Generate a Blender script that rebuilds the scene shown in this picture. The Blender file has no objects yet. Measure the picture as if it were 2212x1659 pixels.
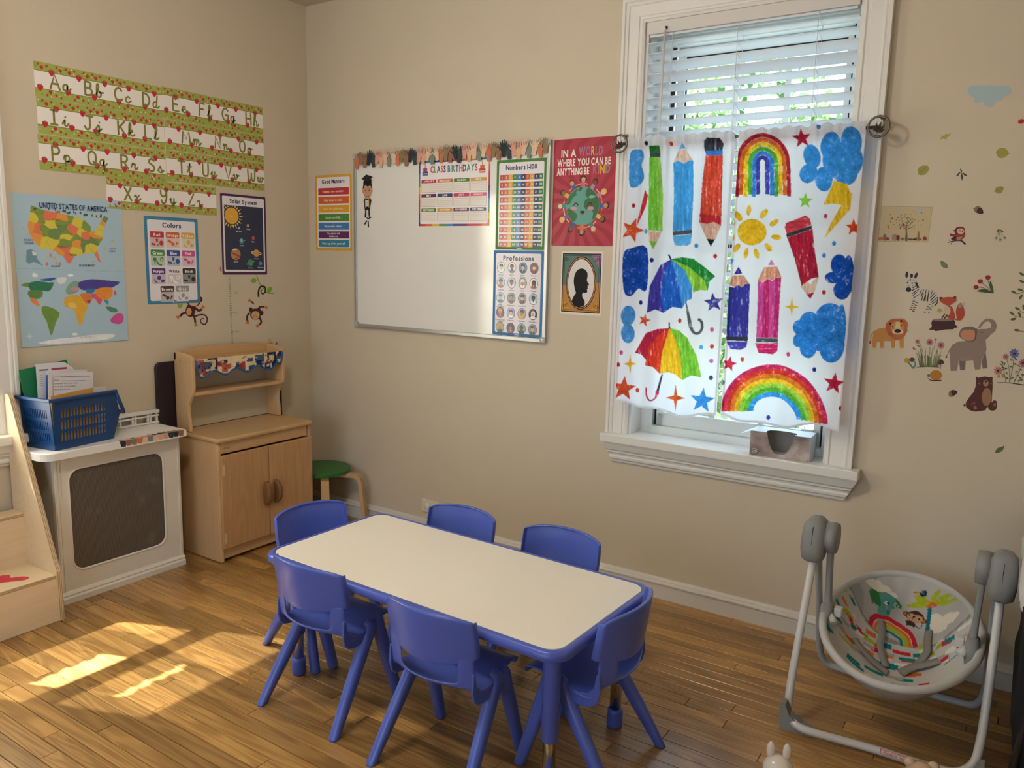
import bpy, bmesh, math, random
import numpy as np
from mathutils import Vector, Matrix
from mathutils.geometry import tessellate_polygon
random.seed(7); np.random.seed(7)
S = bpy.context.scene
COL = S.collection
pi = math.pi

# ------------------------------------------------------------------ camera
cd = bpy.data.cameras.new('camera'); cam = bpy.data.objects.new('camera', cd); COL.objects.link(cam)
cd.sensor_width = 36.0; cd.lens = 1709.17/2212*36.0; cd.clip_start = .02
yaw, pitch, roll = 0.57869642, 0.15389632, 0.02328942
fwd = Vector((-math.sin(yaw)*math.cos(pitch), math.cos(yaw)*math.cos(pitch), -math.sin(pitch)))
rgt = Vector((math.cos(yaw), math.sin(yaw), 0)); upv = rgt.cross(fwd)
r2 = math.cos(roll)*rgt + math.sin(roll)*upv; u2 = -math.sin(roll)*rgt + math.cos(roll)*upv
mw = Matrix((r2, u2, -fwd)).transposed().to_4x4(); mw.translation = (3.4293, -3.1387, 1.45)
cam.matrix_world = mw; S.camera = cam

# ------------------------------------------------------------------ world, sun, daylight
S.view_settings.view_transform = 'Standard'; S.view_settings.look = 'None'
S.view_settings.gamma = 1.0; S.view_settings.use_curve_mapping = False
S.view_settings.exposure = 0.0
W = bpy.data.worlds.new('sky'); S.world = W; W.use_nodes = True
bg = W.node_tree.nodes['Background']; bg.inputs[0].default_value = (.60, .80, 1.0, 1); bg.inputs[1].default_value = 2.9
sd = bpy.data.lights.new('sun', 'SUN'); sun = bpy.data.objects.new('sun', sd); COL.objects.link(sun)
sd.energy = 52.0; sd.color = (1, .93, .80); sd.angle = math.radians(.6)
sun.rotation_euler = Vector((.62, .25, -.95)).to_track_quat('-Z', 'Y').to_euler()
def area(name, loc, target, sx, sy, power, color):
    a = bpy.data.lights.new(name, 'AREA'); a.shape = 'RECTANGLE'; a.size = sx; a.size_y = sy
    a.energy = power; a.color = color
    o = bpy.data.objects.new(name, a); COL.objects.link(o); o.location = loc
    o.rotation_euler = (Vector(target)-Vector(loc)).to_track_quat('-Z', 'Z').to_euler()
    return o
# area lamps standing in for daylight through the left and back windows
area('daylight_left_window', (-.32, -2.095, 1.56), (1, -2.095, 1.56), .95, 1.75, 70, (1, .93, .80))
area('daylight_back_window', (2.40, .42, 1.55), (2.40, -1, 1.55), .95, 1.75, 7, (.58, .79, 1.0))

S.cycles.max_bounces = 8; S.cycles.transparent_max_bounces = 8; S.cycles.caustics_reflective = False; S.cycles.caustics_refractive = False

# ------------------------------------------------------------------ helpers
def lin(c):
    if isinstance(c, str):
        c = c.lstrip('#'); c = tuple(int(c[i:i+2], 16) for i in (0, 2, 4))
    return tuple((v/255/12.92) if v/255 <= .04045 else ((v/255+.055)/1.055)**2.4 for v in c[:3])
MATS = {}
def mat(name, col, rough=.5, spec=.5, metal=0, noise=0.0, nscale=8, bump=0.0, bscale=60, coat=0, stretch=None):
    if name in MATS: return MATS[name]
    m = bpy.data.materials.new(name); m.use_nodes = True; nt = m.node_tree; b = nt.nodes['Principled BSDF']
    c = lin(col) if (isinstance(col, str) or max(col) > 1) else tuple(col)
    b.inputs['Base Color'].default_value = (*c, 1); b.inputs['Roughness'].default_value = rough
    b.inputs['Specular IOR Level'].default_value = spec; b.inputs['Metallic'].default_value = metal
    if coat: b.inputs['Coat Weight'].default_value = coat; b.inputs['Coat Roughness'].default_value = .1
    if noise or bump:
        tc = nt.nodes.new('ShaderNodeTexCoord'); src = tc.outputs['Object']
        if stretch:
            mp = nt.nodes.new('ShaderNodeMapping'); mp.inputs['Scale'].default_value = stretch
            nt.links.new(src, mp.inputs[0]); src = mp.outputs[0]
    if noise:
        n = nt.nodes.new('ShaderNodeTexNoise'); n.inputs['Scale'].default_value = nscale; n.inputs['Detail'].default_value = 5
        nt.links.new(src, n.inputs[0])
        r = nt.nodes.new('ShaderNodeMix'); r.data_type = 'RGBA'
        r.inputs[6].default_value = (*[v*(1-noise) for v in c], 1); r.inputs[7].default_value = (*[min(1, v*(1+noise)) for v in c], 1)
        nt.links.new(n.outputs[0], r.inputs[0]); nt.links.new(r.outputs[2], b.inputs['Base Color'])
    if bump:
        n2 = nt.nodes.new('ShaderNodeTexNoise'); n2.inputs['Scale'].default_value = bscale; n2.inputs['Detail'].default_value = 3
        nt.links.new(src, n2.inputs[0])
        bp = nt.nodes.new('ShaderNodeBump'); bp.inputs['Strength'].default_value = bump; bp.inputs['Distance'].default_value = .002
        nt.links.new(n2.outputs[0], bp.inputs['Height']); nt.links.new(bp.outputs[0], b.inputs['Normal'])
    MATS[name] = m; return m
def print_mat(name, rough=.5, spec=.4, coat=0):
    """flat print: colour comes from the mesh's own colour attribute"""
    if name in MATS: return MATS[name]
    m = bpy.data.materials.new(name); m.use_nodes = True; nt = m.node_tree; b = nt.nodes['Principled BSDF']
    a = nt.nodes.new('ShaderNodeVertexColor'); a.layer_name = 'Col'
    nt.links.new(a.outputs[0], b.inputs['Base Color']); b.inputs['Roughness'].default_value = rough
    b.inputs['Specular IOR Level'].default_value = spec
    if coat: b.inputs['Coat Weight'].default_value = coat; b.inputs['Coat Roughness'].default_value = .12
    MATS[name] = m; return m
def wood_mat(name, c1, c2, axis='Z', scale=1.0, rough=.4, spec=.4, coat=0, rand=.25, pos=False, c3=None, ringy=.55):
    """procedural timber: stretched grain, cathedral rings, piece-to-piece variation"""
    if name in MATS: return MATS[name]
    m = bpy.data.materials.new(name); m.use_nodes = True; nt = m.node_tree; N = nt.nodes; L = nt.links; b = N['Principled BSDF']
    oi = N.new('ShaderNodeObjectInfo')
    if pos: src = N.new('ShaderNodeNewGeometry').outputs['Position']
    else: src = N.new('ShaderNodeTexCoord').outputs['Object']
    off = N.new('ShaderNodeVectorMath'); off.operation = 'MULTIPLY_ADD'; off.inputs[1].default_value = (1, 1, 1)
    sc = N.new('ShaderNodeVectorMath'); sc.operation = 'SCALE'; sc.inputs['Scale'].default_value = 1
    rv = N.new('ShaderNodeCombineXYZ'); mm = N.new('ShaderNodeMath'); mm.operation = 'MULTIPLY'; mm.inputs[1].default_value = 37.0
    L.new(oi.outputs['Random'], mm.inputs[0])
    for i in range(3): L.new(mm.outputs[0], rv.inputs[i])
    ad = N.new('ShaderNodeVectorMath'); ad.operation = 'ADD'; L.new(src, ad.inputs[0]); L.new(rv.outputs[0], ad.inputs[1])
    k = {'X': (1.2, 14, 14), 'Y': (14, 1.2, 14), 'Z': (14, 14, 1.2)}[axis]
    mp = N.new('ShaderNodeMapping'); mp.inputs['Scale'].default_value = [v*scale for v in k]; L.new(ad.outputs[0], mp.inputs[0])
    n1 = N.new('ShaderNodeTexNoise'); n1.inputs['Scale'].default_value = 1.0; n1.inputs['Detail'].default_value = 2; n1.inputs['Distortion'].default_value = .6
    L.new(mp.outputs[0], n1.inputs[0])
    ms = N.new('ShaderNodeMath'); ms.operation = 'MULTIPLY'; ms.inputs[1].default_value = 55.0; L.new(n1.outputs[0], ms.inputs[0])
    sn = N.new('ShaderNodeMath'); sn.operation = 'SINE'; L.new(ms.outputs[0], sn.inputs[0])
    k2 = {'X': (4, 170, 170), 'Y': (170, 4, 170), 'Z': (170, 170, 4)}[axis]
    mp2 = N.new('ShaderNodeMapping'); mp2.inputs['Scale'].default_value = [v*scale for v in k2]; L.new(ad.outputs[0], mp2.inputs[0])
    n2 = N.new('ShaderNodeTexNoise'); n2.inputs['Scale'].default_value = 1.0; n2.inputs['Detail'].default_value = 4; L.new(mp2.outputs[0], n2.inputs[0])
    m1 = N.new('ShaderNodeMath'); m1.operation = 'MULTIPLY_ADD'; m1.inputs[1].default_value = .5*ringy; m1.inputs[2].default_value = .5; L.new(sn.outputs[0], m1.inputs[0])
    mx = N.new('ShaderNodeMix'); mx.data_type = 'FLOAT'; mx.inputs[0].default_value = .55
    L.new(m1.outputs[0], mx.inputs[2]); L.new(n2.outputs[0], mx.inputs[3])
    cr = N.new('ShaderNodeMix'); cr.data_type = 'RGBA'; cr.inputs[6].default_value = (*lin(c1), 1); cr.inputs[7].default_value = (*lin(c2), 1)
    L.new(mx.outputs[0], cr.inputs[0])
    hv = N.new('ShaderNodeHueSaturation'); L.new(cr.outputs[2], hv.inputs['Color'])
    vr = N.new('ShaderNodeMapRange'); vr.inputs[3].default_value = 1-rand; vr.inputs[4].default_value = 1+rand; L.new(oi.outputs['Random'], vr.inputs[0])
    L.new(vr.outputs[0], hv.inputs['Value'])
    L.new(hv.outputs[0], b.inputs['Base Color'])
    b.inputs['Roughness'].default_value = rough; b.inputs['Specular IOR Level'].default_value = spec
    if coat: b.inputs['Coat Weight'].default_value = coat; b.inputs['Coat Roughness'].default_value = .22
    bp = N.new('ShaderNodeBump'); bp.inputs['Strength'].default_value = .08; bp.inputs['Distance'].default_value = .001
    L.new(n2.outputs[0], bp.inputs['Height']); L.new(bp.outputs[0], b.inputs['Normal'])
    MATS[name] = m; return m
def cloth_mat(name, col=None, trans=.5, clear=0.0, rough=.9, attr=False):
    """thin fabric: reflects, lets light glow through, optionally sheer"""
    if name in MATS: return MATS[name]
    m = bpy.data.materials.new(name); m.use_nodes = True; nt = m.node_tree; N = nt.nodes; L = nt.links
    N.remove(N['Principled BSDF']); out = N['Material Output']
    d = N.new('ShaderNodeBsdfDiffuse'); t = N.new('ShaderNodeBsdfTranslucent'); mx = N.new('ShaderNodeMixShader'); mx.inputs[0].default_value = trans
    if attr:
        a = N.new('ShaderNodeVertexColor'); a.layer_name = 'Col'; L.new(a.outputs[0], d.inputs[0]); L.new(a.outputs[0], t.inputs[0])
    else:
        d.inputs[0].default_value = t.inputs[0].default_value = (*lin(col), 1)
    L.new(d.outputs[0], mx.inputs[1]); L.new(t.outputs[0], mx.inputs[2]); last = mx.outputs[0]
    if clear:
        tr = N.new('ShaderNodeBsdfTransparent'); m2 = N.new('ShaderNodeMixShader'); m2.inputs[0].default_value = clear
        L.new(last, m2.inputs[1]); L.new(tr.outputs[0], m2.inputs[2]); last = m2.outputs[0]
    L.new(last, out.inputs[0]); MATS[name] = m; return m

def link(o, parent=None):
    COL.objects.link(o)
    if parent is not None: o.parent = parent
    return o
def empty(name, loc=(0, 0, 0), rz=0.0):
    o = bpy.data.objects.new(name, None); COL.objects.link(o); o.location = loc; o.rotation_euler = (0, 0, rz); o.empty_display_size = .05
    return o
def tag(o, label=None, cat=None, group=None, kind=None):
    if label: o['label'] = label
    if cat: o['category'] = cat
    if group: o['group'] = group
    if kind: o['kind'] = kind
    return o
class MB:
    """collects shapes; build() links them as one mesh object"""
    def __init__(s): s.v = []; s.f = []; s.m = []; s.sm = []
    def add(s, verts, faces, mi=0, smooth=False):
        n = len(s.v); s.v += [tuple(v) for v in verts]
        for f in faces: s.f.append(tuple(i+n for i in f)); s.m.append(mi); s.sm.append(smooth)
        return s
    def box(s, x0, x1, y0, y1, z0, z1, mi=0, bev=0.0):
        if bev <= 0:
            v = [(x, y, z) for x in (x0, x1) for y in (y0, y1) for z in (z0, z1)]
            return s.add(v, [(0, 1, 3, 2), (4, 6, 7, 5), (0, 4, 5, 1), (2, 3, 7, 6), (0, 2, 6, 4), (1, 5, 7, 3)], mi)
        bm = bmesh.new(); bmesh.ops.create_cube(bm, size=1)
        for v in bm.verts: v.co = Vector(((x0+x1)/2+v.co.x*(x1-x0), (y0+y1)/2+v.co.y*(y1-y0), (z0+z1)/2+v.co.z*(z1-z0)))
        bmesh.ops.bevel(bm, geom=bm.edges[:], offset=bev, segments=2, profile=.5, affect='EDGES')
        s.bm(bm, mi); return s
    def bm(s, bm, mi=0, smooth=False):
        bm.verts.index_update(); s.add([v.co[:] for v in bm.verts], [[v.index for v in f.verts] for f in bm.faces], mi, smooth); bm.free(); return s
    def tube(s, pts, r, seg=10, mi=0, caps=True, closed=False):
        P = [Vector(p) for p in pts]; n = len(P); R = r if isinstance(r, (list, tuple)) else [r]*n
        T = []
        for i in range(n):
            a = P[(i-1) % n] if (closed or i > 0) else P[i]; b = P[(i+1) % n] if (closed or i < n-1) else P[i]
            T.append((b-a).normalized())
        u = T[0].orthogonal().normalized(); vs = []; fs = []
        for i in range(n):
            u = (u - T[i]*u.dot(T[i]));
            if u.length < 1e-6: u = T[i].orthogonal()
            u.normalize(); w = T[i].cross(u)
            for k in range(seg):
                a = 2*pi*k/seg; vs.append(P[i]+(u*math.cos(a)+w*math.sin(a))*R[i])
        m = n if closed else n-1
        for i in range(m):
            j = (i+1) % n
            for k in range(seg):
                l = (k+1) % seg; fs.append((i*seg+k, i*seg+l, j*seg+l, j*seg+k))
        s.add(vs, fs, mi, True)
        if caps and not closed:
            s.add(vs[:seg], [tuple(range(seg-1, -1, -1))], mi); s.add(vs[-seg:], [tuple(range(seg))], mi)
        return s
    def prism(s, poly, f0, f1, mi=0):
        """poly: 2D outline; f0,f1: maps (a,b)->3D for both ends"""
        n = len(poly); v = [f0(a, b) for a, b in poly]+[f1(a, b) for a, b in poly]
        fs = [tuple(range(n-1, -1, -1)), tuple(range(n, 2*n))]+[(i, (i+1) % n, n+(i+1) % n, n+i) for i in range(n)]
        return s.add(v, fs, mi)
    def lathe(s, prof, c, seg=24, mi=0, axis='Z', smooth=True):
        vs = []; fs = []; n = len(prof)
        for i, (r, h) in enumerate(prof):
            for k in range(seg):
                a = 2*pi*k/seg; x, y = r*math.cos(a), r*math.sin(a)
                p = {'Z': (x, y, h), 'Y': (x, h, y), 'X': (h, x, y)}[axis]
                vs.append((c[0]+p[0], c[1]+p[1], c[2]+p[2]))
        for i in range(n-1):
            for k in range(seg):
                l = (k+1) % seg; fs.append((i*seg+k, i*seg+l, (i+1)*seg+l, (i+1)*seg+k))
        s.add(vs, fs, mi, smooth)
        if prof[0][0] > 1e-6: s.add(vs[:seg], [tuple(range(seg-1, -1, -1))], mi)
        if prof[-1][0] > 1e-6: s.add(vs[-seg:], [tuple(range(seg))], mi)
        return s
    def build(s, name, mats, parent=None, smooth=None, fix=True):
        me = bpy.data.meshes.new(name); me.from_pydata(s.v, [], s.f)
        for m in (mats if isinstance(mats, (list, tuple)) else [mats]): me.materials.append(m)
        me.polygons.foreach_set('material_index', s.m)
        me.polygons.foreach_set('use_smooth', [bool(x) if smooth is None else smooth for x in s.sm])
        if fix:
            bm = bmesh.new(); bm.from_mesh(me); bmesh.ops.remove_doubles(bm, verts=bm.verts, dist=1e-6)
            bmesh.ops.recalc_face_normals(bm, faces=bm.faces); bm.to_mesh(me); bm.free()
        o = bpy.data.objects.new(name, me); link(o, parent); return o
def copy_tree(o, parent=None):
    c = o.copy(); COL.objects.link(c)
    if parent is not None: c.parent = parent
    for ch in [x for x in CH.get(o.name, [])]:
        copy_tree(ch, c)
    return c
CH = {}
def children_map():
    CH.clear()
    for o in COL.objects:
        if o.parent: CH.setdefault(o.parent.name, []).append(o)
def modapply(o, *mods):
    """bake modifiers into the mesh"""
    for t, kw in mods:
        md = o.modifiers.new(t, t)
        for k, v in kw.items(): setattr(md, k, v)
    dg = bpy.context.evaluated_depsgraph_get(); me = bpy.data.meshes.new_from_object(o.evaluated_get(dg))
    old = o.data; o.modifiers.clear(); o.data = me; me.name = old.name
    return o
def catmull(P, k=6, closed=False):
    out = []; n = len(P); P = [np.array(p, float) for p in P]
    for i in range(n if closed else n-1):
        p0 = P[(i-1) % n] if (closed or i > 0) else P[i]; p1 = P[i]; p2 = P[(i+1) % n]; p3 = P[(i+2) % n] if (closed or i+2 < n) else p2
        for j in range(k):
            t = j/k; out.append(tuple(.5*((2*p1)+(-p0+p2)*t+(2*p0-5*p1+4*p2-p3)*t*t+(-p0+3*p1-3*p2+p3)*t**3)))
    if not closed: out.append(tuple(P[-1]))
    return out

# ------------------------------------------------------------------ materials shared by the setting
M_wall = mat('beige_wall_paint', (.605, .525, .405), .75, .25, noise=.05, nscale=3, bump=.12, bscale=120)
M_ceil = mat('ceiling_paint', (.60, .53, .43), .85, .2, noise=.03)
M_trim = mat('white_trim_paint', (.74, .72, .68), .38, .45, noise=.05, nscale=5, bump=.05, bscale=30)
M_base = mat('baseboard_paint', (.66, .63, .58), .45, .4, noise=.08, nscale=7)
M_vinyl = mat('white_window_vinyl', (.78, .82, .80), .35, .4)
M_black = mat('black_rubber_seal', (.012, .012, .014), .6, .3)
M_glassdark = mat('dark_gap', (.01, .01, .012), .9, .1)

# ------------------------------------------------------------------ room shell
RX, RY, CZ = 4.35, -5.0, 2.775     # room right side, near side, ceiling
WX0, WX1, WZ0, WZ1 = 1.995, 2.825, .712, 2.42      # back window opening
LY0, LY1 = -2.51, -1.68            # left window opening
TH = .30
b = MB()
b.box(-TH, WX0, 0, TH, 0, CZ); b.box(WX1, RX+TH, 0, TH, 0, CZ); b.box(WX0, WX1, 0, TH, 0, WZ0); b.box(WX0, WX1, 0, TH, WZ1, CZ)
tag(b.build('wall_back', M_wall), 'beige painted wall with the curtained window', None, kind='structure')
b = MB(); b.box(-TH, 0, LY1, 0, 0, CZ); b.box(-TH, 0, RY, LY0, 0, CZ); b.box(-TH, 0, LY0, LY1, 0, WZ0); b.box(-TH, 0, LY0, LY1, WZ1, CZ)
tag(b.build('wall_left', M_wall), 'beige painted wall with the alphabet strips and maps', None, kind='structure')
b = MB(); b.box(RX, RX+.12, RY, 0, 0, CZ); tag(b.build('wall_right', M_wall), 'beige painted wall beyond the right edge', None, kind='structure')
DX0, DX1 = .9, 3.1
b = MB(); b.box(-TH, DX0, RY-.12, RY, 0, CZ); b.box(DX1, RX+.12, RY-.12, RY, 0, CZ); b.box(DX0, DX1, RY-.12, RY, 2.2, CZ)
tag(b.build('wall_front', M_wall), 'beige painted wall behind the viewer with a wide doorway', None, kind='structure')
b = MB(); b.box(-TH, RX+.12, RY-.12, TH, CZ, CZ+.1); tag(b.build('ceiling', M_ceil), 'plain beige ceiling over the corner', None, kind='structure')

# floor: sub-floor plus every strip of oak
M_oak = wood_mat('oak_strip_floor', (198, 154, 90), (116, 78, 36), 'X', 1.0, .30, .42, coat=.30, rand=.34, ringy=.8, pos=True)
M_sub = mat('dark_subfloor', (.03, .02, .012), .9, .1)
b = MB(); b.box(-TH, RX+.12, RY-.12, TH, -.06, -.012); fl = tag(b.build('floor', M_sub), 'oak strip floor running along the window wall', None, kind='structure')
rnd = random.Random(11); PW = .0545; far = MB(); y = 0.0; n = 0
def plank(mb, x0, x1, y0, y1):
    g = .0008; c = .0009; z = rnd.uniform(-.0004, .0002)
    v = [(x0+g, y0+g, -.012), (x1-g, y0+g, -.012), (x1-g, y1-g, -.012), (x0+g, y1-g, -.012), (x0+g, y0+g, z-.0009), (x1-g, y0+g, z-.0009), (x1-g, y1-g, z-.0009), (x0+g, y1-g, z-.0009),
         (x0+g+c, y0+g+c, z), (x1-g-c, y0+g+c, z), (x1-g-c, y1-g-c, z), (x0+g+c, y1-g-c, z)]
    mb.add(v, [(8, 9, 10, 11), (4, 5, 9, 8), (5, 6, 10, 9), (6, 7, 11, 10), (7, 4, 8, 11), (0, 1, 5, 4), (1, 2, 6, 5), (2, 3, 7, 6), (3, 0, 4, 7)])
while y > RY:
    x = -.02-rnd.random()*.5
    while x < RX:
        L_ = rnd.choice((.45, .7, .9, 1.15, 1.5))+rnd.uniform(-.08, .12)
        x0, x1, y0, y1 = max(x, -.02), min(x+L_, RX), y-PW, y
        if x1-x0 > .02:
            # what the photograph shows: a wedge in front of the walls
            if y > -2.25 and x1 < 4.0+(.0 if y > -1.2 else -.4) and n < 296 and (x1 > 0):
                p = MB(); plank(p, x0, x1, y0, y1); p.build('floor_plank', M_oak, fl, fix=False); n += 1
            else: plank(far, x0, x1, y0, y1)
        x += L_
    y -= PW
o = far.build('floor_plank', wood_mat('oak_strip_floor_rest', (180, 138, 80), (112, 76, 36), 'X', 1.0, .30, .42, coat=.30, rand=.0, pos=True), fl, fix=False); o['kind'] = 'stuff'

# baseboards
def baseboard(name, fn, a0, a1):
    prof = [(0, 0), (.016, 0), (.016, .062), (.019, .064), (.021, .070), (.019, .075), (.013, .079), (.012, .084), (.008, .090), (0, .093)]
    m = MB(); m.prism(prof, lambda d, z: fn(a0, d, z), lambda d, z: fn(a1, d, z)); return m.build(name, M_base)
tag(baseboard('baseboard_back', lambda a, d, z: (a, -d, z), 0, RX), 'white moulded baseboard under the window', None, kind='structure')
tag(baseboard('baseboard_left', lambda a, d, z: (d, a, z), RY, 0), 'white moulded baseboard behind the cabinet', None, kind='structure')

# ------------------------------------------------------------------ windows (built about their own centre, room side is -y)
M_pane = bpy.data.materials.new('window_glass'); M_pane.use_nodes = True
_nt = M_pane.node_tree; _nt.nodes.remove(_nt.nodes['Principled BSDF'])
_t = _nt.nodes.new('ShaderNodeBsdfTransparent'); _g = _nt.nodes.new('ShaderNodeBsdfGlossy'); _g.inputs['Roughness'].default_value = .02
_t.inputs[0].default_value = (.93, .96, .98, 1); _mx = _nt.nodes.new('ShaderNodeMixShader'); _mx.inputs[0].default_value = .05
_nt.links.new(_t.outputs[0], _mx.inputs[1]); _nt.links.new(_g.outputs[0], _mx.inputs[2]); _nt.links.new(_mx.outputs[0], _nt.nodes['Material Output'].inputs[0])
HW = (WX1-WX0)/2
def make_window():
    w = empty('window_1'); a0, a1 = -HW, HW
    P = [(0, 0), (0, .014), (.010, .019), (.015, .015), (.023, .015), (.026, .019), (.066, .021), (.069, .026), (.076, .028), (.082, .025), (.085, .031), (.097, .031), (.097, 0)]
    m = MB(); m.prism(P, lambda q, d: (a0-q, -d, WZ0), lambda q, d: (a0-q, -d, WZ1+q)); m.build('casing', M_trim, w)
    m = MB(); m.prism(P, lambda q, d: (a1+q, -d, WZ0), lambda q, d: (a1+q, -d, WZ1+q)); m.build('casing', M_trim, w)
    m = MB(); m.prism(P, lambda q, d: (a0-q, -d, WZ1+q), lambda q, d: (a1+q, -d, WZ1+q)); m.build('casing', M_trim, w)
    # inner sill board with horns, moulded apron below
    m = MB(); m.box(a0-.107, a1+.128, -.066, .0, WZ0-.037, WZ0, bev=.004); m.box(a0+.001, a1-.001, -.01, .12, WZ0-.034, WZ0+.0003); m.build('sill_board', M_trim, w)
    A = [(0, .674), (.054, .674), (.052, .664), (.041, .641), (.031, .634), (.031, .627), (.023, .621), (.019, .612), (.025, .606), (.023, .597), (.014, .591), (.012, .582), (0, .582)]
    m = MB(); m.prism(A, lambda d, z: (a0-.068-(z-.582)*.30, -d, z), lambda d, z: (a1+.078+(z-.582)*.52, -d, z)); m.build('apron', M_trim, w)
    # jamb liners
    m = MB(); m.box(a0, a0+.012, .0, .20, WZ0, WZ1); m.box(a1-.012, a1, .0, .20, WZ0, WZ1); m.box(a0+.012, a1-.012, .0, .20, WZ1-.012, WZ1); m.build('jamb', M_trim, w)
    # vinyl frame with black tracks, upper and lower sash
    m = MB(); m.box(a0+.012, a0+.068, .10, .19, WZ0, WZ1-.012); m.box(a1-.042, a1-.012, .10, .19, WZ0, WZ1-.012); m.box(a0+.068, a1-.042, .10, .19, 2.345, WZ1-.012)
    m.box(a0+.068, a1-.042, .085, .20, WZ0-.02, .745); m.build('window_frame', M_vinyl, w)
    m = MB(); m.box(a0+.068, a0+.082, .125, .135, .745, 2.345); m.box(a1-.052, a1-.042, .125, .135, .745, 2.345); m.build('track_seal', M_black, w)
    for nm, y0, y1, z0, z1 in (('sash', .150, .180, 1.53, 2.345), ('sash', .108, .140, .745, 1.575)):
        s0, s1 = a0+.082, a1-.052
        m = MB(); m.box(s0, s0+.034, y0, y1, z0, z1, bev=.003); m.box(s1-.026, s1, y0, y1, z0, z1, bev=.003)
        m.box(s0, s1, y0, y1, z1-.036, z1, bev=.003); m.box(s0, s1, y0, y1, z0, z0+(.062 if z0 < 1 else .036), bev=.003)
        sa = m.build(nm, M_vinyl, w)
        g0, g1 = s0+.034, s1-.026; h0, h1 = z0+(.062 if z0 < 1 else .036), z1-.036; yy = (y0+y1)/2
        m = MB(); m.box(g0, g0+.004, yy-.004, yy+.004, h0, h1); m.box(g0, g1, yy-.004, yy+.004, h1-.014, h1); m.build('pane_seal', M_black, sa)
        for k in (1, 2):
            x = g0+(g1-g0)*k/3+(.004 if k == 1 else 0); m = MB(); m.box(x-.012, x+.012, yy-.006, yy+.006, h0, h1-.014); m.build('muntin', M_vinyl, sa)
        for k in range(3):
            x0, x1 = g0+(g1-g0)*k/3, g0+(g1-g0)*(k+1)/3; m = MB(); m.box(x0, x1, yy-.0015, yy+.0015, h0, h1); m.build('pane', M_pane, sa)
    m = MB(); m.box(a0+.09, a0+.13, .088, .108, .802, .812, bev=.002); m.box(a0+.092, a0+.10, .09, .108, .79, .802); m.build('sash_latch', M_vinyl, w)
    m = MB(); m.box(a1-.12, a1-.075, .086, .108, .802, .816, bev=.002); m.box(a1-.085, a1-.075, .09, .108, .785, .802); m.build('sash_latch', M_vinyl, w)
    return w
win1 = make_window(); children_map()
win2 = copy_tree(win1); win2.name = 'window_2'
for o in [q for q in COL.objects if q.name.startswith('muntin') and q.parent and q.parent.parent == win2]: bpy.data.objects.remove(o)
win1.location = ((WX0+WX1)/2, 0, 0); win2.location = (0, (LY0+LY1)/2, 0); win2.rotation_euler = (0, 0, pi/2)
tag(win1, 'tall white-trimmed sash window behind the crayon-print curtains', None, kind='structure')
tag(win2, 'white-trimmed window at the far left edge above the wooden steps', None, kind='structure')

# ------------------------------------------------------------------ venetian blinds
M_slat = mat('white_blind_slat', (.66, .71, .76), .45, .4)
M_rail = mat('blind_headrail', (.66, .63, .61), .5, .4)
M_cord = mat('white_cord', (.85, .85, .83), .7, .2)
def make_blind(zs, tilts, wand=True, bottom=None):
    w = empty('venetian_blind'); a0, a1 = -HW+.006, HW-.014
    m = MB(); m.box(a0, a1, -.012, .040, 2.371, 2.420, bev=.003); m.build('headrail', M_rail, w)
    m = MB(); m.box(a0+.01, a1-.01, .0, .035, 2.362, 2.371); m.build('headrail_channel', M_slat, w)
    for i, (z, t) in enumerate(zip(zs, tilts)):
        m = MB(); n = 6; vs = []; hw = .025
        for x in (a0+.002+.004*math.sin(i*2.1), a1-.002):
            for k in range(n+1):
                s = -hw+2*hw*k/n; c = .0035*(1-(s/hw)**2)
                yy, zz = .022+s*math.cos(t)+c*math.sin(t), z-s*math.sin(t)+c*math.cos(t)
                vs += [(x, yy, zz+.0013), (x, yy, zz-.0013)]
        q = 2*(n+1); fs = []
        for k in range(n):
            fs += [(2*k, 2*k+2, q+2*k+2, q+2*k), (2*k+1, q+2*k+1, q+2*k+3, 2*k+3), (2*k, 2*k+1, 2*k+3, 2*k+2), (q+2*k, q+2*k+2, q+2*k+3, q+2*k+1)]
        fs += [(0, q, q+1, 1), (2*n, 2*n+1, q+2*n+1, q+2*n)]
        m.add(vs, fs); m.build('slat', M_slat, w)
    zb = zs[-1]-.04
    if bottom:
        m = MB(); m.box(a0+.002, a1-.002, -.003, .047, bottom-.012, bottom+.006, bev=.003); m.build('bottom_rail', M_slat, w); zb = bottom
    for x in (a0+.11, (a0+a1)/2-.03, a1-.14):
        m = MB(); m.tube([(x, -.006, 2.371), (x+.003, -.006, (2.371+zb)/2), (x, -.006, zb)], .0011, 5); m.tube([(x+.004, .05, 2.365), (x+.004, .05, zb)], .0011, 5)
        for z in zs: m.tube([(x, -.005, z+.012), (x+.003, .05, z-.012)], .0008, 4)
        m.build('ladder_cord', M_cord, w)
    if wand:
        x = a0+.085
        m = MB(); m.lathe([(.006, -.016), (.006, -.0125)], (x, 0, 2.388), 10, axis='Y'); m.build('wand_hook', M_glassdark, w)
        m = MB(); m.tube([(x, -.020, 2.385), (x-.001, -.024, 2.37)], .0025, 6); m.tube([(x-.001, -.024, 2.372), (x-.006, -.026, 1.80)], .0048, 8); m.build('tilt_wand', M_rail, w)
    return w
zs = [2.338, 2.292, 2.248, 2.205, 2.162, 2.116, 2.070, 2.024, 1.978]; ts = [.05, .25, .58, .62, .36, .36, .36, .36, .36]
zs2 = [1.978-.0465*k for k in range(1, 17)]
bl = make_blind(zs+zs2, ts+[.36]*16, True, 1.195); bl.location = win1.location
tag(bl, 'white venetian blind lowered above the crayon-print curtains', 'blind')
bl2 = make_blind([2.345-.040*k for k in range(10)], [1.15]*10, False, 1.95); bl2.location = win2.location; bl2.rotation_euler = (0, 0, pi/2)
tag(bl2, 'closed white venetian blind in the window beyond the left edge', 'blind')

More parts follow.
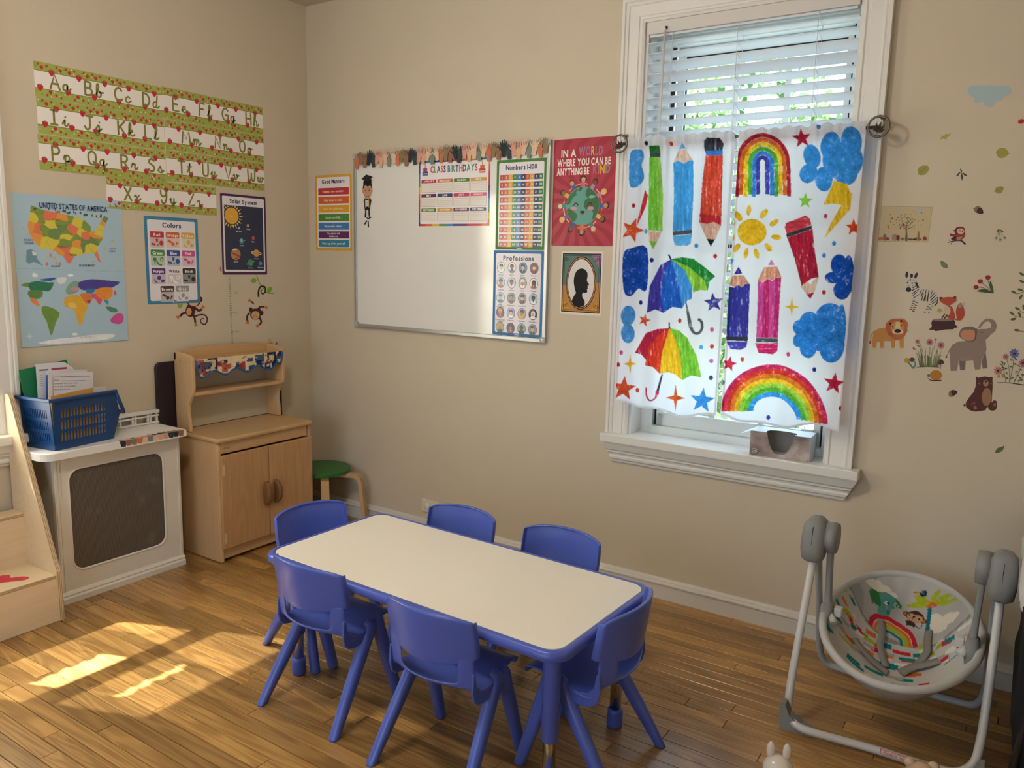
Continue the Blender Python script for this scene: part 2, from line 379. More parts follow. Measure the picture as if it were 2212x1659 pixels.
# ------------------------------------------------------------------ paint box for printed cloth: a small raster whose colours go on the cloth's own vertices
class Canvas:
    def __init__(s, w, h, col, k=1.0):
        s.k = k; s.w = int(w*k); s.h = int(h*k); s.a = np.empty((s.h, s.w, 3)); s.a[:] = lin(col)
        r = np.random.RandomState(3)
        def nz(fx, fy):
            g = r.rand(int(s.h/fy)+3, int(s.w/fx)+3); yy = np.arange(s.h)/fy; xx = np.arange(s.w)/fx
            y0 = yy.astype(int); x0 = xx.astype(int); ty = (yy-y0)[:, None]; tx = (xx-x0)[None]
            return (g[y0][:, x0]*(1-ty)*(1-tx)+g[y0+1][:, x0]*ty*(1-tx)+g[y0][:, x0+1]*(1-ty)*tx+g[y0+1][:, x0+1]*ty*tx)
        s.n = {'v': .6*nz(4*k+1, 46*k)+.4*nz(3*k+1, 9*k+1), 'h': .6*nz(46*k, 4*k+1)+.4*nz(9*k+1, 3*k+1), 'o': .5*nz(22*k, 22*k)+.5*nz(5*k+1, 5*k+1)}
    def mask(s, P):
        P = np.array(P, float)*s.k; x0, y0 = np.floor(P.min(0)).astype(int); x1, y1 = np.ceil(P.max(0)).astype(int)+1
        x0, y0, x1, y1 = max(x0, 0), max(y0, 0), min(x1, s.w), min(y1, s.h)
        if x1 <= x0 or y1 <= y0: return None
        X, Y = np.meshgrid(np.arange(x0, x1)+.5, np.arange(y0, y1)+.5); ins = np.zeros(X.shape, bool); n = len(P)
        for i in range(n):
            (ax, ay), (bx, by) = P[i], P[(i+1) % n]
            if ay == by: continue
            c = ((ay > Y) != (by > Y)) & (X < (bx-ax)*(Y-ay)/(by-ay)+ax); ins ^= c
        return (slice(y0, y1), slice(x0, x1)), ins
    def poly(s, P, col, cray=0.0, d='v', smooth=0):
        if smooth: P = catmull([tuple(p) for p in P], smooth, True)
        r = s.mask(P)
        if r is None: return s
        sl, ins = r; c = np.array(lin(col))
        if cray:
            n = s.n[d][sl][ins][:, None]; q = c*(1+cray*(n-.5)*1.5); f = np.clip((n-.69)*4, 0, 1)*cray*.8
            s.a[sl][ins] = np.clip(q*(1-f)+f*.82, 0, 1)
        else: s.a[sl][ins] = c
        return s
    def ell(s, x, y, rx, ry=None, col='000000', cray=0.0, rot=0, d='o', n=28):
        ry = rx if ry is None else ry; ca, sa = math.cos(rot), math.sin(rot)
        return s.poly([(x+rx*math.cos(t)*ca-ry*math.sin(t)*sa, y+rx*math.cos(t)*sa+ry*math.sin(t)*ca) for t in np.linspace(0, 2*pi, n, endpoint=False)], col, cray, d)
    def line(s, P, w, col, cray=0, smooth=0, d='o'):
        if smooth: P = catmull(P, smooth)
        P = [np.array(p, float) for p in P]; ws = w if isinstance(w, (list, tuple)) else [w]*len(P)
        L_, R_ = [], []
        for i, p in enumerate(P):
            t = P[min(i+1, len(P)-1)]-P[max(i-1, 0)]; t = t/(np.linalg.norm(t)+1e-9); q = np.array((-t[1], t[0]))*ws[min(i, len(ws)-1)]/2
            L_.append(p+q); R_.append(p-q)
        for i in range(len(P)-1): s.poly([L_[i], L_[i+1], R_[i+1], R_[i]], col, cray, d)
        for i in range(1, len(P)-1): s.ell(P[i][0], P[i][1], ws[min(i, len(ws)-1)]/2, None, col, cray, d=d, n=10)
        return s
    def star(s, x, y, r, col, n=5, inner=.42, rot=0, cray=.5, ry=None):
        ry = ry or r
        return s.poly([(x+(r if i % 2 == 0 else r*inner)*math.sin(rot+pi*i/n), y-(ry if i % 2 == 0 else ry*inner)*math.cos(rot+pi*i/n)) for i in range(2*n)], col, cray, 'o')
    def sample(s, X, Y):
        x = np.clip(np.asarray(X)*s.k-.5, 0, s.w-1.001); y = np.clip(np.asarray(Y)*s.k-.5, 0, s.h-1.001)
        x0 = x.astype(int); y0 = y.astype(int); tx = (x-x0)[..., None]; ty = (y-y0)[..., None]; a = s.a
        return a[y0, x0]*(1-tx)*(1-ty)+a[y0, x0+1]*tx*(1-ty)+a[y0+1, x0]*(1-tx)*ty+a[y0+1, x0+1]*tx*ty
def homog(src, dst):
    A = []; B = []
    for (x, y), (u, v) in zip(src, dst):
        A += [[x, y, 1, 0, 0, 0, -u*x, -u*y], [0, 0, 0, x, y, 1, -v*x, -v*y]]; B += [u, v]
    h = np.linalg.solve(np.array(A, float), np.array(B, float)); Hm = np.append(h, 1).reshape(3, 3)
    def f(x, y):
        x = np.asarray(x, float); y = np.asarray(y, float); d = Hm[2, 0]*x+Hm[2, 1]*y+1
        return (Hm[0, 0]*x+Hm[0, 1]*y+Hm[0, 2])/d, (Hm[1, 0]*x+Hm[1, 1]*y+Hm[1, 2])/d
    return f
def color_grid(name, XYZ, C, material, parent=None):
    """XYZ: (h,w,3) vertices, C: (h,w,3) linear colours"""
    h, w = XYZ.shape[:2]; me = bpy.data.meshes.new(name)
    idx = np.arange(h*w).reshape(h, w); q = np.stack([idx[:-1, :-1], idx[1:, :-1], idx[1:, 1:], idx[:-1, 1:]], -1).reshape(-1, 4)
    me.vertices.add(h*w); me.vertices.foreach_set('co', XYZ.reshape(-1).astype(np.float32))
    me.loops.add(q.size); me.loops.foreach_set('vertex_index', q.reshape(-1).astype(np.int32))
    me.polygons.add(len(q)); me.polygons.foreach_set('loop_start', np.arange(0, q.size, 4, dtype=np.int32)); me.polygons.foreach_set('use_smooth', np.ones(len(q), bool))
    me.update(calc_edges=True)
    ca = me.color_attributes.new('Col', 'FLOAT_COLOR', 'POINT'); ca.data.foreach_set('color', np.concatenate([C.reshape(-1, 3), np.ones((h*w, 1))], 1).reshape(-1).astype(np.float32))
    me.materials.append(material); o = bpy.data.objects.new(name, me); link(o, parent); return o

# ------------------------------------------------------------------ crayon-print cafe curtains
def curtain_art():
    c = Canvas(1422, 1659, 'f4f4f8', .56); E_ = c.ell
    CL, DB = '4c9be0', '1f4ba6'
    def dots(L_):
        for x, y, col in L_: E_(x, y, 10, 12, col, .3)
    # left cloth
    c.poly([(140, 185), (160, 152), (205, 152), (216, 190), (204, 230), (217, 290), (190, 336), (150, 343), (136, 300)], CL, .5, 'o', 4)
    c.poly([(244, 130), (300, 130), (304, 170), (248, 172)], '2f7d34', .6); c.poly([(248, 170), (304, 168), (303, 190), (248, 192)], '4b4f55', .6, 'h')
    c.poly([(245, 190), (303, 190), (314, 380), (310, 566), (240, 562), (242, 380)], '7dc63c', .55); c.poly([(282, 190), (303, 190), (314, 380), (310, 566), (290, 566)], '9bd356', .5)
    c.poly([(240, 560), (255, 572), (270, 560), (285, 575), (308, 563), (286, 622), (247, 616)], 'e5b59c', .6); c.poly([(246, 616), (286, 622), (266, 660)], '7dc63c', .3)
    c.poly([(413, 112), (430, 145), (397, 146)], '54a7e2', .4); c.poly([(397, 150), (430, 150), (472, 212), (445, 205), (420, 220), (392, 206), (364, 222)], 'ecc4b0', .6)
    c.poly([(366, 218), (392, 206), (420, 222), (445, 205), (470, 205), (472, 380), (465, 562), (364, 566), (370, 400)], '4aa2e3', .6); c.poly([(364, 568), (466, 560), (466, 580), (364, 590)], '565a63', .6, 'h')
    c.poly([(364, 592), (466, 582), (460, 630), (440, 642), (375, 640)], '62b3e8', .4, 'o')
    c.poly([(528, 110), (545, 90), (610, 92), (626, 120), (618, 160), (530, 158)], '43454f', .9); c.poly([(532, 158), (622, 152), (620, 180), (540, 186)], '3a7fd2', .5, 'h')
    c.poly([(535, 180), (622, 178), (612, 540), (575, 520), (540, 530), (505, 520), (520, 300)], 'e2503a', .9); c.poly([(505, 480), (612, 490), (612, 540), (575, 520), (540, 530), (504, 522)], 'c9313a', .6)
    c.poly([(504, 522), (540, 530), (575, 520), (612, 538), (582, 612), (538, 606)], 'e0ab95', .7); c.poly([(538, 606), (582, 610), (560, 646)], '25262c', .4)
    c.poly([(222, 352), (232, 380), (240, 376), (226, 440), (180, 542), (186, 500), (206, 420)], 'd8383f', .6); c.star(155, 562, 66, 'dc5a33', rot=.35)
    for a in ((150, 770, 44, 116, .05), (207, 760, 33, 112, -.06)): E_(a[0], a[1], a[2], a[3], DB, .75, a[4])
    c.poly([(107, 690), (150, 655), (236, 655), (236, 865), (190, 860), (150, 900), (110, 868)], DB, .75, 'o', 3)
    A = (356, 710)
    c.poly([A, (300, 740), (250, 850), (235, 985), (275, 968), (316, 985), (300, 890), (318, 780)], '4a3fa0', .7)
    c.poly([A, (318, 780), (300, 890), (316, 985), (365, 955), (415, 963), (400, 860), (375, 770)], '2a62c0', .7)
    c.poly([A, (375, 770), (400, 860), (415, 963), (440, 925), (470, 912), (470, 850), (430, 770)], '4793d8', .6)
    c.poly([A, (430, 770), (470, 850), (474, 880), (510, 868), (545, 872), (530, 820), (460, 755)], '93c73e', .7)
    c.poly([A, (460, 755), (530, 820), (545, 872), (555, 825), (584, 797), (530, 752), (475, 708), (410, 700)], '2c8a3c', .8)
    c.line([(342, 686), (356, 712)], 9, '2b2c33')
    c.line([(436, 926), (452, 1000), (464, 1060), (482, 1088), (504, 1086), (518, 1060), (514, 1030), (498, 1016)], [7, 8, 12, 16, 18, 18, 16, 14], '5b6068', .6, 3)
    c.star(575, 932, 52, '4a409c', rot=-.1); E_(135, 1000, 38, 52, '4c92d6', .6, .1); E_(134, 1090, 36, 50, '4c92d6', .6, -.1); c.star(222, 1022, 34, 'd9522f', rot=.3)
    B = (350, 1062)
    c.poly([B, (285, 1068), (232, 1088), (170, 1190), (206, 1196), (232, 1225), (245, 1160), (290, 1100)], 'c02c48', .7)
    c.poly([B, (290, 1100), (245, 1160), (226, 1252), (262, 1262), (298, 1296), (310, 1190)], 'e2402e', .75)
    c.poly([B, (310, 1190), (298, 1296), (345, 1288), (382, 1300), (420, 1328), (412, 1220), (380, 1120)], 'f4bb27', .55)
    c.poly([B, (380, 1120), (412, 1220), (420, 1328), (465, 1303), (516, 1314), (490, 1200), (445, 1110), (400, 1075)], '80c63e', .7)
    c.line([(348, 1034), (349, 1066)], 8, '25262c'); c.line([(312, 1300), (298, 1350), (288, 1386)], [8, 12, 14], '3a3c44', .5)
    c.line([(288, 1386), (276, 1420), (250, 1434), (234, 1410), (232, 1366)], [20, 20, 16, 12, 8], 'd6305e', .5, 4)
    c.star(147, 1246, 36, 'f0b32c', 4, .24, 0, .4, 54); c.star(114, 1372, 66, 'd4522e', rot=.1); c.star(384, 1418, 54, 'e0622e', 4, .26, 0, .6, 70); c.star(520, 1432, 66, '3f8fd8', rot=.12)
    dots([(356, 120, 'd9402f'), (228, 568, '58b3e8'), (490, 642, '3b87d8'), (260, 715, '262a78'), (583, 695, 'd23530'), (202, 932, '262a78'), (403, 1025, 'de4630'), (568, 1070, 'd75fa6'), (513, 1160, '4fb0e0'), (568, 1156, 'de4630'),
          (565, 1230, 'd75fa6'), (563, 1316, '2b2f86'), (100, 1188, 'd04c86'), (84, 1250, 'd23530'), (187, 1380, 'd9452f'), (232, 118, '23264f'), (163, 436, 'c02c48')])
    # right cloth
    cols = ['b82a3e', 'e0702c', 'f4c52c', '5db040', '3f86d6', '4a47ae']
    def arch(cx, base_l, base_r, ytop, rx, w, cl):
        for i, col in enumerate(cl):
            r = rx-w*i; yt = ytop+w*1.05*i; cy = yt+r*1.15
            P = [(cx-r*1.03, base_l-3*(i % 2)*4)]+[(cx-r*math.cos(t), cy-r*1.15*math.sin(t)) for t in np.linspace(0, pi, 19)]+[(cx+r*1.03, base_r-6*(i % 3))]
            c.line(P, w*.98, col, .75, d='o')
    arch(826, 392, 390, 78, 130, 21.5, cols)
    c.star(1025, 92, 52, 'bd2a45', rot=-.1); c.star(1045, 413, 42, '8fd044', rot=.05)
    for x, y, a, b_, r in ((1278, 112, 55, 80, 0), (1172, 130, 50, 72, .2), (1235, 205, 105, 100, 0), (1078, 185, 44, 62, -.3), (1060, 272, 46, 52, .5), (1138, 300, 44, 64, 0), (1250, 270, 60, 62, 0)): E_(x, y, a, b_, '3f96e2', .6, r)
    c.poly([(1190, 308), (1255, 325), (1272, 372), (1282, 368), (1270, 455), (1205, 530), (1140, 602), (1172, 530), (1228, 432), (1180, 425), (1134, 432)], 'f3c22b', .55)
    E_(770, 572, 74, 68, 'f2bd2a', .5)
    for x, y, a, b_, r in ((754, 460, 12, 28, .1), (832, 478, 14, 28, .6), (882, 524, 14, 26, 1.0), (893, 598, 14, 28, 1.7), (853, 650, 15, 25, -.6), (796, 682, 12, 26, -.3), (741, 680, 12, 28, .2), (692, 652, 14, 26, .6), (672, 602, 10, 16, .3), (700, 490, 16, 30, -.6), (674, 532, 8, 12, .5)): E_(x, y, a, b_, 'f2bd2a', .5, r)
    c.poly([(938, 548), (945, 525), (1048, 487), (1070, 505), (1076, 535), (950, 588)], 'd3434c', .6, 'h'); c.poly([(944, 582), (1078, 538), (1080, 556), (950, 600)], '3c3f48', .5, 'h')
    c.poly([(950, 600), (1082, 556), (1090, 650), (1112, 802), (1072, 812), (1030, 852), (990, 710)], 'b8283f', .8); c.poly([(1024, 850), (1055, 825), (1072, 840), (1090, 812), (1112, 800), (1090, 880), (1055, 895)], 'e6c0a6', .6); c.poly([(1052, 890), (1090, 880), (1070, 914)], 'b8283f', .3)
    for x, y, a, b_, r in ((1215, 740, 42, 55, 0), (1185, 805, 42, 30, 0), (1230, 800, 40, 60, 0), (1230, 870, 44, 48, 0), (1265, 790, 30, 100, 0)): E_(x, y, a, b_, '1f55b4', .75, r)
    c.poly([(702, 748), (722, 786), (678, 788)], '3b3596', .5); c.poly([(672, 794), (728, 792), (762, 838), (735, 836), (718, 856), (700, 838), (682, 856), (664, 842), (648, 852)], 'e0a084', .7)
    c.poly([(648, 850), (682, 856), (700, 840), (718, 856), (735, 838), (764, 838), (758, 980), (754, 1108), (640, 1106), (644, 980)], '3f3f9c', .75); c.poly([(640, 1106), (754, 1108), (752, 1130), (640, 1126)], '3a3c48', .5, 'h'); c.poly([(640, 1130), (752, 1132), (745, 1160), (715, 1174), (660, 1170)], '4a48a8', .7, 'h')
    c.poly([(868, 712), (888, 740), (850, 742)], 'd883b8', .4); c.poly([(832, 752), (900, 748), (922, 800), (890, 806), (875, 820), (850, 808), (828, 826), (803, 816)], 'e39c7a', .7)
    c.poly([(803, 816), (828, 828), (850, 810), (875, 822), (892, 806), (922, 802), (912, 960), (905, 1112), (793, 1112), (800, 960)], 'd9539a', .6); c.poly([(832, 826), (858, 812), (856, 1112), (820, 1112)], 'c72f6e', .6); c.poly([(892, 806), (922, 802), (912, 960), (905, 1112), (880, 1112)], 'c93476', .6)
    c.poly([(792, 1114), (905, 1114), (905, 1136), (792, 1136)], '565962', .6, 'h'); c.poly([(788, 1140), (906, 1138), (903, 1180), (880, 1196), (805, 1190)], 'd4316c', .7, 'h')
    c.star(977, 954, 42, 'f2c23a', 4, .24, 0, .4, 52)
    for x, y, a, b_, r in ((1170, 1035, 84, 100, 0), (1180, 1150, 66, 92, .1), (1065, 1050, 52, 72, 0), (1012, 1058, 28, 36, 0), (1016, 1122, 30, 38, .3), (1060, 1160, 42, 56, 0), (1110, 1100, 80, 80, 0), (1230, 1050, 22, 110, 0)): E_(x, y, a, b_, '3588de', .7, r)
    c.star(655, 1246, 42, 'd8344f', rot=.2); c.star(1190, 1346, 58, 'c42848', rot=.15); c.star(1290, 548, 46, 'd95030', rot=0)
    R2 = ['d0305a', 'dd3f30', 'e87a30', 'f3c02c', 'a7d24a', '62b53a', '3d9ae2']
    for i, col in enumerate(R2):
        rl, rt, rr = 258-23.5*i, 232-23.5*i, 262-22*i
        P = [(884-rl*math.cos(t)*(1.0), 1492-rt*math.sin(t)-8*math.cos(t)+(0 if t < pi/2 else 58*(math.cos(t)**2)*(1-i/9))) for t in np.linspace(-.02, pi/2, 12)]
        P += [(884+rr*math.sin(t), 1492-rt*math.cos(t)+62*math.sin(t)**2*(1-i*.07)) for t in np.linspace(.1, pi/2, 12)]
        c.line(P, 24.5, col, .75, d='o')
    dots([(1115, 36, '2f86c8'), (1145, 490, 'd1447c'), (1190, 630, '3c8ed8'), (1138, 692, '3c8ed8'), (1138, 880, 'c8303a'), (960, 1196, 'd9457a'), (725, 1222, 'e05238'), (1090, 1275, '2c3488'), (622, 1340, '5a4db0'), (858, 1518, '3a3fa8'), (1225, 1472, 'b8303c')])
    c.poly([(658, 700), (678, 715), (660, 752)], '4fa6e2', .4)
    return c
art = curtain_art()
toart = homog([(1.85, 2.037), (2.92, 1.958), (3.018, .83), (1.912, .666)], [(0, 0), (1422, 0), (1422, 1659), (0, 1659)])
M_curt = cloth_mat('printed_curtain_cloth', trans=.62, attr=True)
M_hem = cloth_mat('curtain_hem_cloth', 'e9e7ea', trans=.35)
def curtain(x0, x1, seed, zb, label):
    c = empty('cafe_curtain', ((x0+x1)/2, -.085, zb)); w = int((x1-x0)/.0022); h = int((1.958-zb)/.0022)
    u = np.linspace(0, 1, w)[None, :]; v = np.linspace(0, 1, h)[:, None]; X = x0+(x1-x0)*u+0*v; Zt = 1.958+.004*np.sin(u*61+seed)+.003*np.sin(u*23+seed*2)
    Zb = zb+.010*np.sin(u*6.3+seed)+.006*np.sin(u*15+seed); Z = Zt+(Zb-Zt)*v
    top = np.exp(-v*9); Y = .0045*np.sin(u*14+seed+.6*v)+.004*np.sin(u*31+seed*1.7+1.2*v)*(1-.4*v)+.003*np.sin(u*75+seed)*top+.0012*np.sin(u*120+2*seed)*top-.006*np.exp(-v*14)
    Y = Y-.012*v+.006*v*np.sin(u*5+seed)+np.where(Z > 1.918, -.006*np.cos((Z-1.938)/.02*pi/2), 0)
    ax, ay = toart(X, Z); C = art.sample(ax, ay); off = np.array(c.location)
    def P(x, y, z): return np.stack([x-off[0], y-.085-off[1], z-off[2]], -1)
    color_grid('printed_cloth', P(X, Y, Z), C, M_curt, c)
    def strip(nm, sl):
        x, y, z = X[sl], Y[sl]+(.030 if nm == 'rod_pocket' else .0035), Z[sl]; color_grid(nm, P(x, y, z)[::3, ::3] if min(x.shape) > 12 else P(x, y, z), np.ones((*x.shape, 3))[::3, ::3] if min(x.shape) > 12 else np.ones((*x.shape, 3)), M_hem, c)
    hh = int(.066/.0022); strip('rod_pocket', (slice(1, hh), slice(1, w-1))); e = 6
    strip('hem', (slice(h-e, h-1), slice(1, w-1))); strip('hem', (slice(hh, h-e), slice(1, e))); strip('hem', (slice(hh, h-e), slice(w-e, w-1)))
    return tag(c, label, 'curtain', 'cafe curtains on the rod')
curtain(1.968, 2.418, .7, .852, 'cafe curtain printed with upright crayon pencils and two umbrellas')
curtain(2.434, 2.880, 2.3, .858, 'cafe curtain printed with two rainbows and a yellow sun')
# rod with ring-and-leaf ends
M_bronze = mat('aged_bronze', (.16, .135, .115), .42, .5, metal=.75, noise=.2, nscale=40)
rod = empty('curtain_rod', (2.427, -.073, 1.938))
m = MB(); m.tube([(-.484, 0, 0), (.484, 0, 0)], .006, 12); m.build('rod', M_bronze, rod)
for s in (-1, 1):
    cx, R = s*.492, .034; f = MB()
    f.tube([(cx+R*math.cos(t), -.012, R*math.sin(t)) for t in np.linspace(0, 2*pi, 28, endpoint=False)], .0042, 8, closed=True); fin = f.build('finial_ring', M_bronze, rod)
    g = MB()
    for ang, ln in ((-.9, .028), (-.45, .036), (0, .040), (.45, .034), (.9, .026)):
        d = Vector((math.sin(ang+.3*s), 0, math.cos(ang+.3*s))); q = Vector((d.z, 0, -d.x)); o0 = Vector((cx-s*.004, -.013, -.020))
        g.add([o0, o0+d*ln*.5+q*.006+Vector((0, .003, 0)), o0+d*ln, o0+d*ln*.5-q*.006+Vector((0, .003, 0)), o0+d*ln*.5-Vector((0, .005, 0))], [(0, 1, 4), (1, 2, 4), (2, 3, 4), (3, 0, 4), (0, 3, 2, 1)])
    g.build('leaf_ornament', M_bronze, fin)
    k = MB(); k.tube([(cx, .028+.02, .036), (cx, -.004, .036)], .005, 8); k.lathe([(.010, .046), (.011, .048), (.011, .050)], (cx, 0, .036), 12, axis='Y'); k.build('wall_bracket', M_bronze, rod)
tag(rod, 'slim bronze curtain rod with ring and leaf ends', 'curtain rod')

# unseen sheer panels added in the left window, gaps cut to place the sun patch
M_sheer = cloth_mat('sun_filter_cloth', 'fbf6ea', trans=.62, clear=.12)
M_sheer2 = cloth_mat('thin_sun_filter_cloth', 'fbf6ea', trans=.62, clear=.22)  # clearer cloth added so more sun reaches the side of the steps
def sheer(ya, yb, za, zb, label, mt=None):
    g = MB(); nu, nv = 40, 12; vs = []
    for j in range(nv+1):
        for i in range(nu+1):
            u, v = i/nu, j/nv; vs.append((-.034+.006*math.sin(u*26+ya*9)+.003*math.sin(u*11), ya+(yb-ya)*u, za+(zb-za)*v))
    g.add(vs, [(j*(nu+1)+i, j*(nu+1)+i+1, (j+1)*(nu+1)+i+1, (j+1)*(nu+1)+i) for j in range(nv) for i in range(nu)], 0, True)
    return tag(g.build('sun_mask_sheer', mt or M_sheer, fix=False), label, 'curtain')

# ------------------------------------------------------------------ outdoors
M_leafs = [cloth_mat('tree_leaf_%s' % n, c, .4) for n, c in (('light', (150, 178, 122)), ('mid', (98, 132, 84)), ('pale', (188, 205, 175)))]
M_bark = mat('tree_bark', (.10, .075, .05), .9, .1, noise=.3, nscale=9)
def tree(loc, rx, ry, z0, z1, n, seed, label):
    t = empty('garden_tree', loc); r = random.Random(seed)
    k = MB(); k.tube([(0, 0, 0), (.05, .02, (z0+z1)/2*.6), (0, 0, (z0+z1)/2)], [.13, .10, .05], 9)
    for i in range(6):
        a = i*1.05; k.tube([(0, 0, z0+.2+.1*i), (rx*.4*math.cos(a), ry*.4*math.sin(a), z0+.7+.2*i), (rx*.75*math.cos(a), ry*.75*math.sin(a), z0+1.0+.25*i)], [.045, .03, .012], 6)
    k.build('trunk', M_bark, t); g = MB()
    for i in range(n):
        while True:
            p = Vector((r.uniform(-1, 1), r.uniform(-1, 1), r.uniform(-1, 1)))
            if .25 < p.length < 1: break
        c = Vector((p.x*rx, p.y*ry, (z0+z1)/2+p.z*(z1-z0)/2)); d = Vector((r.gauss(0, 1), r.gauss(0, 1), r.gauss(0, 1))).normalized(); q = d.orthogonal().normalized(); L_ = r.uniform(.09, .17)
        g.add([c, c+d*L_*.5+q*L_*.28, c+d*L_, c+d*L_*.5-q*L_*.28], [(0, 1, 2, 3)], r.choice((0, 0, 1, 2)))
    o = g.build('foliage', M_leafs, t, fix=False); o['kind'] = 'stuff'
    return tag(t, label, 'tree', 'trees outside the window')
tree((.25, 5.2, -2.2), 1.8, 1.5, 1.2, 6.2, 9000, 1, 'leafy green tree seen through the left part of the blind')
tree((3.75, 5.6, -2.2), 1.6, 1.5, .6, 5.9, 9000, 2, 'leafy green tree seen through the right part of the blind')
M_grass = mat('garden_ground', (.20, .20, .17), .9, .1, noise=.4, nscale=2)
m = MB(); m.box(-14, 16, .4, 18, -2.35, -2.2); m.box(-14, -.4, -16, .4, -2.35, -2.2); tag(m.build('ground', M_grass), 'garden ground outside the windows', None, kind='structure')

sheer(-1.990, -1.805, .716, 1.945, 'added white sheer at the right, filtering sun in the window beyond the left edge')
sheer(-1.805, -1.694, 1.15, 1.945, 'narrow added sheer filtering sun beside the window jamb beyond the left edge')
sheer(-1.805, -1.694, .716, 1.15, 'thin added sheer beside the window jamb, letting more sun onto the wooden steps', M_sheer2)
sheer(-2.496, -2.245, .716, 1.945, 'added white sheer at the left, filtering sun in the window beyond the left edge')
sheer(-2.245, -1.990, .716, 1.165, 'short added sheer panel below the gap that shapes the sun patch')  # added pieces from here leave openings that shape the sun on the floor
sheer(-2.245, -1.990, 1.450, 1.625, 'small added sheer panel between the gaps that shape the sun patch')
sheer(-2.245, -1.990, 1.655, 1.945, 'topmost added sheer panel above the gaps that shape the sun patch')

# ------------------------------------------------------------------ table
M_blue = mat('blue_moulded_plastic', (78, 98, 186), .28, .5, noise=.06, nscale=30, bump=.03, bscale=300)
M_bluetrim = mat('blue_table_edging', (76, 94, 184), .30, .5)
M_chrome = mat('chrome_tube', (.75, .73, .70), .16, .5, metal=1)
M_lam = mat('cream_laminate', (.84, .79, .70), .34, .45, noise=.05, nscale=240)
def rrect(hx, hy, r, n=8, cx=0, cy=0):
    P = []
    for sx, sy, a in ((1, 1, 0), (-1, 1, pi/2), (-1, -1, pi), (1, -1, 3*pi/2)):
        for k in range(n+1):
            t = a+pi/2*k/n; P.append((cx+sx*(hx-r)+r*math.cos(t), cy+sy*(hy-r)+r*math.sin(t)))
    return P
def loft(m, rings, mi=0, smooth=True, cap0=True, cap1=True):
    n = len(rings[0]); vs = [p for r in rings for p in r]; fs = []
    for i in range(len(rings)-1):
        for k in range(n): fs.append((i*n+k, i*n+(k+1) % n, (i+1)*n+(k+1) % n, (i+1)*n+k))
    m.add(vs, fs, mi, smooth)
    if cap0: m.add(rings[0], [tuple(range(n-1, -1, -1))], mi)
    if cap1: m.add(rings[-1], [tuple(range(n))], mi)
TBL = empty('activity_table', (1.928, -1.184, 0), math.radians(-1.8)); HX, HY = .598, .288
m = MB(); R = []
for ins, z in ((.028, .4265), (.006, .4265), (0, .431), (0, .444), (.003, .4525), (.010, .4560), (.018, .4565), (.021, .4555)): R.append([(x, y, z) for x, y in rrect(HX-ins, HY-ins, .062-ins*.7)])
R.append([(x, y, .445) for x, y in rrect(HX-.021, HY-.021, .05)]); loft(m, R, cap0=False, cap1=False); m.build('edge_band', M_bluetrim, TBL)
m = MB(); loft(m, [[(x, y, z) for x, y in rrect(HX-i, HY-i, .048)] for i, z in ((.0225, .430), (.0225, .4545), (.0235, .4556))], smooth=False); m.build('tabletop', M_lam, TBL)
for sx in (-1, 1):
    for sy in (-1, 1):
        x, y = sx*(HX-.078), sy*(HY-.092)
        m = MB(); m.lathe([(.040, .4268), (.040, .420), (.030, .412), (.0255, .40), (.0245, .155), (.023, .153)], (x, y, 0), 20); lg = m.build('leg', M_bluetrim, TBL)
        m = MB(); m.lathe([(.0185, .40), (.0185, .03)], (x, y, 0), 20); m.build('chrome_tube', M_chrome, lg)
        m = MB(); m.lathe([(.0195, .062), (.0235, .060), (.0245, .050), (.0255, .008), (.023, 0)], (x, y, 0), 20); m.build('foot_cap', M_bluetrim, lg)
for sx, sy in ((0, -1), (0, 1)):
    m = MB(); m.box(-.30, .30, sy*.17-.012, sy*.17+.012, .405, .4262); m.build('underside_rail', M_bluetrim, TBL)
tag(TBL, 'low activity table with cream top and blue edging', 'table')

